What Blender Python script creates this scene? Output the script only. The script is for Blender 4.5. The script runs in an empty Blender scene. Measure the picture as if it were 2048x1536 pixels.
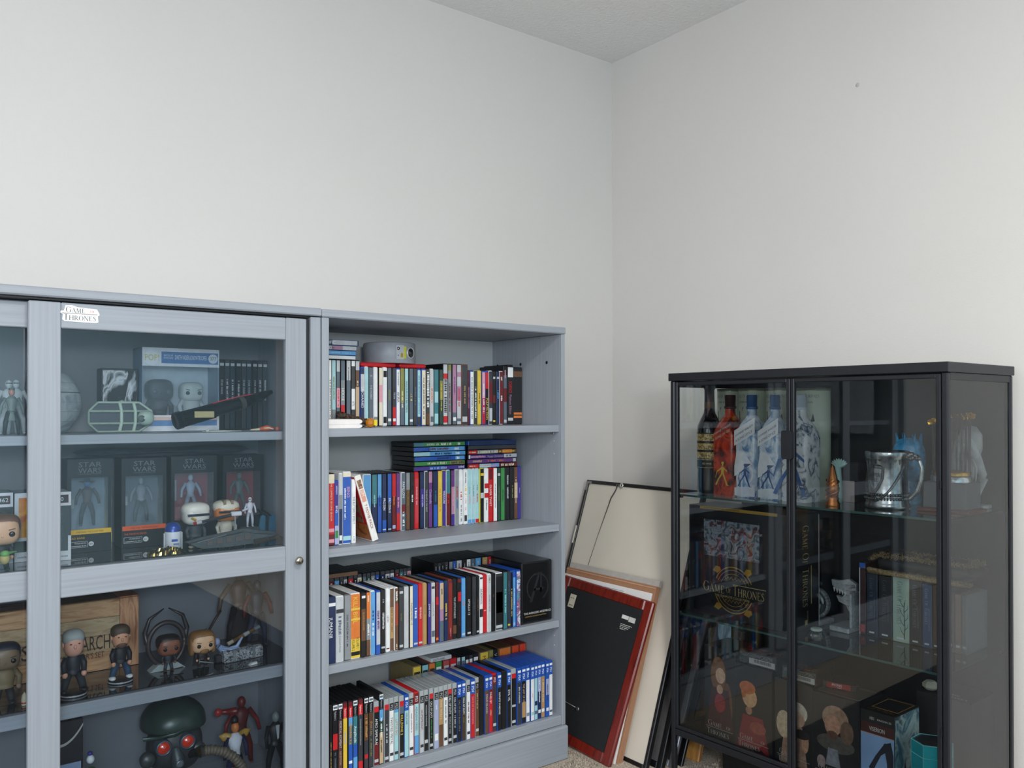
import bpy, math, random
from math import sin, cos, pi, radians, sqrt
from mathutils import Vector, Matrix

SC = bpy.context.scene
COL = SC.collection
RND = random.Random(7)

# ------------------------------------------------------------------ camera
CX, CY, CZ = -2.31626, -2.38583, 1.08454
YAW, PIT, ROL = 0.65182, 0.00547, -0.00105
FPX, SHY = 1685.4152, 41.70143
Fv = Vector((sin(YAW)*cos(PIT), cos(YAW)*cos(PIT), sin(PIT)))
Rv = Vector((cos(YAW), -sin(YAW), 0))
Uv = Rv.cross(Fv)
Rv, Uv = Rv*cos(ROL)+Uv*sin(ROL), -Rv*sin(ROL)+Uv*cos(ROL)
Cv = Vector((CX, CY, CZ))
cam = bpy.data.objects.new('camera', bpy.data.cameras.new('camera'))
COL.objects.link(cam)
m3 = Matrix((Rv, Uv, -Fv)).transposed()
cam.matrix_world = Matrix.Translation(Cv) @ m3.to_4x4()
cam.data.sensor_fit = 'HORIZONTAL'; cam.data.sensor_width = 36.0
cam.data.lens = 36.0*FPX/2048.0
cam.data.shift_y = SHY/2048.0
cam.data.clip_start = 0.05
SC.camera = cam

# ------------------------------------------------------------------ light and exposure
SC.view_settings.view_transform = 'Standard'
SC.view_settings.look = 'None'
SC.view_settings.gamma = 1.0
SC.view_settings.use_curve_mapping = False
SC.view_settings.exposure = 0.0
w = bpy.data.worlds.new('world'); SC.world = w; w.use_nodes = True
w.node_tree.nodes['Background'].inputs[0].default_value = (0.55, 0.7, 1.0, 1)
w.node_tree.nodes['Background'].inputs[1].default_value = 0.3

def area(name, loc, target, sx, sy, power, col, shape='RECTANGLE'):
    l = bpy.data.lights.new(name, 'AREA'); l.shape = shape
    l.size = sx
    if shape == 'RECTANGLE': l.size_y = sy
    l.energy = power; l.color = col
    o = bpy.data.objects.new(name, l); COL.objects.link(o)
    o.location = loc
    o.rotation_euler = (Vector(target)-Vector(loc)).to_track_quat('-Z', 'Y').to_euler()
    return o
area('ceiling_light', (-1.75, -2.45, 2.39), (-1.75, -2.45, 0), 0.45, 0.45, 36, (1.0, 0.95, 0.90), 'DISK')
area('window_daylight', (-3.35, -4.12, 1.50), (-2.4, 0.0, 1.3), 1.7, 1.2, 46, (0.76, 0.88, 1.0))
area('side_window_daylight', (-4.55, -2.2, 1.5), (-1.0, -1.9, 1.5), 1.5, 1.2, 14, (0.95, 0.97, 1.0))

def point_light(name, loc, power, col, r):
    l = bpy.data.lights.new(name, 'POINT'); l.energy = power; l.color = col; l.shadow_soft_size = r
    o = bpy.data.objects.new(name, l); COL.objects.link(o); o.location = loc
point_light('fill_light', (-2.45, -3.25, 1.42), 66, (1.0, 0.97, 0.93), 0.14)  # unseen fill added behind the camera to brighten the cabinet interiors

# ------------------------------------------------------------------ measuring helpers
def ray(px, py):
    return Fv + Rv*((px-1024)/FPX) - Uv*((py-768-SHY)/FPX)
def at_y(Y, px, py):
    d = ray(px, py); t = (Y-Cv.y)/d.y; p = Cv+d*t
    return p.x, p.z
def at_z(Z, px, py):
    d = ray(px, py); t = (Z-Cv.z)/d.z; p = Cv+d*t
    return p.x, p.y
RO = -0.03104
GO = Vector((-0.42369, -0.67991, 0))
EU = Vector((-sin(RO), -cos(RO), 0)); EW = Vector((cos(RO), -sin(RO), 0))
GROT = math.atan2(EU.y, EU.x)
def G(u, wd, z): return GO + EU*u + EW*wd + Vector((0, 0, z))
def at_w(wd, px, py):
    d = ray(px, py); t = ((GO+EW*wd-Cv).dot(EW))/d.dot(EW); p = Cv+d*t
    return (p-GO).dot(EU), p.z

# ------------------------------------------------------------------ materials
def lin(c):
    c = c/255.0
    return c/12.92 if c <= 0.04045 else ((c+0.055)/1.055)**2.4
def rgb(h):
    if not isinstance(h, str): return tuple(lin(x) for x in h)
    if len(h) == 3: h = ''.join(x*2 for x in h)
    return tuple(lin(int(h[i:i+2], 16)) for i in (0, 2, 4))
MC = {}
def newmat(name):
    m = bpy.data.materials.new(name); m.use_nodes = True
    nt = m.node_tree
    return m, nt, nt.nodes['Principled BSDF']
def mat(h, rough=0.5, metal=0.0, coat=0.0, var=0.06, scale=60.0, name=None, trans=0.0):
    key = (h, rough, metal, coat, var, scale, trans)
    if key in MC: return MC[key]
    m, nt, b = newmat(name or 'paint')
    c = rgb(h)
    if var > 0:
        tc = nt.nodes.new('ShaderNodeTexCoord'); n = nt.nodes.new('ShaderNodeTexNoise')
        n.inputs['Scale'].default_value = scale; n.inputs['Detail'].default_value = 3
        nt.links.new(tc.outputs['Object'], n.inputs['Vector'])
        r = nt.nodes.new('ShaderNodeValToRGB')
        r.color_ramp.elements[0].position = 0.3; r.color_ramp.elements[1].position = 0.7
        r.color_ramp.elements[0].color = tuple(x*(1-var) for x in c)+(1,)
        r.color_ramp.elements[1].color = tuple(min(1, x*(1+var)+0.002) for x in c)+(1,)
        nt.links.new(n.outputs['Fac'], r.inputs['Fac']); nt.links.new(r.outputs['Color'], b.inputs['Base Color'])
    else:
        b.inputs['Base Color'].default_value = c+(1,)
    b.inputs['Roughness'].default_value = rough; b.inputs['Metallic'].default_value = metal
    b.inputs['Coat Weight'].default_value = coat
    b.inputs['Transmission Weight'].default_value = trans
    m.diffuse_color = c+(1,)
    MC[key] = m
    return m
def art(cols, scale=25.0, rough=0.35, stretch=(1, 1, 1), name='printed_card'):
    """printed picture surface: blotches of the given colours"""
    key = ('art', tuple(cols), scale, rough, stretch)
    if key in MC: return MC[key]
    m, nt, b = newmat(name)
    tc = nt.nodes.new('ShaderNodeTexCoord'); mp = nt.nodes.new('ShaderNodeMapping')
    mp.inputs['Scale'].default_value = stretch
    n = nt.nodes.new('ShaderNodeTexNoise'); n.inputs['Scale'].default_value = scale; n.inputs['Detail'].default_value = 4
    n.inputs['Distortion'].default_value = 1.2
    nt.links.new(tc.outputs['Object'], mp.inputs[0]); nt.links.new(mp.outputs[0], n.inputs['Vector'])
    r = nt.nodes.new('ShaderNodeValToRGB'); e = r.color_ramp.elements
    k = len(cols)
    e[0].position = 0.30; e[0].color = rgb(cols[0])+(1,)
    e[1].position = 0.70; e[1].color = rgb(cols[-1])+(1,)
    for i in range(1, k-1):
        x = e.new(0.30+0.40*i/(k-1)); x.color = rgb(cols[i])+(1,)
    nt.links.new(n.outputs['Fac'], r.inputs['Fac']); nt.links.new(r.outputs['Color'], b.inputs['Base Color'])
    b.inputs['Roughness'].default_value = rough
    MC[key] = m
    return m
def glass(name, tint=(0.95, 0.97, 0.97), refl=1.0, ior=1.5, body=0.0, bodycol=(0.5, 0.6, 0.62)):
    m, nt, b = newmat(name); nt.nodes.remove(b)
    out = nt.nodes['Material Output']
    tr = nt.nodes.new('ShaderNodeBsdfTransparent'); tr.inputs[0].default_value = tint+(1,)
    gl = nt.nodes.new('ShaderNodeBsdfGlossy'); gl.inputs['Roughness'].default_value = 0.0
    gl.inputs['Color'].default_value = (0.97, 0.99, 1.0, 1)
    fr = nt.nodes.new('ShaderNodeFresnel'); fr.inputs['IOR'].default_value = ior
    mu = nt.nodes.new('ShaderNodeMath'); mu.operation = 'MULTIPLY'; mu.inputs[1].default_value = refl; mu.use_clamp = True
    mx = nt.nodes.new('ShaderNodeMixShader')
    nt.links.new(fr.outputs[0], mu.inputs[0]); nt.links.new(mu.outputs[0], mx.inputs[0])
    if body > 0:
        df = nt.nodes.new('ShaderNodeBsdfDiffuse'); df.inputs[0].default_value = bodycol+(1,)
        m2 = nt.nodes.new('ShaderNodeMixShader'); m2.inputs[0].default_value = body
        nt.links.new(tr.outputs[0], m2.inputs[1]); nt.links.new(df.outputs[0], m2.inputs[2])
        nt.links.new(m2.outputs[0], mx.inputs[1])
    else:
        nt.links.new(tr.outputs[0], mx.inputs[1])
    nt.links.new(gl.outputs[0], mx.inputs[2]); nt.links.new(mx.outputs[0], out.inputs[0])
    return m
def grain(h, direction='z', name='grey_painted_wood', k=0.05, rough=0.5, warm=None):
    """painted wood with brushed grain along one axis"""
    key = ('grain', h, direction, k, rough)
    if key in MC: return MC[key]
    m, nt, b = newmat(name)
    tc = nt.nodes.new('ShaderNodeTexCoord'); mp = nt.nodes.new('ShaderNodeMapping')
    s = {'z': (160, 160, 3), 'x': (3, 160, 160), 'y': (160, 3, 160)}[direction]
    mp.inputs['Scale'].default_value = s
    n = nt.nodes.new('ShaderNodeTexNoise'); n.inputs['Scale'].default_value = 1.0; n.inputs['Detail'].default_value = 5
    nt.links.new(tc.outputs['Object'], mp.inputs[0]); nt.links.new(mp.outputs[0], n.inputs['Vector'])
    r = nt.nodes.new('ShaderNodeValToRGB'); c = rgb(h)
    r.color_ramp.elements[0].position = 0.35; r.color_ramp.elements[1].position = 0.65
    r.color_ramp.elements[0].color = tuple(x*(1-k*1.6) for x in c)+(1,)
    r.color_ramp.elements[1].color = tuple(min(1, x*(1+k)) for x in c)+(1,)
    nt.links.new(n.outputs['Fac'], r.inputs['Fac']); nt.links.new(r.outputs['Color'], b.inputs['Base Color'])
    bp = nt.nodes.new('ShaderNodeBump'); bp.inputs['Strength'].default_value = 0.15; bp.inputs['Distance'].default_value = 0.0006
    nt.links.new(n.outputs['Fac'], bp.inputs['Height']); nt.links.new(bp.outputs[0], b.inputs['Normal'])
    b.inputs['Roughness'].default_value = rough
    MC[key] = m
    return m
def plaster(h, bump=0.3, scale=220.0, dist=0.0015, name='wall_paint'):
    m, nt, b = newmat(name)
    tc = nt.nodes.new('ShaderNodeTexCoord')
    n = nt.nodes.new('ShaderNodeTexNoise'); n.inputs['Scale'].default_value = scale; n.inputs['Detail'].default_value = 3
    n2 = nt.nodes.new('ShaderNodeTexNoise'); n2.inputs['Scale'].default_value = 2.2; n2.inputs['Detail'].default_value = 2
    nt.links.new(tc.outputs['Object'], n.inputs['Vector']); nt.links.new(tc.outputs['Object'], n2.inputs['Vector'])
    r = nt.nodes.new('ShaderNodeValToRGB'); c = rgb(h)
    r.color_ramp.elements[0].position = 0.4; r.color_ramp.elements[1].position = 0.62
    r.color_ramp.elements[0].color = tuple(x*0.985 for x in c)+(1,); r.color_ramp.elements[1].color = c+(1,)
    nt.links.new(n2.outputs['Fac'], r.inputs['Fac']); nt.links.new(r.outputs['Color'], b.inputs['Base Color'])
    bp = nt.nodes.new('ShaderNodeBump'); bp.inputs['Strength'].default_value = bump; bp.inputs['Distance'].default_value = dist
    nt.links.new(n.outputs['Fac'], bp.inputs['Height']); nt.links.new(bp.outputs[0], b.inputs['Normal'])
    b.inputs['Roughness'].default_value = 0.75
    b.inputs['Specular IOR Level'].default_value = 0.25
    return m

# ------------------------------------------------------------------ lettering
GLYPH = {}
def prep_glyphs():
    def mesh_of(s):
        cu = bpy.data.curves.new('t', 'FONT'); cu.body = s; cu.resolution_u = 2; cu.size = 1.0
        ob = bpy.data.objects.new('t', cu)
        me = bpy.data.meshes.new_from_object(ob)
        vs = [(v.co.x, v.co.y) for v in me.vertices]; fs = [tuple(p.vertices) for p in me.polygons]
        bpy.data.objects.remove(ob); bpy.data.curves.remove(cu); bpy.data.meshes.remove(me)
        return vs, fs
    hh = max(v[0] for v in mesh_of('HH')[0])
    for ch in "ABCDEFGHIJKLMNOPQRSTUVWXYZabcdefghijklmnopqrstuvwxyz0123456789!&'.,-:+/™ ":
        vs, fs = ([], []) if ch == ' ' else mesh_of(ch)
        adv = max(v[0] for v in mesh_of('H'+ch+'H')[0]) - hh
        GLYPH[ch] = (vs, fs, adv)
prep_glyphs()
# a serif capital alphabet drawn by strokes (height 1)
def _q(x0, y0, x1, y1, w0, w1=None):
    w1 = w0 if w1 is None else w1
    d = Vector((x1-x0, y1-y0)); n = Vector((-d.y, d.x)).normalized()
    return [(x0+n.x*w0/2, y0+n.y*w0/2), (x0-n.x*w0/2, y0-n.y*w0/2), (x1-n.x*w1/2, y1-n.y*w1/2), (x1+n.x*w1/2, y1+n.y*w1/2)]
def _arc(cx, cy, rx, ry, a0, a1, thick, n=16):
    out = []
    for i in range(n):
        a, b = radians(a0+(a1-a0)*i/n), radians(a0+(a1-a0)*(i+1)/n)
        ta, tb = 0.03+(thick-0.03)*abs(cos(a)), 0.03+(thick-0.03)*abs(cos(b))
        out.append([(cx+rx*cos(a), cy+ry*sin(a)), (cx+(rx-ta)*cos(a), cy+(ry-ta*0.6)*sin(a)),
                    (cx+(rx-tb)*cos(b), cy+(ry-tb*0.6)*sin(b)), (cx+rx*cos(b), cy+ry*sin(b))])
    return out
T_, S_ = 0.12, 0.035
def _ser(x, y, w=0.24): return _q(x-w/2, y, x+w/2, y, 0.045)
SERIF = {
 'G': (0.92, _arc(0.45, 0.5, 0.42, 0.52, 45, 315, T_)+[_q(0.76, 0.10, 0.76, 0.46, 0.11), _ser(0.76, 0.47), _q(0.76, 0.95, 0.76, 0.72, 0.05, 0.02)]),
 'A': (0.86, [_q(0.08, 0.02, 0.42, 1.0, 0.04), _q(0.40, 1.0, 0.76, 0.02, T_), _q(0.20, 0.36, 0.62, 0.36, 0.04), _ser(0.08, 0.02, 0.2), _ser(0.76, 0.02, 0.24)]),
 'M': (1.12, [_q(0.16, 0.02, 0.18, 1.0, 0.045), _q(0.18, 1.0, 0.54, 0.08, T_), _q(0.54, 0.08, 0.88, 1.0, 0.04), _q(0.90, 0.02, 0.88, 1.0, T_), _ser(0.14, 0.02, 0.2), _ser(0.92, 0.02)]),
 'E': (0.72, [_q(0.16, 0.0, 0.16, 1.0, T_), _q(0.1, 0.98, 0.60, 0.98, 0.045), _q(0.16, 0.52, 0.50, 0.52, 0.045), _q(0.1, 0.02, 0.62, 0.02, 0.045), _q(0.60, 0.98, 0.60, 0.80, 0.05, 0.02), _q(0.63, 0.02, 0.63, 0.22, 0.05, 0.02)]),
 'O': (0.96, _arc(0.47, 0.5, 0.45, 0.52, 0, 360, T_+0.01, 24)),
 'F': (0.68, [_q(0.16, 0.0, 0.16, 1.0, T_), _q(0.1, 0.98, 0.60, 0.98, 0.045), _q(0.16, 0.52, 0.50, 0.52, 0.045), _q(0.60, 0.98, 0.60, 0.80, 0.05, 0.02), _ser(0.16, 0.02)]),
 'T': (0.80, [_q(0.40, 0.0, 0.40, 1.0, T_), _q(0.04, 0.98, 0.76, 0.98, 0.045), _ser(0.40, 0.02)]),
 'H': (0.98, [_q(0.16, 0.0, 0.16, 1.0, T_), _q(0.80, 0.0, 0.80, 1.0, T_), _q(0.16, 0.52, 0.80, 0.52, 0.045), _ser(0.16, 0.02), _ser(0.8, 0.02), _ser(0.16, 0.98), _ser(0.8, 0.98)]),
 'R': (0.84, [_q(0.16, 0.0, 0.16, 1.0, T_), _ser(0.16, 0.02), _q(0.1, 0.98, 0.36, 0.98, 0.045), _q(0.16, 0.48, 0.40, 0.48, 0.045), _q(0.38, 0.48, 0.80, 0.0, T_)]+_arc(0.36, 0.735, 0.28, 0.265, -90, 90, T_, 10)),
 'N': (0.98, [_q(0.15, 0.0, 0.15, 1.0, 0.045), _q(0.14, 1.0, 0.80, 0.02, T_), _q(0.82, 0.0, 0.82, 1.0, 0.045), _ser(0.15, 0.02, 0.2), _ser(0.82, 0.98, 0.2)]),
 'S': (0.68, [_q(0.56, 0.80, 0.54, 0.93, 0.04), _q(0.54, 0.92, 0.34, 0.99, 0.05), _q(0.34, 0.99, 0.16, 0.88, 0.06, 0.09), _q(0.16, 0.89, 0.14, 0.74, 0.09, 0.11), _q(0.14, 0.75, 0.52, 0.38, 0.12), _q(0.52, 0.39, 0.56, 0.18, 0.11, 0.09), _q(0.56, 0.19, 0.38, 0.03, 0.09, 0.05), _q(0.38, 0.02, 0.12, 0.07, 0.05), _q(0.12, 0.06, 0.09, 0.24, 0.04)]),
 ' ': (0.45, []),
}

# ------------------------------------------------------------------ mesh builder
class MB:
    def __init__(s): s.v = []; s.f = []; s.m = []; s.mats = []; s.sm = []; s.T = None
    def mi(s, m):
        if m not in s.mats: s.mats.append(m)
        return s.mats.index(m)
    def add(s, vs, fs, m, smooth=False):
        k = len(s.v); i = s.mi(m)
        if s.T is not None: vs = [tuple(s.T @ Vector(v)) for v in vs]
        s.v += [tuple(v) for v in vs]; s.f += [tuple(a+k for a in f) for f in fs]
        s.m += [i]*len(fs); s.sm += [smooth]*len(fs)
        return s
    def box(s, a, b, m):
        x0, y0, z0 = a; x1, y1, z1 = b
        vs = [(x, y, z) for x in (x0, x1) for y in (y0, y1) for z in (z0, z1)]
        return s.add(vs, [(0, 1, 3, 2), (4, 6, 7, 5), (0, 4, 5, 1), (2, 3, 7, 6), (0, 2, 6, 4), (1, 5, 7, 3)], m)
    def bev(s, a, b, r, m):
        lo = [min(a[i], b[i]) for i in range(3)]; hi = [max(a[i], b[i]) for i in range(3)]
        r = min([r]+[(hi[i]-lo[i])*0.45 for i in range(3)])
        vs = []; idx = {}
        for sx in (0, 1):
            for sy in (0, 1):
                for sz in (0, 1):
                    c = [(lo, hi)[q][i] for i, q in enumerate((sx, sy, sz))]
                    sg = [1-2*q for q in (sx, sy, sz)]
                    for ax in range(3):
                        p = [c[i]+(sg[i]*r if i != ax else 0) for i in range(3)]
                        idx[(sx, sy, sz, ax)] = len(vs); vs.append(tuple(p))
        fs = []
        for ax in range(3):
            o = [i for i in range(3) if i != ax]
            for q in (0, 1):
                f = []
                for (p1, p2) in ((0, 0), (1, 0), (1, 1), (0, 1)):
                    k = [0, 0, 0]; k[ax] = q; k[o[0]] = p1; k[o[1]] = p2; f.append(idx[tuple(k)+(ax,)])
                fs.append(f)
            for p1 in (0, 1):
                for p2 in (0, 1):
                    k0 = [0, 0, 0]; k0[ax] = 0; k0[o[0]] = p1; k0[o[1]] = p2; k1 = list(k0); k1[ax] = 1
                    fs.append([idx[tuple(k0)+(o[0],)], idx[tuple(k0)+(o[1],)], idx[tuple(k1)+(o[1],)], idx[tuple(k1)+(o[0],)]])
        for sx in (0, 1):
            for sy in (0, 1):
                for sz in (0, 1): fs.append([idx[(sx, sy, sz, i)] for i in range(3)])
        return s.add(vs, fs, m)
    def poly(s, pts, m): return s.add(pts, [tuple(range(len(pts)))], m)
    def prism(s, pts, d, m):
        """pts closed 3-D outline, extruded by vector d"""
        n = len(pts); q = [tuple(Vector(p)+Vector(d)) for p in pts]
        fs = [tuple(range(n)), tuple(range(2*n-1, n-1, -1))]+[(i, (i+1) % n, n+(i+1) % n, n+i) for i in range(n)]
        return s.add(list(pts)+q, fs, m)
    def lathe(s, prof, m, c=(0, 0, 0), n=24, axis='z', sy=1.0, smooth=True):
        vs = []; fs = []
        for (r, z) in prof:
            for i in range(n):
                a = 2*pi*i/n; p = (r*cos(a), r*sin(a)*sy, z)
                if axis == 'y': p = (p[0], z, p[1])
                if axis == 'x': p = (z, p[0], p[1])
                vs.append((c[0]+p[0], c[1]+p[1], c[2]+p[2]))
        for j in range(len(prof)-1):
            for i in range(n): fs.append((j*n+i, j*n+(i+1) % n, (j+1)*n+(i+1) % n, (j+1)*n+i))
        s.add(vs, fs, m, smooth)
        k = len(prof)-1
        s.add(vs[:n], [tuple(range(n))], m) if prof[0][0] > 1e-5 and not (len(prof) == 2 and prof[1][0] < 1e-5) else None
        s.add(vs[k*n:], [tuple(range(n))], m) if prof[k][0] > 1e-5 else None
        return s
    def ell(s, c, r, m, n=16, k=10, e=1.0, smooth=True):
        """ellipsoid; e < 1 makes it boxier"""
        f = lambda t: math.copysign(abs(t)**e, t)
        vs = []; fs = []
        for j in range(k+1):
            ph = -pi/2+pi*j/k
            for i in range(n):
                a = 2*pi*i/n
                vs.append((c[0]+r[0]*f(cos(ph))*f(cos(a)), c[1]+r[1]*f(cos(ph))*f(sin(a)), c[2]+r[2]*f(sin(ph))))
        for j in range(k):
            for i in range(n): fs.append((j*n+i, j*n+(i+1) % n, (j+1)*n+(i+1) % n, (j+1)*n+i))
        return s.add(vs, fs, m, smooth)
    def tube(s, pts, rad, m, n=8, smooth=True, flat=1.0):
        pts = [Vector(p) for p in pts]
        if not isinstance(rad, (list, tuple)): rad = [rad]*len(pts)
        vs = []; fs = []
        prev = None
        for i, p in enumerate(pts):
            d = (pts[min(i+1, len(pts)-1)]-pts[max(i-1, 0)]).normalized()
            a = Vector((0, 1, 0)) if abs(d.y) < 0.9 else Vector((1, 0, 0))
            if prev is not None: a = prev
            u = d.cross(a).normalized(); v = d.cross(u).normalized(); prev = -v if prev is None else a
            for k in range(n):
                t = 2*pi*k/n
                vs.append(tuple(p+u*rad[i]*cos(t)+v*rad[i]*sin(t)*flat))
        for j in range(len(pts)-1):
            for i in range(n): fs.append((j*n+i, j*n+(i+1) % n, (j+1)*n+(i+1) % n, (j+1)*n+i))
        fs.append(tuple(range(n))); fs.append(tuple(range(len(vs)-n, len(vs))))
        return s.add(vs, fs, m, smooth)
    def text(s, t, fn, h, m, maxw=None, center=False, serif=False, sx=1.0, small=0.78):
        """lettering; fn maps (along, up) to a point; h = capital height"""
        items = []; x = 0.0
        if serif:
            first = True
            for ch in t:
                if ch == ' ': x += 0.42; first = True; continue
                k = 1.0 if first else small
                first = False
                adv, qs = SERIF[ch]
                for q in qs: items.append(([(x+a*k, b*k) for a, b in q], [(0, 1, 2, 3)]))
                x += adv*k+0.04
            cap = 1.0
        else:
            for ch in t:
                vs, fs, adv = GLYPH.get(ch, GLYPH['-'])
                if fs: items.append(([(x+a, b) for a, b in vs], fs))
                x += adv
            cap = 0.72
        k = h/cap; kx = k*sx
        if maxw and x*kx > maxw: kx = maxw/x
        off = -x*kx/2 if center else 0
        for vs, fs in items: s.add([fn(a*kx+off, b*k) for a, b in vs], fs, m)
        return x*kx
    def build(s, name, parent=None, loc=(0, 0, 0), rot=0.0):
        me = bpy.data.meshes.new(name); me.from_pydata(s.v, [], s.f)
        for m in s.mats: me.materials.append(m)
        me.polygons.foreach_set('material_index', s.m); me.polygons.foreach_set('use_smooth', s.sm)
        me.update()
        o = bpy.data.objects.new(name, me); COL.objects.link(o)
        if parent: o.parent = parent
        o.location = loc; o.rotation_euler = (0, 0, rot) if not isinstance(rot, tuple) else rot
        return o
def front(x0, y, z0): return lambda a, b: (x0+a, y, z0+b)
def down(xc, y, z0, h): return lambda a, b: (xc-h/2+b, y, z0-a)       # reads top to bottom
LAB = set()
def tag(o, label, cat, group=None):
    o['label'] = label; o['category'] = cat
    if group: o['group'] = group
    LAB.add(label)
    return o
def thing(name, label, cat, loc=(0, 0, 0), rot=0.0, group=None):
    o = bpy.data.objects.new(name, None); COL.objects.link(o)
    o.location = loc; o.rotation_euler = rot if isinstance(rot, tuple) else (0, 0, rot); o.empty_display_size = 0.02
    return tag(o, label, cat, group)
def gthing(name, label, cat, u, wd, z, rot=0.0, group=None):
    return thing(name, label, cat, G(u, wd, z), GROT+rot, group)
def structure(o): o['kind'] = 'structure'; return o
# ------------------------------------------------------------------ room
WALL = plaster('dad7d3'); CEIL = plaster('efeeec', bump=0.8, scale=90, dist=0.004, name='ceiling_paint')
H = 2.443; XW, YB = -4.6, -4.2
def slab(name, a, b, m): return structure(MB().box(a, b, m).build(name))
slab('wall_left', (XW-0.1, 0.0, 0), (0.1, 0.1, H+0.1), WALL)
slab('wall_right', (0.0, YB-0.1, 0), (0.1, 0.0, H+0.1), WALL)
slab('ceiling', (XW, YB, H), (0.0, 0.0, H+0.1), CEIL)
REAR = plaster('a4c4d4', name='glass_haze_wall_tint')  # unseen wall tinted blue-grey to put a bluish haze in the door glass
wr = MB()                                                  # rear wall with its window opening
wr.box((XW, YB-0.1, 0), (-4.25, YB, H), REAR); wr.box((-2.45, YB-0.1, 0), (0, YB, H), REAR)
wr.box((-4.25, YB-0.1, 0), (-2.45, YB, 0.85), REAR); wr.box((-4.25, YB-0.1, 2.15), (-2.45, YB, H), REAR)
structure(wr.build('wall_rear'))
wl = MB()
wl.box((XW-0.1, YB, 0), (XW, -3.0, H), WALL); wl.box((XW-0.1, -1.4, 0), (XW, 0, H), WALL)
wl.box((XW-0.1, -3.0, 0), (XW, -1.4, 0.85), WALL); wl.box((XW-0.1, -3.0, 2.15), (XW, -1.4, H), WALL)
structure(wl.build('wall_side'))
white = mat('e8e8e6', 0.4)
wf = MB()
for a, b in (((-4.25, -2.45, 0.85, 0.90), 0), ((-4.25, -2.45, 2.10, 2.15), 0), ((-4.25, -4.20, 0.90, 2.10), 0), ((-2.50, -2.45, 0.90, 2.10), 0), ((-3.37, -3.33, 0.90, 2.10), 0)):
    wf.box((a[0], YB-0.08, a[2]), (a[1], YB-0.03, a[3]), white)
structure(wf.build('window_1'))
# carpet: base plus a pile of short tufts near the view
def carpet():
    m, nt, b = newmat('beige_carpet')
    tc = nt.nodes.new('ShaderNodeTexCoord'); n = nt.nodes.new('ShaderNodeTexNoise'); n.inputs['Scale'].default_value = 190
    n.inputs['Detail'].default_value = 4
    r = nt.nodes.new('ShaderNodeValToRGB'); r.color_ramp.elements[0].position = 0.3; r.color_ramp.elements[1].position = 0.72
    r.color_ramp.elements[0].color = rgb('9b8a77')+(1,); r.color_ramp.elements[1].color = rgb('e6dccb')+(1,)
    nt.links.new(tc.outputs['Object'], n.inputs['Vector']); nt.links.new(n.outputs['Fac'], r.inputs['Fac']); nt.links.new(r.outputs['Color'], b.inputs['Base Color'])
    bp = nt.nodes.new('ShaderNodeBump'); bp.inputs['Distance'].default_value = 0.006; bp.inputs['Strength'].default_value = 0.9
    nt.links.new(n.outputs['Fac'], bp.inputs['Height']); nt.links.new(bp.outputs[0], b.inputs['Normal'])
    b.inputs['Roughness'].default_value = 0.95
    return m
CARP = carpet()
slab('floor', (XW, YB, -0.1), (0, 0, 0), CARP)
tf = MB()
r2 = random.Random(3); CR_U = at_w(.12, 1440, 1510)[0]
vs, fs = [], []
for _ in range(26000):
    x = r2.uniform(-0.75, -0.02); y = r2.uniform(-1.05, -0.1)
    if x < -0.570 and y > -0.425: continue
    if x > -0.545 and y > -0.66: continue
    if x > -0.372 and y > -0.685: continue
    if x > -0.305 and y > -0.70: continue
    if x < -0.70 and y < -0.74: continue
    q_ = Vector((x, y, 0))-GO; cu, cw = q_.dot(EU), q_.dot(EW)
    if -0.012 < cu < 0.027 and (-0.012 < cw < 0.027 or 0.335 < cw < 0.375): continue
    if CR_U-0.012 < cu and 0.108 < cw: continue
    a = r2.uniform(0, 2*pi); hgt = r2.uniform(0.004, 0.010); w_ = 0.0022
    dx, dy = cos(a)*w_, sin(a)*w_; lx, ly = r2.uniform(-.004, .004), r2.uniform(-.004, .004)
    k = len(vs); vs += [(x-dx, y-dy, 0), (x+dx, y+dy, 0), (x+lx, y+ly, hgt), (x+dy, y-dx, 0)]
    fs += [(k, k+1, k+2), (k+1, k+3, k+2)]
tf.add(vs, fs, CARP)
o = tf.build('carpet_pile'); tag(o, 'short beige carpet pile around the leaning frames and cabinet legs', 'carpet'); o['kind'] = 'stuff'
tag(MB().bev((-3.6, -3.8, 0.0), (-0.72, -0.75, 0.012), 0.005, art(['2c2e33', '3a3c42', '24262a'], 30, .95, name='unseen_sheet_grey')).build('unseen_dark_sheet'), 'unseen dark grey sheet added on the floor to darken glass reflections', 'unseen sheet')  # added out of view so the lower door glass reflects something dark
# baseboards
bb = mat('e4e2de', 0.4)
structure(MB().bev((XW, -0.014, 0), (0, -0.001, 0.085), 0.004, bb).build('baseboard_left'))
structure(MB().bev((-0.014, YB, 0), (-0.001, -0.014, 0.085), 0.004, bb).build('baseboard_right'))
# filled nail hole high on the right wall
d = ray(1715, 170); t_ = (0.0-Cv.x)/d.x; p = Cv+d*t_
o = MB().lathe([(0.0, -0.0015), (0.005, -0.001), (0.0065, 0.0)], mat('b9b7b2', 0.8), (p.x-0.0003, p.y, p.z), 12, 'x').build('trim_1'); structure(o)

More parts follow.
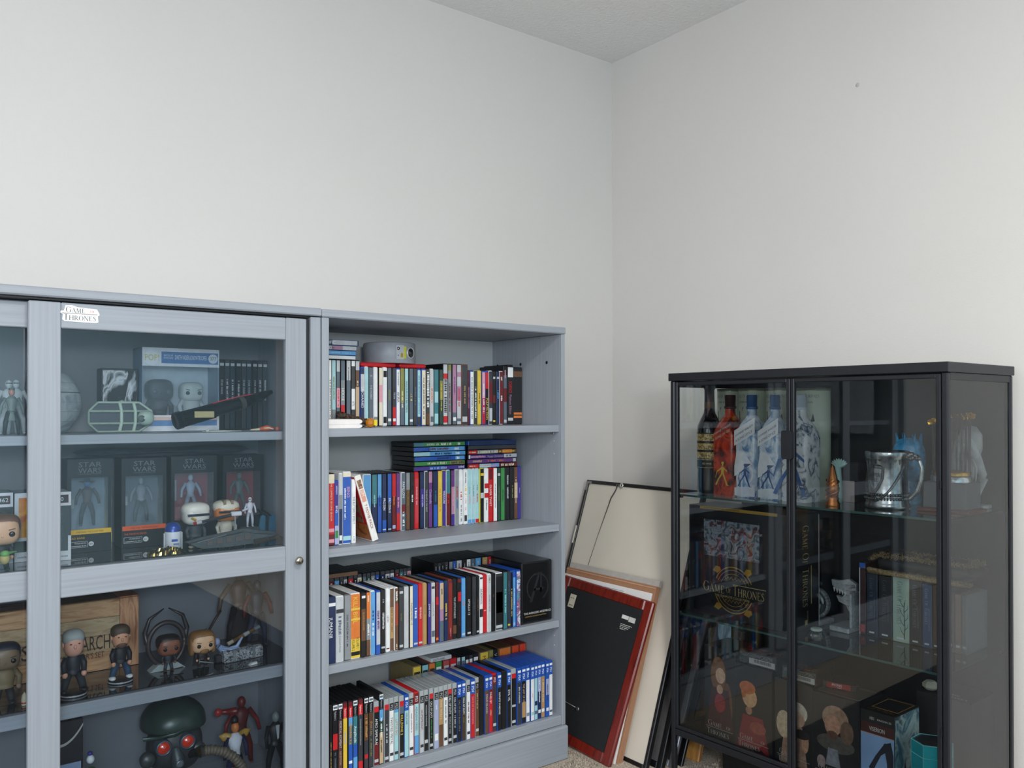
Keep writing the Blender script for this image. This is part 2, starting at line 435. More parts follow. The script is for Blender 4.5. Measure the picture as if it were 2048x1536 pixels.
# ------------------------------------------------------------------ grey furniture
GV = grain('9ca2aa', 'z'); GH = grain('9ca2aa', 'x'); GD = grain('9ca2aa', 'y')
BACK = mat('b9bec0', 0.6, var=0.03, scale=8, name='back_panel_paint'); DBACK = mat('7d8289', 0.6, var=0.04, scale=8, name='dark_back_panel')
YF = -0.397; ZT = 1.34
def bookcase():
    t = thing('bookcase', 'open grey wooden bookcase packed with disc cases, nearest the room corner', 'bookcase', (-0.997, YF, 0))
    ox = -0.997
    def P(name, a, b, m, r=0.0012):
        q = MB().bev((a[0]-ox, a[1]-YF, a[2]), (b[0]-ox, b[1]-YF, b[2]), r, m); return q.build(name, t)
    P('side_panel', (-1.4035, YF, 0.105), (-1.3845, -0.022, 1.3185), GV); P('side_panel', (-0.6045, YF, 0.105), (-0.590, -0.022, 1.3185), GV)
    P('top_panel', (-1.4045, YF-0.004, 1.319), (-0.589, -0.02, 1.34), GH, 0.003)
    for z in (1.0355, 0.7267, 0.428): P('shelf', (-1.384, YF+0.012, z-0.0215), (-0.605, -0.034, z), GH)
    P('bottom_panel', (-1.384, YF+0.002, 0.1065), (-0.605, -0.034, 0.135), GH)
    P('plinth', (-1.404, YF-0.012, 0.0), (-0.5865, -0.03, 0.1045), GH, 0.005)
    P('back_panel', (-1.402, -0.032, 0.11), (-0.592, -0.024, 1.318), BACK, 0.0004)
    for py, px in ((689, 1003.5), (696, 1050.5), (691.5, 1101.5)):
        pass
    for yy, zz in ((-0.062, 1.2335), (-0.190, 1.2335), (-0.325, 1.2335), (-0.36, 0.985), (-0.36, 0.945), (-0.36, 0.375), (-0.36, 0.345)):
        r = 0.005 if zz > 1.2 else 0.0022
        MB().lathe([(r*0.4, 0.0), (r, -0.0004), (r, 0.0006)], mat('0d0d0f', 0.8, var=0) if zz > 1.2 else mat('c9c6c0', 0.4), (-0.6052-ox, yy-YF, zz), 12, 'x').build('peg_hole', t)
    for z in (1.0355, 0.7267, 0.428):
        MB().bev((-0.6105-ox, -0.365-YF, z-0.029), (-0.6047-ox, -0.350-YF, z-0.0218), 0.001, mat('9a9a9c', 0.35, 0.6)).build('shelf_pin', t)
bookcase()

GLS = glass('door_glass', (0.95, 0.97, 0.985), 1.05, 1.5)
def glass_cabinet():
    ox = -2.01
    t = thing('display_cabinet', 'grey wooden display cabinet with sliding glass doors full of toys', 'cabinet', (ox, YF, 0))
    def P(name, a, b, m, r=0.0012, par=None):
        q = MB().bev((a[0]-ox, a[1]-YF, a[2]), (b[0]-ox, b[1]-YF, b[2]), r, m); return q.build(name, par or t)
    P('side_panel', (-2.615, YF+0.004, 0.105), (-2.588, -0.022, 1.3185), GV); P('side_panel', (-1.4325, YF+0.004, 0.105), (-1.4055, -0.022, 1.3185), GV)
    P('top_panel', (-2.616, YF-0.004, 1.321), (-1.4050, -0.02, 1.341), GH, 0.003)
    P('top_gap_shade', (-2.588, YF+0.012, 1.3155), (-1.4325, YF+0.05, 1.3205), mat('202226', 0.5), 0.0008)  # dark strip in the gap above the doors, shade put into its colour
    P('plinth', (-2.616, YF-0.012, 0), (-1.4055, -0.03, 0.1045), GH, 0.004)
    P('bottom_panel', (-2.588, YF+0.01, 0.1065), (-1.4325, -0.034, 0.135), GH)
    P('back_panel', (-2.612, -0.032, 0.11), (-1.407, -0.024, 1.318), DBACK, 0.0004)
    mt = mat('23282b', 0.06, coat=0.6, var=0.0, name='glossy_shelf_glass')
    for z, th in ((1.030, 0.021), (0.742, 0.021), (0.445, 0.030)):
        s = P('shelf', (-2.588, -0.350, z-th), (-1.4335, -0.034, z), GH)
        if z < 1.0: P('glass_mat', (-2.586, -0.335, z), (-1.435, -0.036, z+0.003), mt, 0.0005, s)
    # right sliding door (front track) and left sliding door (rear track)
    for k, (x0, x1, y0) in enumerate(((-2.054, -1.443, -0.391), (-2.588, -1.990, -0.366))):
        d = bpy.data.objects.new('sliding_door', None); COL.objects.link(d); d.parent = t
        def Q(name, a, b, m, r=0.002): return MB().bev((a[0]-ox, a[1]-YF, a[2]), (b[0]-ox, b[1]-YF, b[2]), r, m).build(name, d)
        y1 = y0+0.021; zt, zb = 1.3125, 0.112
        sl, sr = 0.0605, 0.0535
        Q('stile', (x0, y0, zb), (x0+sl, y1, zt), GV); Q('stile', (x1-sr, y0, zb), (x1, y1, zt), GV)
        for za, zc in ((1.2575, zt-0.0003), (0.6865, 0.7465), (zb+.0003, 0.175)): Q('rail', (x0+sl, y0+0.0005, za), (x1-sr, y1-0.0005, zc), GH)
        for za, zc in ((0.7465, 1.2575), (0.175, 0.6865)): Q('glass_pane', (x0+sl-0.002, y0+0.009, za-0.002), (x1-sr+0.002, y0+0.012, zc+0.002), GLS, 0.0001)
        if k == 0:
            x, z = at_y(y0, 594, 1120)
            kb = MB().lathe([(0.0, -0.021), (0.006, -0.0208), (0.0095, -0.018), (0.0105, -0.014), (0.0085, -0.009), (0.005, -0.006), (0.0045, 0.0)], mat('b9b2a4', 0.25, 1.0), (x-ox, y0-YF, z), 24, 'y')
            kb.build('door_knob', d)
            # logo sticker
            sx0, sz0 = at_y(y0, 121, 641); sx1, sz1 = at_y(y0, 199, 615)
            yy = y0-YF
            st = MB(); W = mat('f2f2f2', 0.35, var=0.02); K = mat('2b2a2c', 0.4, var=0); Rr = mat('c0392b', 0.4, var=0); Bn = mat('7a6a5c', .4, var=0)
            a, c, e, g_ = sx0-ox, sx1-ox, sz0, sz1; wd, hg = c-a, g_-e
            out = [(0.12, 1.0), (0.30, 1.03), (0.42, .93), (0.74, .88), (.93, .86), (.97, .70), (1.0, .58), (1.0, .46), (.96, .42), (.97, .0), (.90, -.05), (.5, -.04), (.10, -.02), (.04, .1), (.06, .42), (-.01, .52), (.01, .66), (.08, .64)]
            st.prism([(a+u*wd, yy-0.0008, e+v*hg) for u, v in out], (0, 0.0007, 0), W)
            st.text('GAME', front(a+0.13*wd, yy-0.0011, e+0.56*hg), 0.36*hg, K, maxw=0.60*wd, serif=True)
            st.text('OF', front(a+0.76*wd, yy-0.0011, e+0.61*hg), 0.17*hg, Rr, maxw=0.15*wd, serif=True)
            st.box((a+0.03*wd, yy-0.0011, e+0.485*hg), (a+0.95*wd, yy-0.0009, e+0.515*hg), Bn)
            st.text('THRONES', front(a+0.07*wd, yy-0.0011, e+0.07*hg), 0.38*hg, K, maxw=0.86*wd, serif=True)
            q = st.build('logo_sticker', d); q['label'] = 'white die-cut logo sticker on the top rail'
    P('side_gap_shade', (-1.4420, YF+0.012, 0.112), (-1.4330, YF+0.03, 1.312), mat('202226', .5), .0005)  # dark strip filling the gap beside the door, coloured as its shade
glass_cabinet()

# ------------------------------------------------------------------ black glass cabinet
BM = mat('23252a', 0.42, 0.3, var=0.03, scale=30, name='black_powder_coat')
CG = glass('cabinet_glass', (0.95, 0.97, 0.97), 0.85, 1.5)
SG = glass('shelf_glass', (0.86, 0.93, 0.91), 1.2, 1.5)
ED = mat('2f5650', 0.15, name='green_glass_edge')
def black_cabinet():
    t = gthing('glass_cabinet', 'black metal cabinet with glass doors holding bottles and box sets', 'cabinet', 0, 0, 0)
    D_, W_ = 0.3625, 0.80; ZB = 0.124
    def P(name, a, b, m, r=0.0015, par=None): return MB().bev(a, b, r, m).build(name, par or t)
    P('top_panel', (-0.004, -0.004, 1.168), (W_+0.003, D_+0.003, 1.191), BM)
    for x in (0.0, W_-0.0155):
        for y in (0.0, D_-0.0155): P('post', (x, y, 0.0), (x+0.0155, y+0.0155, 1.168), BM, 0.003)
    P('bottom_panel', (0.0155, 0.004, ZB), (W_-0.0155, D_-0.004, ZB+0.018), BM)
    P('front_rail', (0.0155, 0.0, ZB), (W_-0.0155, 0.012, ZB+0.019), BM)
    for x in (0.001, W_-0.0145): P('side_rail', (x, 0.0155, ZB), (x+0.0135, D_-0.0155, ZB+0.019), BM); P('side_rail', (x, 0.0155, 1.150), (x+0.0135, D_-0.0155, 1.168), BM)
    P('back_panel', (0.0155, D_-0.008, ZB+.018), (W_-0.0155, D_-0.004, 1.168), mat('1d2024', 0.45, 0.2, var=.03), .0005)
    for x in (0.004, W_-0.0075): P('side_glass', (x, 0.0155, ZB+0.019), (x+0.0035, D_-0.0155, 1.150), CG, 0.0002)
    for z in (0.834, 0.484):
        s = P('glass_shelf', (0.012, 0.016, z-0.0055), (W_-0.012, D_-0.012, z), SG, 0.0003)
        P('polished_edge', (0.012, 0.0148, z-0.0056), (W_-0.012, 0.0162, z+0.0001), ED, 0.0002, s)
        for x in (0.0155, W_-0.026):
            for y in (0.02, D_-0.03): P('shelf_support', (x, y, z-0.0115), (x+0.0105, y+0.009, z-0.006), mat('2a2a2a', .4), 0.0005)
    for k, (x0, x1) in enumerate(((0.0165, 0.4005), (0.4025, 0.7835))):
        d = bpy.data.objects.new('glass_door', None); COL.objects.link(d); d.parent = t
        f = 0.0105; zt, zb = 1.1645, ZB+0.021; y0, y1 = 0.0, 0.013
        for a, b in (((x0, y0, zb), (x0+f, y1, zt)), ((x1-f, y0, zb), (x1, y1, zt))): MB().bev(a, b, 0.0015, BM).build('door_stile', d)
        for za, zc in ((zb, zb+f), (zt-f, zt)): MB().bev((x0+f, y0+.0003, za), (x1-f, y1-.0003, zc), 0.0015, BM).build('door_rail', d)
        MB().bev((x0+f-0.002, 0.005, zb+f-0.002), (x1-f+0.002, 0.0085, zt-f+0.002), 0.0002, CG).build('glass_pane', d)
        if k == 0:
            u0, zc = at_w(-0.012, 1562, 861); u1, zd = at_w(-0.012, 1583, 919)
            pts = []; cx, cz, hw, hh_, r = (u0+u1)/2, (zc+zd)/2, (u1-u0)/2, (zc-zd)/2, 0.006
            for (qx, qz, a0) in ((1, 1, 0), (-1, 1, 90), (-1, -1, 180), (1, -1, 270)):
                for j in range(5):
                    a = radians(a0+j*22.5); pts.append((cx+qx*(hw-r)+r*cos(a), -0.012, cz+qz*(hh_-r)+r*sin(a)))
            MB().prism(pts, (0, 0.0115, 0), BM).build('door_handle', d)
    for z in (0.905, 0.35): P('hinge', (W_-0.019, -0.003, z), (W_-0.0145, 0.002, z+0.018), mat('101113', .4), .001)
black_cabinet()
# ------------------------------------------------------------------ disc cases
PAL = {'black': '1c1d20', 'charcoal': '3a3d42', 'slate': '5d6b78', 'grey': '8d9296', 'silver': 'c3c7ca', 'white': 'eef0f0',
       'cream': 'e6ddc4', 'beige': 'c9ae8c', 'tan': 'b8935f', 'brown': '6b4a34', 'maroon': '6d2024', 'red': 'c8262c', 'orange': 'dd7a35',
       'yellow': 'e3c347', 'olive': '8a8a4a', 'green': '3f8d4a', 'darkgreen': '2d4b40', 'teal': '3d7d86', 'aqua': 'a8d5da', 'sky': '5fa3da',
       'blue': '2a5bb5', 'navy': '1d2f57', 'indigo': '44348c', 'purple': '6a3a80', 'mauve': 'b183a0', 'pink': 'e3a0ae', 'lilac': 'aab2d6'}
WORD = {'darkgreen': 'dark-green', 'sky': 'sky-blue'}
def pc(c): return PAL.get(c, c)
def nm(c): return WORD.get(c, c)
HGT = {'D': 0.190, 'B': 0.1715, 'S': 0.173, 'T': 0.194}
SHELL = {'k': mat('141518', 0.35), 'c': mat('a6adaf', 0.12, coat=0.3, var=0.02), 'b': mat('1f4fa8', 0.3), 'p': mat('20409a', 0.25),
         'r': mat('c01c26', 0.3), 'w': mat('e9ebeb', 0.35), 'n': mat('2b5fae', 0.3)}
def scribble(mb, fn, length, h, m, seed, n=None):
    """print too small to read: short uneven dashes"""
    r = random.Random(seed); x = 0
    while x < length:
        wdt = r.uniform(0.35, 0.9)*h*0.6
        if r.random() < 0.82:
            a, b = x, min(length, x+wdt); y0 = r.uniform(0, 0.15)*h; y1 = h*r.uniform(0.75, 1.0)
            mb.add([fn(a, y0), fn(b, y0), fn(b, y1), fn(a, y1)], [(0, 1, 2, 3)], m)
        x += wdt+h*0.16
CASES = []
def disc_case(x0, x1, Y, z0, kind, shell, base, bands, title, tcol, hgt=None, depth=0.135, name='disc_case', flat=False, cat='movie case'):
    """upright case, spine facing the room; bands = [(from, to, colour)] measured from the top, title = (text, from, to)"""
    w_ = x1-x0; hg = hgt or HGT[kind]
    t = bpy.data.objects.new(name, None); COL.objects.link(t); t.empty_display_size = 0.01
    t.location = (x0, Y, z0)
    g = min(0.0006, w_*0.04); depth = min(depth, -0.0345-Y)
    b = MB().bev((g, 0.0, 0), (w_-g, depth, hg), 0.0013 if kind != 'S' else 0.0025, SHELL[shell] if isinstance(shell, str) else shell)
    b.build('case_shell', t)
    s = MB(); m0 = w_*0.10 if kind != 'T' else w_*0.03; zt = hg*0.985; zb = hg*0.015
    bm = base if not isinstance(base, str) else mat(pc(base), 0.3, coat=0.25)
    top = 0.0
    if shell in ('c', 'b', 'r', 'p') : top = 0.07 if shell == 'c' else 0.012
    y = -0.0005
    Zf = lambda f: zt-(zt-zb)*(top+(1-top)*f)
    s.box((m0, y, zb), (w_-m0, 0.0002, Zf(0)), bm)
    for (f0, f1, c) in bands:
        s.box((m0, y-0.00025, Zf(f1)), (w_-m0, 0.0, Zf(f0)), mat(pc(c), 0.3, coat=0.25) if isinstance(c, str) else c)
    s.build('spine_sleeve', t)
    if title:
        q = MB(); xc = w_/2
        for k, ti in enumerate(title):
            tx, f0, f1 = ti[0], ti[1], ti[2]; tc = mat(pc(ti[3]) if len(ti) > 3 else pc(tcol), 0.35, var=0)
            L = Zf(f0)-Zf(f1); hh = (w_-2*m0)*(ti[4] if len(ti) > 4 else 0.55); dx = ti[5]*w_ if len(ti) > 5 else 0
            fn = down(xc+dx, y-0.0005, Zf(f0), hh)
            if tx == '~': scribble(q, fn, L, hh, tc, hash((x0, k)) & 0xffff if False else int(x0*9999)+k)
            elif tx == '#':   # small mark
                q.box((m0*1.6, y-0.0005, Zf(f1)), (w_-m0*1.6, y, Zf(f0)), tc)
            else: q.text(tx, fn, hh, tc, maxw=L)
        if len(title) > 1 and all(ti[0] == '#' for ti in title):
            for ti in title: MB().box((m0*1.6, y-0.0005, Zf(ti[2])), (w_-m0*1.6, y, Zf(ti[1])), mat(pc(ti[3]) if len(ti) > 3 else pc(tcol), 0.35, var=0)).build('spine_mark', t)
        else: q.build('spine_lettering', t)
    return t
ORD = 'first second third fourth fifth sixth seventh eighth ninth tenth eleventh twelfth thirteenth fourteenth fifteenth sixteenth seventeenth eighteenth nineteenth twentieth'.split()
def ordinal(n):
    if n <= 20: return ORD[n-1]
    if n < 30: return 'twenty-'+ORD[n-21]
    if n == 30: return 'thirtieth'
    if n < 40: return 'thirty-'+ORD[n-31]
    return 'fortieth' if n == 40 else 'forty-'+ORD[n-41]
def row(entries, Y, z0, pyref, where, group, cat='movie case', name='disc_case', dpx=0.0):
    """entries: (px0, px1, kind, shell, base, bands, title, tcol)"""
    n = len(entries); last = -9
    for i, e in enumerate(entries):
        px0, px1, kind, shell, base, bands, title, tcol = e[:8]
        x0 = at_y(Y, px0, pyref)[0]; x1 = at_y(Y, px1, pyref)[0]
        x0 = max(x0, last+0.0002); last = x1
        dy = (i*37 % 7)*0.0006
        t = disc_case(x0, x1, Y+dy, z0+0.0003, kind, shell, base, bands, title, tcol, hgt=(e[8] if len(e) > 8 else None), name=name, cat=cat)
        def cw(k):
            b = entries[k][4]
            return nm(b) if isinstance(b, str) else entries[k][9]
        own = cw(i)
        if i == 0: lab = f'{own}-spined {cat} at the left end of the {where}'
        elif i == n-1: lab = f'{own}-spined {cat} at the right end of the {where}'
        else:
            lab = f'{own}-spined {cat} between {cw(i-1)} and {cw(i+1)} ones, {where}'
            same = sum(1 for k in range(1, n-1) if (cw(k), cw(k-1), cw(k+1)) == (own, cw(i-1), cw(i+1)))
            if same > 1 or lab in LAB: lab = f'{own}-spined {cat}, {ordinal(i+1)} from left, {where}'
        tag(t, lab, 'game case' if cat.startswith('game') else 'disc case', group)
def R(s, o): return lambda v: o+v/s
S1A = R(6.4, 640); S1B = R(6.4, 840)
HB = lambda c='blue': (0, 0.055, c)
def E(f, a, b, *r): return (f(a), f(b))+r
row1 = [
 E(S1A, 112, 147, 'D', 'k', 'white', [], [('~', .30, .95, 'charcoal', .5)], 'black'),
 E(S1A, 150, 208, 'D', 'k', 'aqua', [(.75, 1, 'grey')], [('~', .25, .6, 'olive', .4)], 'black'),
 E(S1A, 212, 264, 'D', 'k', 'slate', [(0, .17, 'silver'), (.42, .72, 'pink'), (.93, 1, 'silver')], [('~', .45, .7, 'red', .4)], 'black'),
 E(S1A, 270, 330, 'D', 'k', 'grey', [(0, .3, 'slate'), (.68, .87, 'red')], [('HOUSE', .42, .68, 'white', .7)], 'white'),
 E(S1A, 336, 396, 'D', 'k', 'slate', [(0, .3, 'silver'), (.85, 1, 'lilac')], [('~', .1, .3, 'charcoal', .3)], 'white'),
 E(S1A, 402, 456, 'D', 'k', 'charcoal', [(0, .08, 'white'), (.43, .75, 'white')], [('ATL', .62, .74, 'charcoal', .6)], 'white'),
 E(S1A, 458, 514, 'D', 'k', 'beige', [(0, .14, 'silver'), (.14, .40, 'brown')], [('~', .28, .38, 'cream', .4)], 'white'),
 E(S1A, 516, 570, 'B', 'b', 'navy', [(.10, .4, 'silver'), (.9, 1, 'white')], [('UNCHAINED', .32, .88, 'white', .7)], 'white'),
 E(S1A, 572, 626, 'S', 'w', 'aqua', [], [], 'white'),
 E(S1A, 628, 688, 'S', 'k', 'slate', [], [('B', .13, .17, 'silver', .5), ('THE HOBBIT', .30, .64, 'silver', .45)], 'white'),
 E(S1A, 692, 748, 'S', 'w', 'white', [(.85, .9, 'grey')], [], 'white'),
 E(S1A, 752, 803, 'S', 'k', 'pink', [(.0, .3, 'cream'), (.6, 1, 'cream')], [], 'white'),
 E(S1A, 806, 866, 'S', 'w', 'white', [], [('#', .05, .16, 'black'), ('#', .85, .96, 'black')], 'white'),
 E(S1A, 869, 924, 'S', 'k', 'slate', [], [('~', .38, .58, 'olive', .5), ('#', .88, .93, 'white')], 'white'),
 E(S1A, 926, 976, 'S', 'k', 'charcoal', [(.68, 1, 'red')], [('TRON', .42, .56, 'silver', .5), ('#', .88, .93, 'white')], 'white'),
 E(S1A, 978, 1028, 'B', 'b', 'white', [], [('AKIRA', .40, .72, 'black', .75), ('~', .05, .3, 'charcoal', .3)], 'white'),
 E(S1A, 1030, 1088, 'S', 'k', 'olive', [(.6, 1, 'slate')], [('~', .4, .7, 'cream', .4)], 'white'),
 E(S1A, 1090, 1140, 'S', 'k', 'aqua', [], [('INGLOURIOUS BASTERDS', .22, .80, 'black', .55)], 'white'),
 E(S1A, 1142, 1196, 'S', 'k', 'slate', [], [('~', .45, .57, 'yellow', .5), ('#', .9, .94, 'white')], 'white'),
 E(S1A, 1198, 1250, 'S', 'k', 'charcoal', [], [('~', .32, .65, 'slate', .5)], 'white'),
 E(S1A, 1252, 1296, 'B', 'b', 'aqua', [(.85, 1, 'charcoal')], [('~', .1, .8, 'teal', .4)], 'white'),
 E(S1A, 1300, 1356, 'B', 'b', 'cream', [], [('~', .1, .9, 'charcoal', .35)], 'white'),
 E(S1B, 78, 131, 'S', 'k', 'charcoal', [(.8, 1, 'brown')], [('~', .05, .7, 'white', .7)], 'white'),
 E(S1B, 133, 182, 'S', 'w', 'silver', [], [('~', .34, .6, 'orange', .5), ('#', .85, .95, 'slate')], 'white'),
 E(S1B, 184, 250, 'S', 'k', 'teal', [], [('#', .4, .6, 'aqua'), ('#', .8, .98, 'aqua')], 'white'),
 E(S1B, 252, 296, 'S', 'k', 'darkgreen', [(.2, .55, 'olive')], [('~', .25, .75, 'yellow', .4)], 'white'),
 E(S1B, 298, 361, 'D', 'k', 'silver', [(.15, .24, 'red'), (.86, .97, 'red')], [('~', .25, .8, 'charcoal', .7)], 'white'),
 E(S1B, 363, 411, 'D', 'k', 'grey', [(.0, .1, 'olive')], [('~', .3, .8, 'maroon', .4)], 'white'),
 E(S1B, 413, 470, 'D', 'k', 'mauve', [(.8, 1, 'slate')], [('~', .2, .5, 'purple', .35), ('#', .88, .94, 'white')], 'white'),
 E(S1B, 472, 531, 'D', 'k', 'silver', [(.12, .2, 'mauve'), (.36, .6, 'mauve'), (.9, .95, 'slate')], [('~', .4, .7, 'red', .35)], 'white'),
 E(S1B, 534, 620, 'D', mat('7d5a45', .5), 'charcoal', [], [('~', .35, .65, 'tan', .3), ('#', .87, .96, 'silver')], 'white'),
 E(S1B, 622, 642, 'B', 'k', 'maroon', [], [('~', .3, .7, 'pink', .5)], 'white'),
 E(S1B, 643, 689, 'B', 'b', 'white', [], [('~', .1, .9, 'slate', .4)], 'white'),
 E(S1B, 691, 741, 'S', mat('a8b06a', .4), 'charcoal', [], [('~', .3, .88, 'white', .45)], 'white'),
 E(S1B, 743, 792, 'S', mat('d8c75a', .4), 'yellow', [], [('~', .4, .62, 'brown', .4)], 'white'),
 E(S1B, 794, 836, 'B', 'b', 'pink', [(.5, 1, 'red')], [('~', .2, .8, 'white', .5)], 'white'),
 E(S1B, 838, 883, 'B', 'b', 'black', [(.0, .32, 'red')], [('PULP FICTION', .50, .92, 'yellow', .75)], 'white'),
 E(S1B, 885, 936, 'S', 'w', 'charcoal', [(.2, .6, 'maroon')], [('#', .7, .95, 'silver')], 'white'),
 E(S1B, 938, 976, 'S', 'k', 'black', [(.45, .6, 'maroon')], [('#', .1, .14, 'silver'), ('#', .93, .96, 'yellow')], 'white'),
 E(S1B, 978, 1019, 'S', 'k', 'navy', [], [('~', .36, .52, 'sky', .6), ('#', .1, .14, 'silver')], 'white'),
 E(S1B, 1021, 1072, 'S', 'w', 'maroon', [], [('~', .1, .2, 'white', .5), ('~', .46, .56, 'white', .5)], 'white'),
 E(S1B, 1074, 1121, 'D', 'k', 'slate', [(.0, .15, 'black'), (.38, .62, 'maroon')], [('~', .05, .2, 'pink', .5), ('#', .93, .98, 'silver')], 'white'),
 E(S1B, 1122, 1192, 'T', 'k', 'black', [(.03, .2, 'white')], [('SCARFACE', .27, .47, 'red', .6), ('Platinum Edition', .50, .84, 'mauve', .45), ('#', .9, .95, 'silver')], 'white'),
 E(S1B, 1196, 1310, 'T', 'k', 'black', [(.06, .16, 'brown')], [('#', .80, .84, 'orange'), ('#', .86, .9, 'orange')], 'white', 0.187),
]
row(row1, -0.207, 1.0355, 790, 'top shelf of the bookcase', 'upright movie cases on the top shelf')
S2A = R(5.909, 640); S2B = R(6.4, 840)
row2f = [
 E(S2A, 96, 171, 'T', 'k', 'red', [(0, .13, 'cream'), (.85, 1, 'maroon')], [('THE COMPLETE SECOND SEASON', .12, .72, 'cream', .28), ('#', .77, .82, 'pink'), ('#', .92, .97, 'pink')], 'white', .191),
 E(S2A, 173, 224, 'B', 'b', 'indigo', [(.45, .7, 'blue'), (.7, 1, 'lilac')], [('BING', .38, .55, 'white', .6), ('~', .05, .2, 'lilac', .5), ('#', .78, .9, 'green')], 'white'),
 E(S2A, 226, 272, 'D', 'w', 'navy', [(0, .3, 'silver'), (.3, .5, 'grey')], [('#', .88, .95, 'white')], 'white'),
 E(S2A, 275, 373, 'T', 'w', 'blue', [(0, .06, 'cream')], [('BING', .20, .60, 'pink', .4, .18), ('~', .22, .66, 'white', .22, -.22), ('#', .90, .96, 'aqua')], 'white', .193),
 E(S2A, 376, 427, 'B', 'w', 'white', [], [('THE BUTTERFLY EFFECT', .26, .70, 'slate', .6), ('~', .88, .97, 'grey', .4)], 'white'),
]
row(row2f, -0.340, 0.7267, 1010, 'near group of the second shelf', 'cases standing near the front of the second shelf')
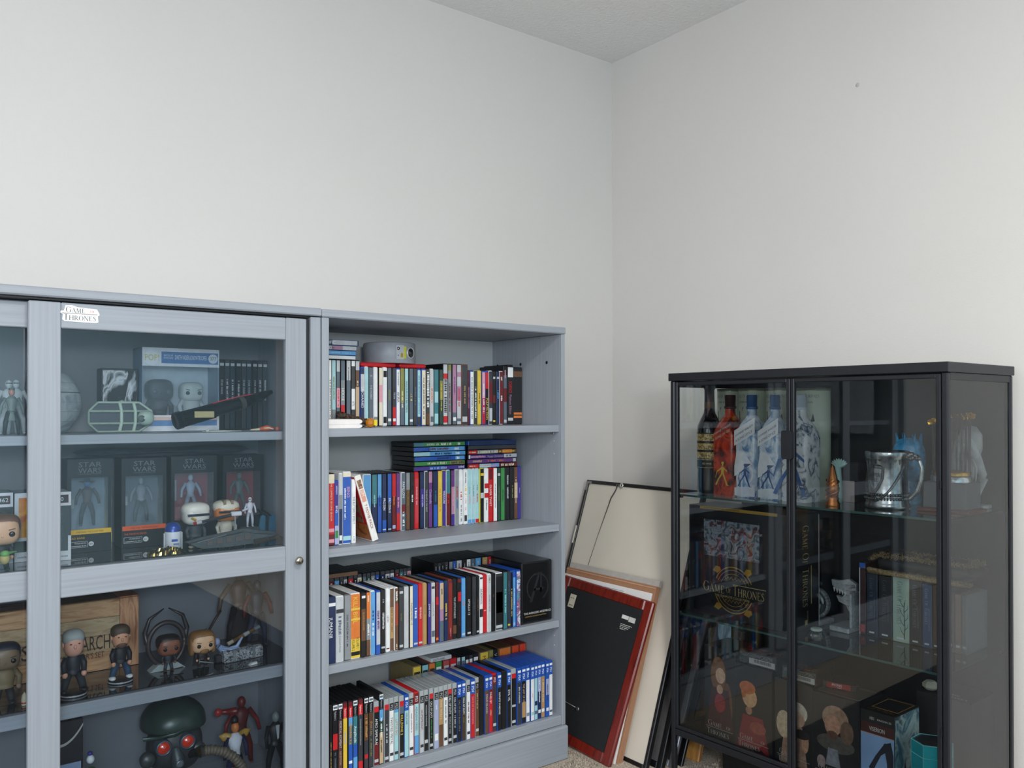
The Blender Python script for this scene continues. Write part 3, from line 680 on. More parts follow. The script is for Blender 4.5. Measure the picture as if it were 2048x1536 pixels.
row2 = [
 E(S2A, 505, 610, 'S', 'w', 'sky', [], [], 'white'),
 E(S2A, 612, 680, 'S', 'k', 'teal', [(.5, 1, 'navy')], [('~', .35, .6, 'aqua', .3)], 'white'),
 E(S2A, 682, 736, 'S', 'k', 'sky', [(.4, 1, 'blue')], [('~', .35, .55, 'navy', .35)], 'white'),
 E(S2A, 738, 795, 'S', 'k', 'navy', [(.8, 1, 'blue')], [('FROZEN', .42, .63, 'white', .6), ('#', .95, .97, 'silver')], 'white'),
 E(S2A, 797, 850, 'S', 'k', 'blue', [(.5, 1, 'navy')], [('FROZEN II', .42, .68, 'white', .6), ('#', .95, .97, 'silver')], 'white'),
 E(S2A, 852, 903, 'S', 'k', 'maroon', [(.0, .4, 'red')], [('~', .4, .55, 'orange', .5), ('#', .9, .96, 'lilac')], 'white'),
 E(S2A, 905, 956, 'S', 'k', 'purple', [(.7, 1, 'red')], [('~', .4, .6, 'pink', .5)], 'white'),
 E(S2A, 958, 1014, 'S', 'w', 'slate', [(.55, .7, 'maroon')], [('PAPILLON', .15, .52, 'white', .6), ('~', .68, .95, 'white', .6)], 'white'),
 E(S2A, 1016, 1067, 'S', 'k', 'brown', [(.0, .3, 'grey')], [('THE LION KING', .3, .65, 'olive', .4)], 'white'),
 E(S2A, 1069, 1121, 'S', 'k', 'black', [], [('~', .38, .52, 'white', .4)], 'white'),
 E(S2A, 1123, 1176, 'S', 'r', 'red', [(.1, .9, 'c83a44')], [('~', .25, .6, 'pink', .4)], 'white'),
 E(S2B, 3, 61, 'S', 'k', 'navy', [(.3, .6, 'indigo')], [('~', .4, .62, 'lilac', .4)], 'white'),
 E(S2B, 63, 112, 'S', 'w', 'charcoal', [], [('THE BEAUTY & THE BEAST', .32, .72, 'silver', .45)], 'white'),
 E(S2B, 114, 168, 'S', 'k', 'purple', [(.0, .2, 'mauve')], [('Cinderella', .32, .58, 'lilac', .7)], 'white'),
 E(S2B, 170, 227, 'S', 'k', 'navy', [(.6, 1, 'blue')], [('~', .35, .55, 'teal', .4)], 'white'),
 E(S2B, 230, 283, 'S', mat('58324f', .4), 'yellow', [], [('~', .32, .75, 'orange', .35)], 'white'),
 E(S2B, 285, 340, 'S', mat('d8c93a', .4), 'indigo', [], [('TREASURE', .36, .68, 'white', .5)], 'white'),
 E(S2B, 342, 397, 'S', 'w', 'teal', [(.42, 1, 'maroon')], [('~', .42, .6, 'red', .4)], 'white'),
 E(S2B, 399, 448, 'S', 'k', 'mauve', [(.0, .3, 'purple'), (.8, 1, 'indigo')], [('~', .3, .65, 'pink', .4)], 'white'),
 E(S2B, 450, 506, 'S', 'w', 'grey', [], [('~', .3, .5, 'red', .35), ('~', .5, .7, 'blue', .35)], 'white'),
 E(S2B, 508, 558, 'S', 'w', 'white', [], [('~', .38, .62, 'red', .6), ('~', .65, .95, 'slate', .4)], 'white'),
 E(S2B, 560, 606, 'S', 'w', 'white', [], [('~', .05, .25, 'slate', .5), ('~', .28, .5, 'yellow', .6), ('~', .52, .75, 'pink', .4), ('#', .84, .95, 'charcoal')], 'white'),
 E(S2B, 608, 666, 'S', 'w', 'aqua', [(.93, 1, 'sky')], [('~', .3, .45, 'slate', .3), ('~', .46, .64, 'pink', .4)], 'white'),
 E(S2B, 668, 713, 'S', 'w', 'aqua', [(.93, 1, 'sky')], [('~', .3, .5, 'slate', .3), ('~', .5, .66, 'pink', .4)], 'white'),
 E(S2B, 715, 766, 'S', 'w', 'aqua', [(.93, 1, 'red')], [('~', .3, .4, 'slate', .3), ('~', .46, .62, 'red', .4)], 'white'),
 E(S2B, 768, 823, 'S', mat('d6d23e', .4), 'black', [], [('#', .08, .13, 'yellow'), ('#', .45, .55, 'silver')], 'white'),
 E(S2B, 825, 882, 'S', 'w', 'white', [(.28, .37, 'red'), (.46, .55, 'red')], [('~', .6, .8, 'charcoal', .3)], 'white'),
 E(S2B, 884, 936, 'S', 'r', 'red', [(.0, .2, 'maroon')], [('OLIVER TWIST', .30, .72, 'white', .6)], 'white'),
 E(S2B, 938, 988, 'S', mat('c8262c', .4), 'white', [], [('~', .3, .75, 'slate', .25)], 'white'),
 E(S2B, 990, 1035, 'S', 'k', 'darkgreen', [], [('LOONEY ISLAND', .34, .72, 'olive', .4), ('#', .1, .15, 'silver')], 'white'),
 E(S2B, 1037, 1092, 'S', 'k', 'green', [], [('~', .4, .65, 'darkgreen', .35)], 'white'),
 E(S2B, 1098, 1161, 'S', 'k', 'black', [], [('~', .15, .6, 'silver', .4)], 'white'),
 E(S2B, 1163, 1204, 'S', 'k', 'black', [], [('~', .35, .6, 'olive', .5)], 'white'),
 E(S2B, 1206, 1256, 'S', 'k', 'brown', [(.3, .6, 'beige')], [('~', .2, .7, 'cream', .3)], 'white'),
 E(S2B, 1258, 1300, 'S', 'p', 'indigo', [], [('~', .4, .5, 'lilac', .25)], 'white'),
]
row(row2, -0.216, 0.7267, 990, 'second shelf of the bookcase', 'upright movie cases on the second shelf')
# tilted white box on the second shelf
def tilted():
    t = thing('leaning_box_set', 'thick white movie box set leaning sideways on the second shelf', 'box set')
    xr, zr = at_y(-0.345, 755, 1080)
    hg, wd = 0.187, 0.0185; an = radians(17.0)
        # local: hinge at lower outer edge, leaning towards -x at the top
    m = Matrix.Rotation(-an, 4, 'Y')
    t.matrix_world = Matrix.Translation((xr+0.0035, -0.345, 0.7272+wd*sin(an))) @ m
    MB().bev((-wd, 0, 0), (0, 0.135, hg), 0.001, mat('efece6', .4)).build('card_sleeve', t)
    s = MB(); yy = -0.0004
    red = mat('c8453f', .4, var=0); sal = mat('e3a38f', .4, var=0)
    s.box((-wd*.85, yy, hg*.80), (-wd*.2, 0, hg*.93), art(['f0d3b8', '5c4030', 'e8b48c'], 90))
    s.box((-wd*.85, yy, hg*.60), (-wd*.2, 0, hg*.78), sal)
    s.text('7 MOVIE PACK', down(-wd*.5, yy-.0003, hg*.56, wd*.42), wd*.42, mat('9a4a3c', .4, var=0), maxw=hg*.42)
    s.text('JIM', down(-wd*.5, yy-.0003, hg*.77, wd*.5), wd*.5, mat('efece6', .4), maxw=hg*.15)
    s.build('spine_print', t)
    c = MB(); xx = -wd-0.0004
    c.box((xx, 0.004, 0.004), (-wd+.0001, 0.131, hg*.985), mat('b3181f', .35))
    c.box((xx-.0003, 0.02, hg*.28), (-wd, 0.131, hg*.66), art(['2d2320', '8d6a50', '40211c'], 30))
    c.box((xx-.0003, 0.004, 0.004), (-wd, 0.131, hg*.26), art(['8a4a22', 'b06a30', '5a2c18'], 30))
    c.box((xx-.0005, 0.03, hg*.36), (-wd, 0.125, hg*.44), mat('8c2b28', .4))
    sx = MB(); 
    c.build('cover_print', t)
    # small line of white print on the red area
    q = MB()
    scribble(q, lambda a, b: (xx-.0006, 0.11-a, hg*.80-b), 0.07, 0.008, mat('e9d6d0', .4, var=0), 5)
    q.build('cover_lettering', t)
tilted()
# cases lying flat: spine is a horizontal strip
def flat_case(px0, px1, Y, z0, thick, shell, base, bands, title, label, group, depth=0.135, cat='movie case', topc=None):
    x0 = px0 if px0 < 0 else at_y(Y, px0, 900)[0]; x1 = at_y(Y, px1, 900)[0]; w_ = x1-x0
    t = thing('disc_case', label, 'disc case', (x0, Y, z0), 0, group)
    depth = min(depth, -0.0345-Y)
    MB().bev((0, 0, 0.0002), (w_, depth, thick-0.0002), 0.0013, SHELL[shell]).build('case_shell', t)
    s = MB(); y = -0.0005
    s.box((w_*.01, y, thick*.1), (w_*.99, 0.0002, thick*.9), mat(pc(base), .3, coat=.25) if isinstance(base, str) else base)
    for (f0, f1, c) in bands: s.box((w_*(.01+.98*f0), y-.0002, thick*.1), (w_*(.01+.98*f1), 0, thick*.9), mat(pc(c), .3, coat=.25) if isinstance(c, str) else c)
    s.build('spine_sleeve', t)
    q = MB()
    for (tx, f0, f1, c, hh) in title:
        h_ = thick*.8*hh; fn = front(w_*f0, y-.0005, thick*.5-h_/2)
        if tx == '~': scribble(q, fn, w_*(f1-f0), h_, mat(pc(c), .35, var=0), int(z0*9999)+int(w_*f0*999))
        else: q.text(tx, fn, h_, mat(pc(c), .35, var=0), maxw=w_*(f1-f0))
    if title: q.build('spine_lettering', t)
    return t
gA = 'flat cases stacked on the top shelf'
z = 1.0355+0.1905
for (p1, th, sh, ba, bd, ti, wd_) in (
   (712, .0118, 'k', 'white', [], [], 'plain white'), (712.5, .0138, 'n', 'sky', [], [('~', .3, .9, 'aqua', .3)], 'light-blue'),
   (714, .0138, 'k', 'silver', [(.55, .75, 'mauve')], [('~', .1, .6, 'slate', .6)], 'pale print-covered'),
   (718, .0160, 'n', 'navy', [(.55, .98, 'silver')], [('THE PACIFIC', .22, .60, 'white', .7)], 'navy and white')):
    flat_case(-1.3842, p1, -0.205, z, th, sh, ba, bd, ti, f'{wd_} disc case lying flat in the small stack on the top shelf', gA, cat='movie case'); z += th
gB = 'flat green and blue cases stacked on the second shelf'
z = 0.7267+0.1735
for (sh, ba, bd, ti, wd_) in (
   ('k', 'indigo', [(.3, .6, 'blue')], [('~', .30, .66, 'lilac', .7), ('~', .86, .97, 'silver', .6)], 'indigo, bottom one'),
   ('k', 'green', [(.7, .98, 'olive')], [('~', .25, .62, 'cream', .6), ('~', .72, .97, 'charcoal', .7)], 'bright green, second lowest'),
   ('k', 'blue', [(.8, .98, 'sky')], [('~', .42, .7, 'navy', .6), ('~', .82, .88, 'white', .8)], 'mid-blue, third lowest'),
   ('k', 'sky', [(.0, .3, 'aqua')], [('~', .4, .72, 'navy', .6), ('~', .8, .88, 'white', .8)], 'pale sky-blue'),
   ('k', 'blue', [(.3, .98, 'sky')], [('~', .28, .66, 'maroon', .6), ('~', .78, .86, 'white', .8)], 'blue with red lettering'),
   ('k', 'green', [(.0, .2, 'teal')], [('~', .25, .48, 'silver', .6), ('~', .52, .72, 'white', .6), ('~', .85, .9, 'white', .7)], 'dark green, topmost')):
    flat_case(828+RND.uniform(-1.5, 1.5), 931+RND.uniform(-1, 1.5), -0.214, z, .0142, sh, ba, bd, ti, f'{wd_} disc case in the flat green-blue stack, second shelf', gB); z += .0144
gC = 'flat red and purple cases stacked on the second shelf'
z = 0.7267+0.1735
for (sh, ba, bd, ti, wd_) in (
   ('k', 'maroon', [(.0, .2, 'red'), (.22, .45, 'aqua'), (.45, .62, 'sky')], [('~', .03, .17, 'cream', .4), ('~', .66, .95, 'cream', .8), ('~', .24, .6, 'pink', .5)], 'red with bubbles, bottom one'),
   ('k', 'purple', [(.93, .99, 'silver')], [('~', .4, .72, 'orange', .5), ('~', .1, .28, 'beige', .6)], 'plain purple'),
   ('k', 'indigo', [(.72, .99, 'silver'), (.0, .03, 'white')], [('Peppa Christmas', .38, .70, 'beige', .6), ('~', .05, .34, 'pink', .6), ('~', .76, .86, 'navy', .6)], 'indigo with a white end'),
   ('k', 'brown', [(.0, .17, 'red'), (.18, .6, 'grey'), (.7, .9, 'orange')], [('~', .02, .15, 'cream', .4), ('~', .2, .6, 'cream', .7), ('~', .62, .95, 'yellow', .5)], 'brown and red picture-covered'),
   ('k', 'charcoal', [], [], 'charcoal, second from top'),
   ('n', 'navy', [], [], 'plain navy, topmost')):
    flat_case(936+RND.uniform(-1, 1), 1034+RND.uniform(-1.5, 1), -0.214, z, .0142, sh, ba, bd, ti, f'{wd_} disc case in the flat stack nearest the bookcase side', gC); z += .0144
S3A = R(5.908, 640); S3B = R(6.4, 860)
row3 = [
 E(S3A, 92, 186, 'T', mat('1e2e4a', .4), 'navy', [], [('JUMANJI', .3, .85, 'white', .5, -.12), ('#', .08, .13, 'white')], 'white', .173),
 E(S3A, 189, 283, 'T', 'w', 'silver', [], [('COLLECTION', .60, .86, 'slate', .25), ('~', .3, .58, 'slate', .45), ('#', .19, .25, 'charcoal')], 'white', .172),
 E(S3A, 288, 368, 'S', mat('6f7673', .3, .5), 'grey', [], [('DARK WORLD', .30, .55, 'black', .35), ('~', .55, .8, 'charcoal', .3)], 'white'),
 E(S3A, 370, 482, 'T', 'w', 'orange', [(.70, 1, 'yellow'), (.22, .25, 'yellow'), (.38, .41, 'yellow')], [('KILL BILL', .04, .68, 'yellow', .5), ('VOLUME 1', .68, .86, 'black', .3, .22), ('VOLUME 2', .70, .88, 'black', .3, -.22), ('#', .90, .96, 'black')], 'white', .173),
 E(S3A, 485, 546, 'S', 'k', 'brown', [(.0, .25, 'black'), (.75, 1, 'black')], [('BLADE RUNNER', .30, .66, 'tan', .4), ('#', .04, .08, 'white')], 'white'),
 E(S3A, 548, 602, 'S', 'k', 'grey', [(.0, .42, 'orange'), (.75, 1, 'brown')], [('~', .05, .15, 'cream', .4), ('~', .5, .68, 'white', .5)], 'white'),
 E(S3A, 605, 660, 'S', 'w', 'sky', [], [('~', .3, .45, 'navy', .5), ('~', .5, .7, 'white', .5)], 'white'),
 E(S3A, 662, 716, 'B', 'b', 'silver', [(.85, 1, 'blue')], [('~', .3, .6, 'purple', .7)], 'white'),
 E(S3A, 718, 780, 'S', 'k', 'black', [], [('~', .15, .2, 'silver', .4), ('~', .36, .62, 'silver', .5), ('#', .9, .93, 'silver')], 'white'),
 E(S3A, 782, 830, 'S', 'w', 'white', [], [('LEON', .42, .56, 'maroon', .5), ('#', .94, .96, 'maroon')], 'white'),
 E(S3A, 832, 881, 'S', 'w', 'brown', [(.3, .8, 'tan')], [('~', .3, .7, 'brown', .4)], 'white'),
 E(S3A, 883, 930, 'S', 'w', 'brown', [(.25, .6, 'a04830')], [('~', .05, .2, 'white', .6), ('~', .9, .98, 'cream', .4)], 'white'),
 E(S3A, 934, 992, 'S', 'k', 'charcoal', [], [('THE THING', .42, .54, 'olive', .4), ('#', .06, .1, 'silver'), ('#', .93, .97, 'silver')], 'white'),
 E(S3A, 994, 1058, 'S', mat('8f989c', .2, .7), 'silver', [], [('~', .4, .6, 'pink', .12)], 'white'),
 E(S3A, 1060, 1100, 'S', 'k', 'cream', [], [('FACING MOVIES 1+2', .28, .64, 'charcoal', .55)], 'white'),
 E(S3A, 1102, 1163, 'S', 'n', 'blue', [], [('~', .37, .54, 'white', .55), ('#', .94, .97, 'silver')], 'white'),
 E(S3A, 1165, 1220, 'S', 'r', 'red', [], [('MEN IN BLACK', .36, .56, 'white', .45), ('#', .94, .97, 'silver')], 'white'),
 E(S3A, 1222, 1272, 'S', mat('b98f68', .5), 'tan', [], [('~', .35, .5, 'brown', .2)], 'white'),
 E(S3A, 1274, 1313, 'S', 'k', 'indigo', [], [('JOHN WICK', .34, .62, 'white', .55)], 'white'),
 E(S3A, 1315, 1366, 'S', mat('8d9296', .3, .5), 'silver', [], [('GLADIATOR', .32, .6, 'grey', .45), ('#', .06, .10, 'charcoal'), ('#', .80, .9, 'slate')], 'white'),
 E(S3B, 77, 120, 'S', 'k', 'maroon', [(.25, .38, 'red')], [('#', .93, .97, 'orange')], 'white'),
 E(S3B, 122, 178, 'B', 'b', 'beige', [(.45, .65, 'mauve'), (.65, 1, 'slate')], [('~', .1, .2, 'charcoal', .4)], 'white'),
 E(S3B, 180, 237, 'S', 'k', 'navy', [], [('~', .38, .65, 'yellow', .5)], 'white'),
 E(S3B, 239, 296, 'S', mat('7a3226', .4), 'maroon', [(.05, .9, '8a2f28')], [('~', .8, .95, 'pink', .2)], 'white'),
 E(S3B, 298, 352, 'S', 'k', 'black', [(.78, .92, 'brown')], [('THE UNTOUCHABLES', .30, .66, 'silver', .6)], 'white'),
 E(S3B, 354, 402, 'S', 'k', 'black', [(.0, .06, 'maroon'), (.22, .38, 'red')], [('~', .4, .8, 'maroon', .3)], 'white'),
 E(S3B, 404, 461, 'S', 'n', 'sky', [], [('~', .4, .5, 'orange', .4), ('#', .94, .97, 'silver')], 'white'),
 E(S3B, 476, 537, 'S', 'k', 'black', [], [('APOLLO 13', .37, .66, 'white', .5), ('#', .94, .97, 'silver')], 'white'),
 E(S3B, 541, 592, 'S', 'k', 'charcoal', [], [('~', .45, .55, 'slate', .3)], 'white'),
 E(S3B, 594, 636, 'S', 'k', 'black', [], [('~', .38, .62, 'brown', .4), ('#', .94, .97, 'silver')], 'white'),
 E(S3B, 638, 685, 'S', 'w', 'white', [(.58, .72, 'charcoal')], [('DEADPOOL', .23, .5, 'black', .65), ('#', .03, .06, 'charcoal')], 'white'),
 E(S3B, 687, 738, 'S', 'r', 'red', [], [('2', .60, .66, 'white', .6)], 'white'),
 E(S3B, 740, 787, 'S', 'w', 'silver', [], [('~', .05, .15, 'olive', .5), ('~', .34, .65, 'mauve', .4)], 'white'),
 E(S3B, 790, 846, 'S', 'k', 'black', [], [('~', .36, .42, 'brown', .3)], 'white'),
 E(S3B, 849, 936, 'T', 'w', 'charcoal', [(.05, .9, 'black'), (.33, .7, 'maroon')], [('#', .92, .97, 'silver')], 'white', .171),
 E(S3B, 938, 991, 'S', 'k', 'teal', [], [('~', .3, .75, 'aqua', .4)], 'white'),
 E(S3B, 993, 1034, 'S', 'k', 'charcoal', [], [('~', .15, .4, 'slate', .4), ('#', .93, .96, 'yellow')], 'white'),
 E(S3B, 1036, 1067, 'B', 'b', 'black', [], [('~', .3, .8, 'yellow', .5)], 'white'),
 E(S3B, 1069, 1106, 'B', 'b', 'sky', [(.0, .1, 'blue')], [('~', .3, .6, 'white', .3), ('#', .93, .97, 'lilac')], 'white'),
 E(S3B, 1108, 1162, 'B', 'b', art(['2456a6', 'd8e2ea', '9a3f6a', '2ba0ae', 'd06a3a'], 40), [], [], 'white', .1715, 'multicolour'),
]
row(row3, -0.372, 0.428, 1230, 'third shelf of the bookcase', 'upright movie cases on the third shelf')
row3b = []
cols = ['maroon', 'sky', 'charcoal', 'silver', 'red', 'black', 'cream', 'slate', 'darkgreen', 'grey', 'blue', 'navy', 'silver', 'white', 'maroon', 'teal', 'slate', 'pink']
xs = [98, 167, 233, 282, 329, 398, 442, 502, 551, 602, 656, 712, 770, 832, 882, 937, 986, 1033, 1084]
for i, c in enumerate(cols):
    row3b.append(E(S3A, xs[i], xs[i+1], 'D', 'k', c, [(.0, .05, 'charcoal'), (.3, .8, 'charcoal')], [('~', .08, .28, 'white' if c not in ('white', 'silver', 'cream', 'pink') else 'charcoal', .4)], 'white'))
row(row3b, -0.215, 0.428, 1150, 'back row of the third shelf', 'half-hidden movie cases at the back of the third shelf')
cols = ['charcoal', 'black', 'slate', 'grey', 'blue', 'silver', 'black', 'white', 'charcoal', 'sky', 'tan', 'red', 'maroon', 'black', 'brown']
xs = [-120, -60, 0, 100, 243, 292, 340, 418, 468, 526, 582, 664, 742, 806, 880, 950]
xs = [v for v in (240-190, 240-140, 240-95, 240-50)]+[243, 292, 340, 418, 468, 526, 582, 664, 742, 798]
cols = ['black', 'charcoal', 'black', 'charcoal', 'grey', 'blue', 'silver', 'black', 'white', 'slate', 'sky', 'tan', 'red']
row3c = []
for i, c in enumerate(cols):
    row3c.append(E(S3B, xs[i], xs[i+1], 'D', 'k', c, [], [('~', .05, .2, 'charcoal' if c in ('silver', 'white', 'grey') else 'silver', .3)], 'white'))
row(row3c, -0.205, 0.428, 1125, 'rear group of the third shelf', 'half-hidden movie cases behind the third shelf row')
# brown case lying on the back row of shelf three, far left
flat_case(-1.383, 716, -0.235, 0.428+0.1905, .0135, 'k', 'brown', [], [], 'brown disc case lying flat on the back row of the third shelf', None)
S4A = R(6.246, 640); S4B = R(5.775, 860)
def ps2(c='black'): return [(0, .075, 'white'), (.075, .22, c)]
def game(f, a, b, typ, base, bands, title):
    """typ: 2 = older tall case with header, 3 = clear case, 4 = blue case"""
    if typ == '2': return E(f, a, b, 'D', 'k', base, [(0, .065, 'white'), (.075, .22, 'black')]+bands, [('#', .018, .048, 'slate'), ('PlayStation 2', .085, .21, 'silver', .42)]+title, 'white')
    if typ == '2r': return E(f, a, b, 'D', 'k', base, [(0, .065, 'maroon'), (.065, .22, 'red')]+bands, [('PlayStation 2', .085, .21, 'white', .42)]+title, 'white')
    if typ == '3': return E(f, a, b, 'B', 'c', base, [(0, .125, 'black')]+bands, [('PS3', .02, .12, 'silver', .62)]+title, 'white')
    if typ == '3p': return E(f, a, b, 'B', 'c', base, [(0, .09, 'red')]+bands, title, 'white')
    if typ == '3r': return E(f, a, b, 'B', 'r', base, [(0, .17, 'maroon')]+bands, [('PS3', .04, .15, 'white', .6)]+title, 'white')
    if typ == '4': return E(f, a, b, 'B', 'b', base, [(0, .235, 'blue')]+bands, [('PS4', .095, .22, 'white', .62), ('#', .02, .06, 'white', .4)]+title, 'white')
    if typ == 's': return E(f, a, b, 'S', 'k', base, bands, title, 'white')
row4 = [
 E(S4A, 118, 156, 'D', 'k', 'black', [], [('~', .5, .9, 'tan', .4)], 'white'),
 game(S4A, 158, 228, '2', 'black', [(.40, .62, 'red')], [('~', .66, .95, 'slate', .4)]),
 game(S4A, 231, 290, '2', 'mauve', [(.22, 1, '5c3a38')], [('MORTAL KOMBAT', .24, .62, 'silver', .6), ('DECEPTION', .66, .95, 'beige', .45)]),
 game(S4A, 292, 351, '2r', 'yellow', [], [('~', .38, .58, 'lilac', .5)]),
 game(S4A, 354, 411, '2r', 'slate', [(.22, .34, 'sky'), (.6, 1, 'blue')], [('~', .3, .6, 'tan', .6), ('#', .83, .87, 'white')]),
 game(S4A, 414, 476, '2', 'teal', [(.62, .8, 'blue'), (.8, 1, 'sky')], [('Amplitude', .36, .62, 'white', .65)]),
 game(S4A, 479, 546, '2r', 'charcoal', [(.88, 1, 'red')], [('~', .28, .66, 'grey', .35)]),
 game(S4A, 549, 607, '2', 'brown', [(.6, 1, 'charcoal')], [('~', .28, .55, 'tan', .6), ('#', .8, .86, 'red')]),
 game(S4A, 609, 672, '2', 'charcoal', [(.22, .4, '5a4030')], [('SPARTAN', .34, .56, 'tan', .55), ('~', .6, .85, 'olive', .35)]),
 game(S4A, 675, 744, '3p', 'black', [(.62, 1, 'maroon')], [('AFRO SAMURAI', .20, .76, 'white', .55), ('#', .9, .95, 'silver')]),
 game(S4A, 747, 801, '2', 'sky', [(.38, .55, 'darkgreen'), (.55, 1, 'beige')], [('~', .34, .62, 'white', .5), ('~', .66, .84, 'charcoal', .5)]),
 game(S4A, 803, 866, '3p', 'charcoal', [], [('~', .34, .66, 'silver', .4), ('#', .9, .95, 'silver')]),
 game(S4A, 868, 928, '3', 'white', [], [('TWISTED METAL', .24, .78, 'black', .6), ('#', .86, .91, 'charcoal')]),
 game(S4A, 930, 990, '3', 'aqua', [(.125, .18, 'sky')], [('LITTLE BIG', .30, .80, 'orange', .55), ('#', .86, .91, 'charcoal')]),
 game(S4A, 991, 1052, '3p', 'black', [(.09, .22, 'slate')], [('KILLZONE 2', .24, .74, 'yellow', .6), ('#', .9, .95, 'silver')]),
 game(S4A, 1055, 1114, '4', 'aqua', [], [('KILLZONE', .28, .54, 'charcoal', .4)]),
 game(S4A, 1116, 1179, '3', 'white', [], [('~', .25, .6, 'grey', .3), ('#', .86, .91, 'charcoal')]),
 game(S4A, 1181, 1246, '3r', 'aqua', [(.7, 1, 'sky')], [('ASSASSINS CREED', .22, .68, 'slate', .45)]),
 game(S4A, 1248, 1301, '3', 'silver', [], [('HOMEFRONT', .24, .72, 'maroon', .6), ('#', .86, .91, 'charcoal')]),
 game(S4A, 1303, 1359, '3', 'black', [], [('MODERN WARFARE', .18, .70, 'silver', .4), ('#', .80, .86, 'silver')]),
 game(S4B, -2, 46, '3p', 'black', [], [('CALL OF DUTY', .14, .44, 'white', .55), ('~', .46, .8, 'green', .4), ('#', .9, .95, 'silver')]),
 game(S4B, 48, 101, '3', 'lilac', [], [('~', .2, .3, 'white', .3), ('#', .74, .86, 'white')]),
 game(S4B, 103, 158, '3', 'tan', [(.6, 1, 'brown')], [('DARK SOULS 2', .16, .8, 'cream', .45)]),
 game(S4B, 160, 212, '3', 'white', [], [('~', .18, .6, 'slate', .4), ('#', .86, .91, 'charcoal')]),
 game(S4B, 214, 262, '3p', 'black', [], [('CALL OF DUTY', .12, .46, 'white', .6), ('WORLD AT WAR', .5, .84, 'silver', .4), ('#', .9, .95, 'silver')]),
 game(S4B, 264, 315, '3', 'black', [], [('CALL OF DUTY', .16, .46, 'white', .45), ('~', .48, .72, 'silver', .4), ('#', .86, .91, 'silver')]),
 game(S4B, 317, 370, '4', 'black', [], [('CALL OF DUTY BLACK OPS 4', .28, .82, 'grey', .45)]),
 game(S4B, 372, 420, '4', 'charcoal', [(.5, 1, '4a3a2a')], [('CALL OF DUTY', .26, .56, 'white', .5), ('WWII', .6, .78, 'olive', .4)]),
 game(S4B, 422, 467, '3', 'white', [], [('~', .3, .7, 'maroon', .45), ('#', .86, .91, 'charcoal')]),
 game(S4B, 468, 526, '4', 'red', [], [('DAYS OF RECKONING', .28, .84, 'pink', .4)]),
 game(S4B, 528, 572, '3', 'brown', [], [('~', .2, .5, 'beige', .4), ('#', .86, .91, 'silver')]),
 game(S4B, 574, 632, 's', 'black', [], []),
 game(S4B, 634, 681, '4', 'brown', [], [('DEAD ISLAND', .30, .66, 'silver', .55)]),
 game(S4B, 683, 727, '4', 'red', [(.235, .35, 'maroon')], [('DEAD BY', .28, .56, 'white', .55), ('~', .58, .72, 'beige', .4)]),
 game(S4B, 728, 776, '3r', 'charcoal', [], [('~', .3, .7, 'maroon', .4), ('#', .86, .91, 'silver')]),
 game(S4B, 778, 827, '4', 'black', [], [('INFINITE WARFARE', .32, .72, 'white', .5)]),
 game(S4B, 833, 892, 's', 'black', [], []),
 game(S4B, 894, 942, '4', 'black', [], [('EVIL VS.', .32, .68, 'white', .6)]),
 game(S4B, 947, 1005, '3p', 'black', [], [('#', .6, .64, 'silver'), ('#', .9, .95, 'silver')]),
 game(S4B, 1007, 1058, '4', 'charcoal', [], [('~', .32, .62, 'silver', .4)]),
 game(S4B, 1062, 1113, '4', 'black', [(.62, .9, 'tan')], [('THE LAST OF US', .28, .62, 'beige', .55)]),
 game(S4B, 1115, 1160, '4', 'white', [], [('#', .84, .9, 'grey')]),
 game(S4B, 1163, 1206, '4', 'white', [], [('~', .5, .6, 'pink', .3), ('#', .84, .9, 'aqua')]),
 game(S4B, 1207, 1247, '4', 'aqua', [], [('#', .66, .74, 'navy'), ('#', .84, .9, 'slate')]),
 game(S4B, 1249, 1290, '4', 'lilac', [(.5, 1, 'navy')], [('~', .3, .7, 'white', .4), ('#', .84, .9, 'white')]),
 game(S4B, 1291, 1336, '4', 'tan', [], [('~', .3, .75, 'cream', .35), ('#', .84, .9, 'white')]),
 game(S4B, 1338, 1377, '4', 'blue', [(.3, .6, 'lilac')], [('~', .4, .7, 'charcoal', .4), ('#', .84, .9, 'white')]),
 game(S4B, 1379, 1421, '4', 'white', [], [('#', .90, .94, 'slate')]),
]
row(row4, -0.380, 0.135, 1450, 'bottom shelf of the bookcase', 'upright video game cases on the bottom shelf', cat='game case', name='game_case')
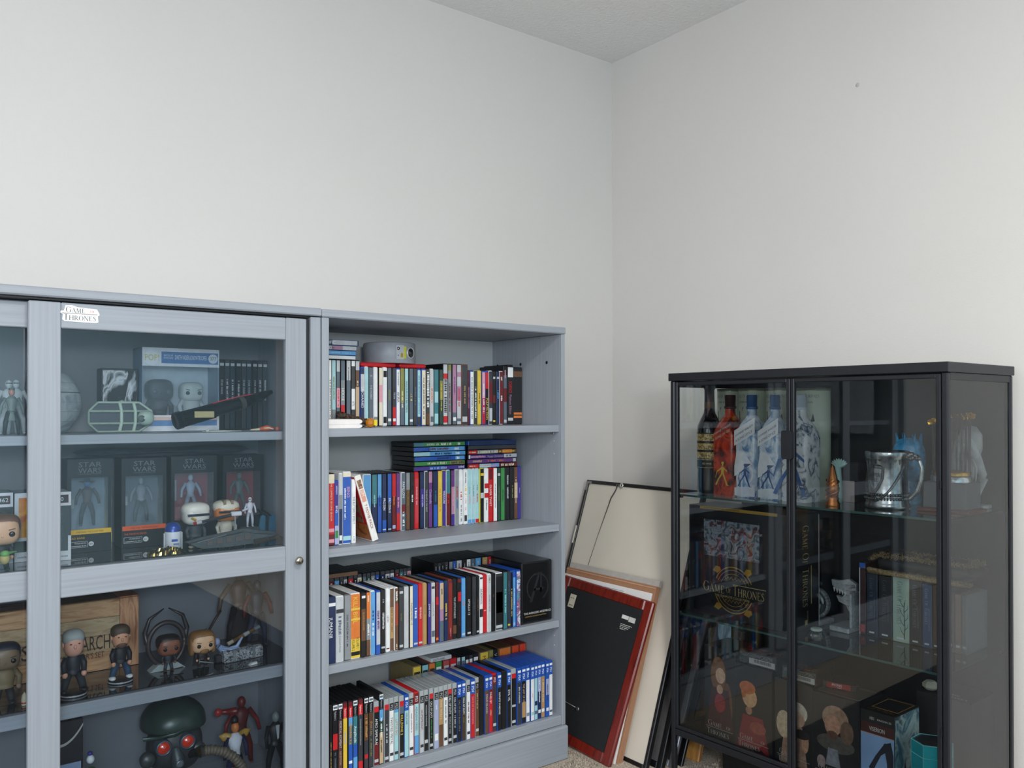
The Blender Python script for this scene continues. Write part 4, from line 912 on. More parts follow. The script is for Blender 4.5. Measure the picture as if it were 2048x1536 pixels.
row4b = [E(S4A, 1157, 1268, 'D', mat('8a7a50', .5), 'yellow', [], [('#', .08, .16, 'charcoal', .4)], 'x'), E(S4A, 1270, 1361, 'D', 'k', 'sky', [(.0, .3, '8fc6cf')], [('#', .08, .16, 'charcoal')], 'x'),
 E(S4A, 1363, 1446, 'D', mat('7a3a2a', .5), 'orange', [], [('#', .08, .16, 'charcoal')], 'x'), E(S4B, 67, 149, 'D', mat('2c5a3a', .5), 'green', [], [('#', .08, .16, 'white')], 'x'),
 E(S4B, 151, 229, 'D', mat('7a3030', .5), 'b0524f', [], [('#', .08, .16, 'silver')], 'x'), E(S4B, 231, 314, 'D', mat('8a2020', .5), 'red', [], [('#', .08, .16, 'silver')], 'x'),
 E(S4B, 316, 360, 'D', 'k', 'silver', [], [('#', .06, .14, 'slate')], 'x'), E(S4B, 362, 407, 'D', 'k', 'aqua', [], [('#', .06, .14, 'slate')], 'x'),
 E(S4B, 410, 452, 'D', 'k', 'black', [], [('#', .06, .12, 'white')], 'x'), E(S4B, 454, 500, 'D', 'k', 'charcoal', [], [('#', .06, .12, 'white')], 'x'), E(S4B, 502, 570, 'D', 'k', 'black', [], [('#', .05, .11, 'white')], 'x'),
 E(S4B, 573, 681, 'D', mat('6a5a4a', .5), 'yellow', [], [('MTV', .05, .26, 'black', .45)], 'x'), E(S4B, 683, 737, 'D', mat('7a7040', .5), 'olive', [], [('#', .1, .3, 'brown')], 'x'),
 E(S4B, 739, 787, 'D', 'k', 'black', [], [('V', .06, .2, 'silver', .8)], 'x'), E(S4B, 789, 942, 'D', mat('6a4a30', .5), 'orange', [(.14, .22, 'c6d24a')], [], 'x'),
 E(S4B, 944, 1033, 'D', mat('6a3a28', .5), 'e0512c', [(.16, .2, 'c6a03a')], [], 'x'), E(S4B, 1035, 1116, 'D', mat('7a2a20', .5), 'e0452c', [(.16, .2, 'c6a03a')], [], 'x')]
PALN = {'b0524f': 'rose', 'e0512c': 'vermilion', 'e0452c': 'scarlet'}
WORD.update(PALN)
row(row4b, -0.228, 0.135, 1330, 'back row of the bottom shelf', 'half-hidden box sets behind the video games')
flat_case(862, 903, -0.228, 0.135+0.1905, .012, 'w', 'silver', [], [('SOUTH PARK', .08, .66, 'charcoal', .7)], 'pale grey box set lying flat behind the video games', None)

# black box set at the right end of the third shelf
def black_box():
    Y = -0.365
    x0 = at_y(Y, 1043.5, 1180)[0]; x1 = at_y(Y, 1105, 1180)[0]; zt = at_y(Y, 1105, 1118)[1]
    w_ = x1-x0; h_ = zt-0.4283
    t = thing('collector_box', 'large black collector box with embossed ring emblem at the end of the third shelf', 'box set', (x0, Y, 0.4283))
    K = mat('121315', .28, coat=.3); L = mat('3c3e42', .25, .5, var=0)
    MB().bev((0, 0, 0), (w_, 0.24, h_), 0.004, K).build('box_body', t)
    e = MB(); cx, cz, r0, r1 = w_*.5, h_*.58, w_*.36, w_*.315
    pts = []
    for k in range(36):
        a0 = radians(-60+k*8.2); a1 = radians(-60+(k+1)*8.2)
        e.add([(cx+r*cos(a), -0.0012, cz+r*sin(a)) for r, a in ((r0, a0), (r1, a0), (r1, a1), (r0, a1))], [(0, 1, 2, 3)], L)
    e.add([(cx+a*w_, -0.0014, cz+b*w_) for a, b in ((-.26, -.36), (-.18, -.36), (.10, .38), (.02, .38))], [(0, 1, 2, 3)], L)
    e.add([(cx+a*w_, -0.0014, cz+b*w_) for a, b in ((.08, .38), (.14, .38), (.14, -.1), (.08, -.16))], [(0, 1, 2, 3)], L)
    e.add([(cx+a*w_, -0.0014, cz+b*w_) for a, b in ((-.1, -.02), (.22, -.02), (.08, -.16), (.08, -.08), (-.14, -.08))], [(0, 1, 2, 3, 4)], L)
    e.build('ring_emblem', t)
    q = MB(); q.text('THE AVENGERS ASSEMBLED', front(w_*.06, -0.001, h_*.155), h_*.035, mat('d8d8d6', .4, var=0), maxw=w_*.88)
    q.text('COMPLETE 10-MOVIE COLLECTION', front(w_*.10, -0.001, h_*.11), h_*.02, mat('b89a5a', .4, var=0), maxw=w_*.80)
    q.build('box_lettering', t)
black_box()
# ------------------------------------------------------------------ top shelf of the bookcase: small things
def top_bits():
    Y = -0.207
    zb = 1.0355+0.1728
    x0, _ = at_y(Y, 722, 730); x1, _ = at_y(Y, 793, 730); x2, _ = at_y(Y, 800, 730); x3, _ = at_y(Y, 853, 730)
    red = mat('d2222a', .35); 
    for a, b, lab in ((x0, x1, 'wide red plastic game case lying flat under the silver projector'), (x2, x3, 'short red plastic game case lying flat at the projector lens side')):
        t = thing('red_case', lab, 'disc case', (a, Y, zb), 0, 'red cases under the projector')
        MB().bev((0, 0, 0), (b-a, 0.115, 0.0125), 0.004, red).build('case_shell', t)
        MB().box((0.006, -0.0004, 0.0055), (b-a-0.006, 0.0002, 0.0068), mat('8c1219', .5)).build('closing_seam', t)
    xa, zt = at_y(-0.16, 733, 679); xb, _ = at_y(-0.16, 828, 700)
    cx = (xa+xb)/2; r = (xb-xa)/2; zz = zb+0.0127
    h = 0.062
    t = thing('projector', 'round silver mini projector resting on two red cases, top shelf', 'projector', (cx, -0.152, zz))
    S = mat('9ea1a8', .5, .1); D = mat('141416', .2)
    r = min(r, 0.078)
    MB().lathe([(r*.97, 0), (r, .003), (r, h-.004), (r*.97, h-.001), (r*.9, h), (0.0, h)], S, (0, 0, 0), 40).build('housing', t)
    lx, lz = at_y(-0.18, 808, 701)
    # lens sits on the curved wall, to the right of the middle
    an = radians(-66)
    q = MB(); q.T = Matrix.Rotation(an+pi/2, 4, 'Z') @ Matrix.Translation((0, -r, 0))
    q.lathe([(0.0168, 0.004), (0.0168, -0.0008), (0.0150, -0.0016), (0.0135, 0.001), (0.0135, 0.001)], mat('d8d8da', .3, .3), (0, 0, h*.5), 28, 'y')
    q.build('lens_ring', t)
    q = MB(); q.T = Matrix.Rotation(an+pi/2, 4, 'Z') @ Matrix.Translation((0, -r, 0))
    q.lathe([(0.0134, -0.0008), (0.008, -0.0018), (0.0, -0.0026)], mat('0d1014', .05, coat=1), (0, 0, h*.5), 28, 'y'); q.build('lens', t)
    q = MB(); q.T = Matrix.Rotation(radians(-96)+pi/2, 4, 'Z') @ Matrix.Translation((0, -r, 0))
    q.box((-0.0120, -0.0008, h*.18), (0.0120, 0.006, h*.84), mat('b9bbc0', .3, .3)); q.build('sensor_panel', t)
    q = MB(); q.T = Matrix.Rotation(radians(-100)+pi/2, 4, 'Z') @ Matrix.Translation((0, -r, 0))
    q.lathe([(0.0048, 0.002), (0.0048, -0.0012), (0.0022, -0.0014), (0.0022, 0.001)], D, (0, 0, h*.68), 16, 'y')
    q.lathe([(0.0016, 0.002), (0.0016, -0.0012)], D, (0, 0, h*.36), 10, 'y'); q.build('focus_sensor', t)
    q = MB(); q.T = Matrix.Rotation(radians(-84)+pi/2, 4, 'Z') @ Matrix.Translation((0, -r, 0))
    q.box((-0.0045, -0.0009, h*.22), (0.0045, 0.004, h*.78), mat('c9cc3a', .4)); q.box((-0.0138, -0.0012, h*.26), (-0.0072, 0.004, h*.46), mat('b59a1a', .4)); q.build('warning_sticker', t)
    # folded white cloth
    xw, zw = at_y(-0.36, 723, 850)
    t = tag(MB().build('x'), 'x', 'cloth'); bpy.data.objects.remove(t); LAB.discard('x')
    t = thing('folded_cloth', 'folded white cloth at the left end of the top shelf', 'cloth', (xw, -0.365, 1.0357))
    W = mat('efeae6', .85, var=.03)
    b = MB(); n = 14
    def slab_(z0, z1, L, m):
        pts = []
        for i in range(9):
            a = -pi/2+pi*i/8; pts.append((-0.012+0.012*cos(a), (z0+z1)/2+(z1-z0)/2*sin(a)))
        prof = [(-L, z0)]+[(x, z) for x, z in pts]+[(-L, z1)]
        b.prism([(x, 0, z) for x, z in prof], (0, 0.13, 0), m)
    slab_(0.0, 0.0105, 0.098, W)
    b.build('lower_fold', t)
    b = MB(); slab_(0.0108, 0.0235, 0.098, W); b.build('upper_fold', t)
    xk, zk = at_y(-0.235, 727, 846)
    t = thing('knitted_strap', 'dark brown knotted strap heaped behind the folded white cloth', 'strap', (xk-0.034, -0.234, 1.0362))
    b = MB(); rr = random.Random(2)
    pts = []
    for i in range(60):
        s = i/59; pts.append((-0.045+0.115*s, 0.006*sin(i*1.3)-.004, 0.010+0.004*sin(i*2.1)+(0.026*max(0, 1-s*1.1))))
    b.tube(pts, [0.0055+0.002*abs(sin(i*1.7)) for i in range(60)], art(['1d1614', '5a463a', '2a211e'], 120, .8), 7)
    b.build('braid', t)
    x, z = at_y(-0.34, 744, 845)
    t = thing('amber_charm', 'small faceted amber charm beside the folded white cloth', 'charm', (x, -0.335, 1.0357))
    am = mat('e8940c', .1, coat=1, trans=.5)
    b = MB(); b.ell((-0.002, 0, 0.0135), (0.0150, 0.011, 0.0135), am, 8, 5, smooth=False); b.build('stone', t)
    b = MB(); b.box((0.0035, -0.0112, 0.006), (0.0125, -0.007, 0.021), mat('e8cf1c', .3)); b.build('yellow_facet', t)
    b = MB(); b.tube([(-0.015, -.004, .003), (-0.022, -.006, .0025), (-.028, -.001, .002), (-0.022, .004, .002)], 0.0011, mat('c08a2a', .3, .8), 6); b.build('wire_loop', t)
    x, y = at_z(1.0357, 1091, 849)
    t = thing('bead_heap', 'tiny heap of red and white beads at the right end of the top shelf', 'beads', (x, y+0.01, 1.0357))
    for i in range(11):
        a = i*2.4; rr_ = 0.0028*sqrt(i)
        b = MB(); b.ell((rr_*cos(a)*1.3, rr_*sin(a)*.7, 0.0024+(0.0035 if i < 4 else 0)), (0.0025,)*3, mat(('d8542c', 'e9ddd2', 'b83a24')[i % 3], .3), 8, 5); b.build('bead', t)
top_bits()

# ------------------------------------------------------------------ leaning frames in the corner
def leaning(name, label, cat, xb, y1, wd, hg, ang, rotz=0.0, group=None, lift=0.0):
    """root at the bottom edge's near end; local x runs along the bottom (away from the camera), local z up the board, local +y towards the wall"""
    t = thing(name, label, cat, group=group)
    a = radians(ang)
    ex = Vector((0, 1, 0)); up = Vector((sin(a), 0, cos(a))); nn = up.cross(ex)      # nn towards the wall
    nn = Vector((cos(a), 0, -sin(a)))
    if nn.dot(ex.cross(up)) < 0: pass
    M = Matrix.Identity(4)
    # columns: x->-ex (so that the frame stays right handed): -ex, nn, up
    M.col[0][:3] = -ex; M.col[1][:3] = nn; M.col[2][:3] = up
    M = Matrix.Translation((xb, y1+wd, lift)) @ M
    t.matrix_world = M
    return t
BK = mat('131214', .35); CRM = mat('d8d0c2', .7, var=.03, scale=6, name='canvas_back')
def framed(t, wd, hg, dp, fw, fm, pm, recess, fname='frame_rail'):
    for a, b in (((0, 0, 0), (fw, dp, hg)), ((wd-fw, 0, 0), (wd, dp, hg)), ((fw, 0, 0), (wd-fw, dp, fw)), ((fw, 0, hg-fw), (wd-fw, dp, hg))):
        MB().bev(a, b, 0.002, fm).build(fname, t)
    MB().box((fw-.001, recess, fw-.001), (wd-fw+.001, recess+.004, hg-fw+.001), pm).build('backing_board', t)
# big black frame, cream back
Wd, Hg = 0.557, 0.868
t = leaning('framed_picture', 'large thin black picture frame with cream backing board, hanging wire at its top', 'picture frame', -0.462, -0.612, Wd, Hg, 18.5)
framed(t, Wd, Hg, 0.018, 0.013, BK, CRM, 0.006)
cn = mat('8f8f8c', .35, .8)
b = MB(); b.box((0.003, -0.0012, Hg-.014), (0.03, 0, Hg-.005), cn); b.box((0.003, -0.0012, Hg-.04), (0.011, 0, Hg-.014), cn); b.build('corner_bracket', t)
b = MB(); b.lathe([(0.009, 0), (0.009, -0.0015), (0.004, -0.0015), (0.004, 0)], mat('d6d6d2', .25, .8), (0.185, 0, Hg-.010), 16, 'y'); b.box((0.160, -0.0016, Hg-.013), (0.180, 0, Hg-.007), cn); b.build('hanger_plate', t)
b = MB()
wp = [(0.168, -0.002, Hg-.008), (0.166, -0.004, Hg-.03), (0.152, -0.004, Hg-.06), (0.148, -.003, Hg-.08), (0.128, -0.002, Hg-.2), (0.112, -0.001, Hg-.32), (0.108, -0.001, Hg-.42)]
b.tube(wp, [.0022, .002, .0022, .0018, .0008, .0008, .0008], mat('4a4440', .5, .5), 6)
b.build('hanging_wire', t)
b = MB(); b.box((0.001, -0.001, Hg-.24), (0.008, 0.0005, Hg-.175), mat('ddd6c8', .8)); b.build('torn_tape', t)
# frames behind it, nearer the wall
for (xb, y1, wd, hg, lab, col, dp) in ((-0.425, -0.640, 0.50, 0.74, 'black frame directly behind the large cream-backed frame', '101012', .020), (-0.386, -0.652, 0.47, 0.70, 'frame with a silver edge behind the two black frames', '98989e', .012),
        (-0.356, -0.660, 0.46, 0.66, 'narrow black frame behind the silver-edged frame', '141316', .012)):
    t = leaning('framed_picture', lab, 'picture frame', xb, y1, wd, hg, 18.5+(2.5 if dp < .02 else 0), group='frames leaning in the room corner')
    framed(t, wd, hg, dp, 0.02, mat(col, .3, .4 if col[0] == '9' else 0), mat('4c4a4a', .7), 0.004)
t = leaning('wooden_board', 'orange-brown wooden board leaning on the wall beside the black cabinet', 'board', -0.295, -0.672, 0.17, 0.27, 17)
WO = art(['a8733a', 'c8924e', '8f5e2c'], 6, .5, (8, 8, 1), 'varnished_wood')
MB().bev((0, 0, 0), (0.17, 0.018, 0.27), 0.004, WO).build('board', t)
MB().bev((0.03, -0.006, 0.02), (0.045, 0.0, 0.26), 0.002, mat('6b4526', .5)).build('groove_strip', t)
# cardboard boards between the frames
t = leaning('cardboard_box', 'flat brown cardboard box with pale top leaning behind the mahogany frame', 'cardboard box', -0.495, -0.528, 0.43, 0.566, 18.5)
MB().bev((0, 0.0, 0), (0.43, 0.022, 0.548), 0.001, mat('a5785a', .8, var=.05)).build('box_body', t)
MB().bev((0, 0.010, 0.548), (0.43, 0.023, 0.568), 0.001, mat('b7b2ac', .7)).build('top_flap', t)
MB().box((-0.0, -0.0012, 0.540), (0.43, -0.0001, 0.543), mat('c99a78', .8)).build('folded_edge', t)
t = leaning('foam_board', 'thin white board with blue ruled lines behind the mahogany frame', 'board', -0.5045, -0.522, 0.42, 0.533, 18.5)
MB().bev((0, 0.0, 0), (0.42, 0.008, 0.527), 0.001, mat('e6e4e2', .6, var=.02)).build('board', t)
b = MB(); bl = mat('7f97c4', .6, var=0)
b.box((0.10, -.0004, .512), (.20, 0, .5135), bl); b.box((0.21, -.0004, .512), (.30, 0, .5135), bl); b.box((0.05, -.0004, .498), (.052, 0, .508), bl); b.build('ruled_lines', t)
# mahogany frame
Wm, Hm = 0.434, 0.512
t = leaning('framed_picture', 'mahogany picture frame with black back and two paper labels', 'picture frame', -0.5365, -0.531, Wm, Hm, 20)
t.matrix_world = t.matrix_world @ Matrix.Translation((Wm, 0, 0)) @ Matrix.Rotation(radians(2.6), 4, 'Y') @ Matrix.Translation((-Wm, 0, 0))
MH = art(['5e1712', '7d2418', '4a100c'], 5, .3, (12, 12, 1.5), 'mahogany_wood')
fw = 0.036
for a, c in (((0, 0, 0), (fw, .016, Hm)), ((Wm-fw, 0, 0), (Wm, .016, Hm)), ((fw, 0, 0), (Wm-fw, .016, fw)), ((fw, 0, Hm-fw), (Wm-fw, .016, Hm))): MB().bev(a, c, .004, MH).build('frame_rail', t)
MB().box((fw-.002, -0.001, fw-.002), (Wm-fw+.002, .002, Hm-fw+.002), mat('191a1d', .7, var=.08)).build('backing_paper', t)
# local x = 0 at the far (left in view) end
b = MB(); b.box((.062, -.0016, Hm-.100), (.092, -.0009, Hm-.055), mat('cfc9b4', .6)); b.T = None
scribble(b, lambda a_, b_: (.066+a_, -.0018, Hm-.066-b_), .02, .004, mat('55524a', .6, var=0), 3); scribble(b, lambda a_, b_: (.066+a_, -.0018, Hm-.090-b_), .02, .005, mat('33312c', .6, var=0), 8)
b.build('paper_label', t)
b = MB(); b.box((.322, -.0016, Hm-.078), (.352, -.0009, Hm-.066), mat('dcdcd8', .6)); b.box((.354, -.0016, Hm-.082), (.382, -.0009, Hm-.066), mat('c9c9c4', .6))
for k_ in range(4): scribble(b, (lambda kk: (lambda a_, b_: (.325+a_, -.0016, Hm-.094-kk*.005-b_)))(k_), .05-.006*k_, .0028, mat('dcdcd8', .6, var=0), 20+k_)
b.build('paper_label', t)
b = MB(); b.tube([(.0, -.004, .125), (.12, -.005, .122), (.235, -.003, .118)], .0013, mat('9a9a96', .3, .8), 6); b.lathe([(.006, 0), (.006, -.004), (.003, -.004)], cn, (.245, 0, .116), 10, 'y'); b.build('hanging_wire', t)

# ------------------------------------------------------------------ figures (plain generic toys)
SK = 'd8a886'
def big_head(parent, cx, cy, z0, s, skin, hair=None, cap='top', eyes=True, eye='141214', beard=None, helmet=None):
    """toy head, s = half width"""
    b = MB(); b.ell((cx, cy, z0+s*.86), (s, s*.85, s*.86), mat(skin, .4), 20, 12, .62); b.build('head', parent)
    if hair:
        b = MB(); hm = mat(hair, .5)
        b.ell((cx, cy+s*.14, z0+s*1.16), (s*1.07, s*.90, s*.72), hm, 20, 10, .65)
        if cap == 'long':
            for q in (-1, 1): b.ell((cx+q*s*.92, cy+s*.1, z0+s*.62), (s*.22, s*.6, s*.85), hm, 12, 8, .7)
        b.build('hair', parent)
    if eyes:
        for q in (-1, 1):
            b = MB(); b.lathe([(s*.17, .0), (s*.17, -s*.05), (s*.10, -s*.09), (0, -s*.10)], mat(eye, .15), (cx+q*s*.50, cy-s*.80, z0+s*.72), 14, 'y'); b.build('eye', parent)
            b = MB(); b.add([(cx+q*s*.32, cy-s*.87, z0+s*.93), (cx+q*s*.68, cy-s*.86, z0+s*1.02), (cx+q*s*.68, cy-s*.86, z0+s*1.08), (cx+q*s*.32, cy-s*.87, z0+s*1.0)], [(0, 1, 2, 3)], mat(hair or '333', .6)); b.build('eyebrow', parent)
        b = MB(); b.ell((cx, cy-s*.86, z0+s*.58), (s*.07, s*.06, s*.06), mat(skin, .4), 8, 6); b.build('nose', parent)
    if beard:
        b = MB(); b.ell((cx, cy-s*.60, z0+s*.24), (s*.42, s*.28, s*.26), mat(beard, .6), 14, 8, .8); b.build('beard', parent)
def small_body(parent, cx, cy, z0, h, top, legs, hands=SK, shoes='222', width=.30, arm=None, spread=.16):
    """stubby body under a big head: h = height to the neck"""
    w_ = h*width; t_ = mat(top, .55); l_ = mat(legs, .6)
    b = MB()
    for q in (-1, 1): b.tube([(cx+q*h*.11, cy, z0+h*.5), (cx+q*h*(.11+spread*.3), cy, z0+h*.25), (cx+q*h*(.11+spread*.5), cy, z0+h*.05)], [h*.105, h*.095, h*.085], l_, 10)
    b.build('legs', parent)
    b = MB(); b.tube([(cx, cy, z0+h*.45), (cx, cy, z0+h*.6), (cx, cy, z0+h*.85), (cx, cy, z0+h*1.0)], [w_*.75, w_*.8, w_*.95, w_*.45], t_, 14, flat=.7); b.build('torso', parent)
    for q in (-1, 1):
        b = MB(); b.tube([(cx+q*w_*.8, cy, z0+h*.9), (cx+q*w_*1.2, cy-h*.03, z0+h*.72), (cx+q*w_*1.1, cy-h*.12, z0+h*.52)], [h*.08, h*.075, h*.065], t_ if arm is None else mat(arm, .5), 8); b.build('arm', parent)
        b = MB(); b.ell((cx+q*w_*1.1, cy-h*.14, z0+h*.48), (h*.07, h*.07, h*.08), mat(hands, .5), 8, 6); b.build('hand', parent)
        b = MB(); b.ell((cx+q*h*(.11+spread*.5), cy-h*.05, z0+h*.055), (h*.10, h*.16, h*.06), mat(shoes, .5), 10, 6); b.build('shoe', parent)
def action_figure(parent, cx, cy, z0, h, head, top, legs, arm=None, pose=.12, hat=None, spread=.05):
    """slim jointed toy figure"""
    H_ = h; b = MB(); lm = mat(legs, .5)
    for q in (-1, 1): b.tube([(cx+q*H_*.05, cy, z0+H_*.48), (cx+q*H_*(.06+spread), cy-.01*H_, z0+H_*.26), (cx+q*H_*(.06+spread*1.3), cy, z0+H_*.03)], [H_*.055, H_*.045, H_*.032], lm, 8)
    b.build('legs', parent)
    for q in (-1, 1):
        b = MB(); b.ell((cx+q*H_*(.06+spread*1.3), cy-H_*.02, z0+H_*.02), (H_*.03, H_*.055, H_*.02), lm, 8, 5); b.build('boot', parent)
    b = MB(); b.tube([(cx, cy, z0+H_*.46), (cx, cy, z0+H_*.56), (cx, cy, z0+H_*.74), (cx, cy, z0+H_*.82)], [H_*.085, H_*.075, H_*.115, H_*.05], mat(top, .5), 12, flat=.65); b.build('torso', parent)
    for q in (-1, 1):
        b = MB(); b.tube([(cx+q*H_*.11, cy, z0+H_*.78), (cx+q*H_*(.13+pose), cy-H_*.01, z0+H_*.62), (cx+q*H_*(.12+pose*1.5), cy-H_*.05, z0+H_*.46)], [H_*.038, H_*.032, H_*.026], mat(arm or top, .5), 8); b.build('arm', parent)
    b = MB(); b.ell((cx, cy, z0+H_*.90), (H_*.06, H_*.065, H_*.082), mat(head, .45), 14, 9); b.build('head', parent)
    if hat:
        b = MB(); b.lathe([(H_*.16, 0), (H_*.15, H_*.01), (H_*.06, H_*.015), (H_*.055, H_*.07), (0, H_*.08)], mat(hat, .5), (cx, cy, z0+H_*.93), 18); b.build('hat', parent)
# ------------------------------------------------------------------ contents of the grey display cabinet
ZA, ZBm, ZC, ZD = 1.0303, 0.7455, 0.4485, 0.1353
def X_(Y, px, py=900): return at_y(Y, px, py)[0]
def Z_(Y, px, py): return at_y(Y, px, py)[1]
def at(Y, px): return X_(Y, px)
def boxed(parent, w_, d_, h_, m, name='box_body', r=.001, y0=0.0, x0=0.0, z0=0.0):
    return MB().bev((x0, y0, z0), (x0+w_, y0+d_, z0+h_), r, m).build(name, parent)
FILM = glass('clear_film', (.93, .95, .96), 1.0, 1.45, .04, (.7, .75, .8))

def shelf_a():
    # grey ball
    Y = -0.20; x = at(Y, 66); r = .098; zc = Z_(Y, 66, 806)-ZA; xm = at(Y, 60)-x
    t = thing('grey_dome', 'half ball of pale grey panels with a groove, beside the door stile', 'ornament', (x, Y, ZA))
    g = art(['8f9aa0', 'a6b0b4', '7e8a90'], 22, .5)
    def clampv(b):
        b.v = [(max(v[0], xm), v[1], max(v[2], 0.0)) for v in b.v]; return b
    b = MB(); b.ell((0, 0, zc), (r, r, r*.93), g, 64, 40); clampv(b).build('shell', t)
    b = MB()
    for k in range(-3, 4):
        zz = k*.24+.02; rr = r*sqrt(1-zz*zz)*1.003; h_ = .0013 if k == 1 else .0004
        b.lathe([(rr, -h_), (rr, h_)], mat('4c565c' if k == 1 else '76828a', .6), (0, 0, zc+zz*r*.93), 64)
    for v in list(b.v): pass
    clampv(b).build('groove', t)
    # picture box
    Y = -0.10; x0, x1 = at(Y, 202), at(Y, 276); zt = Z_(Y, 240, 737)
    t = thing('picture_box', 'small box with black and white artwork behind the toy ship', 'box', (x0, Y, ZA))
    boxed(t, x1-x0, .05, zt-ZA, mat('1a2024', .4))
    MB().box((.004, -.0006, .003), (x1-x0-.004, .0002, zt-ZA-.005), art(['0c0f12', '14181c', 'e8ecee', '0e1216', 'dfe6ea'], 26, .35, (1, 1, .5))).build('cover_print', t)
    # folded-panel toy ship
    Y = -0.255; x0, x1 = at(Y, 177), at(Y, 305)
    w_ = x1-x0; h_ = Z_(Y, 240, 808)-ZA
    t = thing('toy_spaceship', 'pale green toy spaceship with dark hexagonal side panels', 'toy', (x0, Y, ZA+.0035))
    F_ = mat('a9bcae', .5); P_ = mat('39444c', .5)
    o = [(.0, .5, 0), (.0, .5, 0)]
    # outline: front hexagon of the side wing (x along length)
    def hexp(a, b, c, d): return [(a*w_, 0, .28*h_), (b*w_, 0, 0.0), (c*w_, 0, 0.0), (d*w_, 0, .28*h_), (d*w_, 0, .70*h_), (c*w_, 0, h_), (b*w_, 0, h_), (a*w_, 0, .70*h_)]
    b = MB(); b.prism(hexp(0, .14, .78, .98), (0, .012, 0), P_); b.build('solar_panel', t)
    fr = MB()
    pts = hexp(0, .14, .78, .98)
    for i in range(8): fr.tube([Vector(pts[i])+Vector((0, -.002, 0)), Vector(pts[(i+1) % 8])+Vector((0, -.002, 0))], .0028, F_, 6)
    for z in (.28, .70): fr.tube([(0, -.002, z*h_), (.98*w_, -.002, z*h_)], .0032, F_, 6)
    for xx in (.50, .72): fr.tube([((xx-.03)*w_, -.002, 0), (xx*w_, -.003, .3*h_), (xx*w_, -.003, .7*h_), ((xx-.03)*w_, -.002, h_)], .0042, F_, 6)
    fr.build('wing_frame', t)
    b = MB(); b.ell((.88*w_, -.006, .46*h_), (.13*w_, .016, .26*h_), mat('9fb3a8', .5), 16, 10, .8); b.build('engine_pod', t)
    b = MB(); b.lathe([(.008, 0), (.008, -.002), (.003, -.002)], mat('4d5c5a', .5), (.79*w_, -.019, .44*h_), 12, 'y'); b.build('engine_nozzle', t)
    # twin figure window box
    Y = -0.13; x0, x1 = at(Y, 284), at(Y, 438); zt = Z_(Y, 360, 697)
    w_ = x1-x0; h_ = zt-ZA; d_ = .09
    t = thing('window_box', 'large white and blue window box with two bulky-headed figures inside', 'toy box', (x0, Y, ZA))
    Wb = mat('dfe6ec', .4); Bl = mat('4f7fb8', .4)
    MB().box((0, d_-.002, 0), (w_, d_, h_), mat('cfdbe4', .5)).build('back_card', t)
    for a in (0, w_-.002): MB().box((a, 0, 0), (a+.002, d_, h_), mat('7e97ae', .5)).build('side_card', t)
    MB().box((0, 0, h_-.002), (w_, d_, h_), Wb).build('top_card', t)
    MB().box((0, 0, 0), (w_, d_, .002), Wb).build('bottom_card', t)
    MB().box((0, -.0008, h_*.78), (w_, 0.0008, h_), Wb).build('header_card', t)
    MB().box((0, -.0008, 0), (w_, 0.0008, h_*.19), Wb).build('footer_card', t)
    MB().box((0.001, 0.0012, h_*.19), (w_-.001, .002, h_*.78), FILM).build('window_film', t)
    p = MB(); y = -.0012
    p.box((w_*.24, y, h_*.815), (w_*.985, -.0006, h_*.955), Bl)
    wt = mat('e9f0f5', .4, var=0)
    p.text('DARTH VADER & SNOWTROOPER', front(w_*.41, y-.0004, h_*.865), h_*.055, wt, maxw=w_*.42)
    p.text('BATTLE AT', front(w_*.27, y-.0004, h_*.90), h_*.022, wt, maxw=w_*.12); p.text('ECHO BASE', front(w_*.27, y-.0004, h_*.87), h_*.022, wt, maxw=w_*.12)
    p.lathe([(h_*.058, y-.0003), (0, y-.0003)], mat('d5e0e8', .4), (w_*.915, 0, h_*.885), 20, 'y')
    p.text('377', front(w_*.87, y-.0006, h_*.865), h_*.045, mat('3f5f86', .4, var=0), maxw=w_*.09)
    p.lathe([(h_*.085, y-.0003), (0, y-.0003)], wt, (w_*.11, 0, h_*.875), 20, 'y')
    p.text('POP!', front(w_*.025, y-.0007, h_*.845), h_*.075, mat('c9c23e', .4, var=0), maxw=w_*.19)
    p.box((w_*.03, y, h_*.06), (w_*.97, -.0006, h_*.13), mat('6a92c4', .4)); p.box((w_*.03, y, h_*.13), (w_*.97, -.0006, h_*.17), mat('e3c4b4', .4))
    p.build('box_print', t)
    for (cx, hc, bc, s) in ((.27, '3a4048', '2c3138', .0335), (.69, 'd3d8d2', 'c2c9c8', .030)):
        big_head(t, w_*cx, d_*.5, h_*.36, s, hc, eyes=True, eye='0b0c0e' if cx > .5 else '5a6068')
        small_body(t, w_*cx, d_*.5, h_*.012, h_*.40, bc, bc, hands=bc, shoes=bc)
    # dark disc cases standing behind
    Y = -0.12
    xs = [438, 461, 474, 490, 503, 514, 525, 536, 548, 560]
    for i in range(9):
        xa_ = at(Y, 438); st_ = (-1.4365-xa_)/9; a, c = xa_+st_*i, xa_+st_*(i+1)-.0003
        tt = disc_case(a, c, Y+.002*(i % 3), ZA, 'D', 'k', ('black', 'charcoal', '2e3a44')[i % 3], [], [('STAR WARS' if i in (0, 4, 5, 6) else '~', .28, .58, 'silver', .45), ('#', .04, .08, 'silver')], 'white', depth=.078)
        lab = 'black-spined disc case touching the white window box, upper cabinet shelf' if i == 0 else ('dark disc case nearest the door knob side, upper cabinet shelf' if i == 8 else f'dark disc case, {ordinal(i+1)} from the white window box, upper cabinet shelf')
        tag(tt, lab, 'disc case', 'dark disc cases in the display cabinet')
    # ribbed tube lying aslant
    Y = -0.285
    p0 = (at(Y, 352), Y, Z_(Y, 350, 842)); p1 = (at(Y, 505)+.0, Y+.03, Z_(Y, 505, 802)); p2 = (at(Y, 560), Y+.06, Z_(Y, 553, 783))
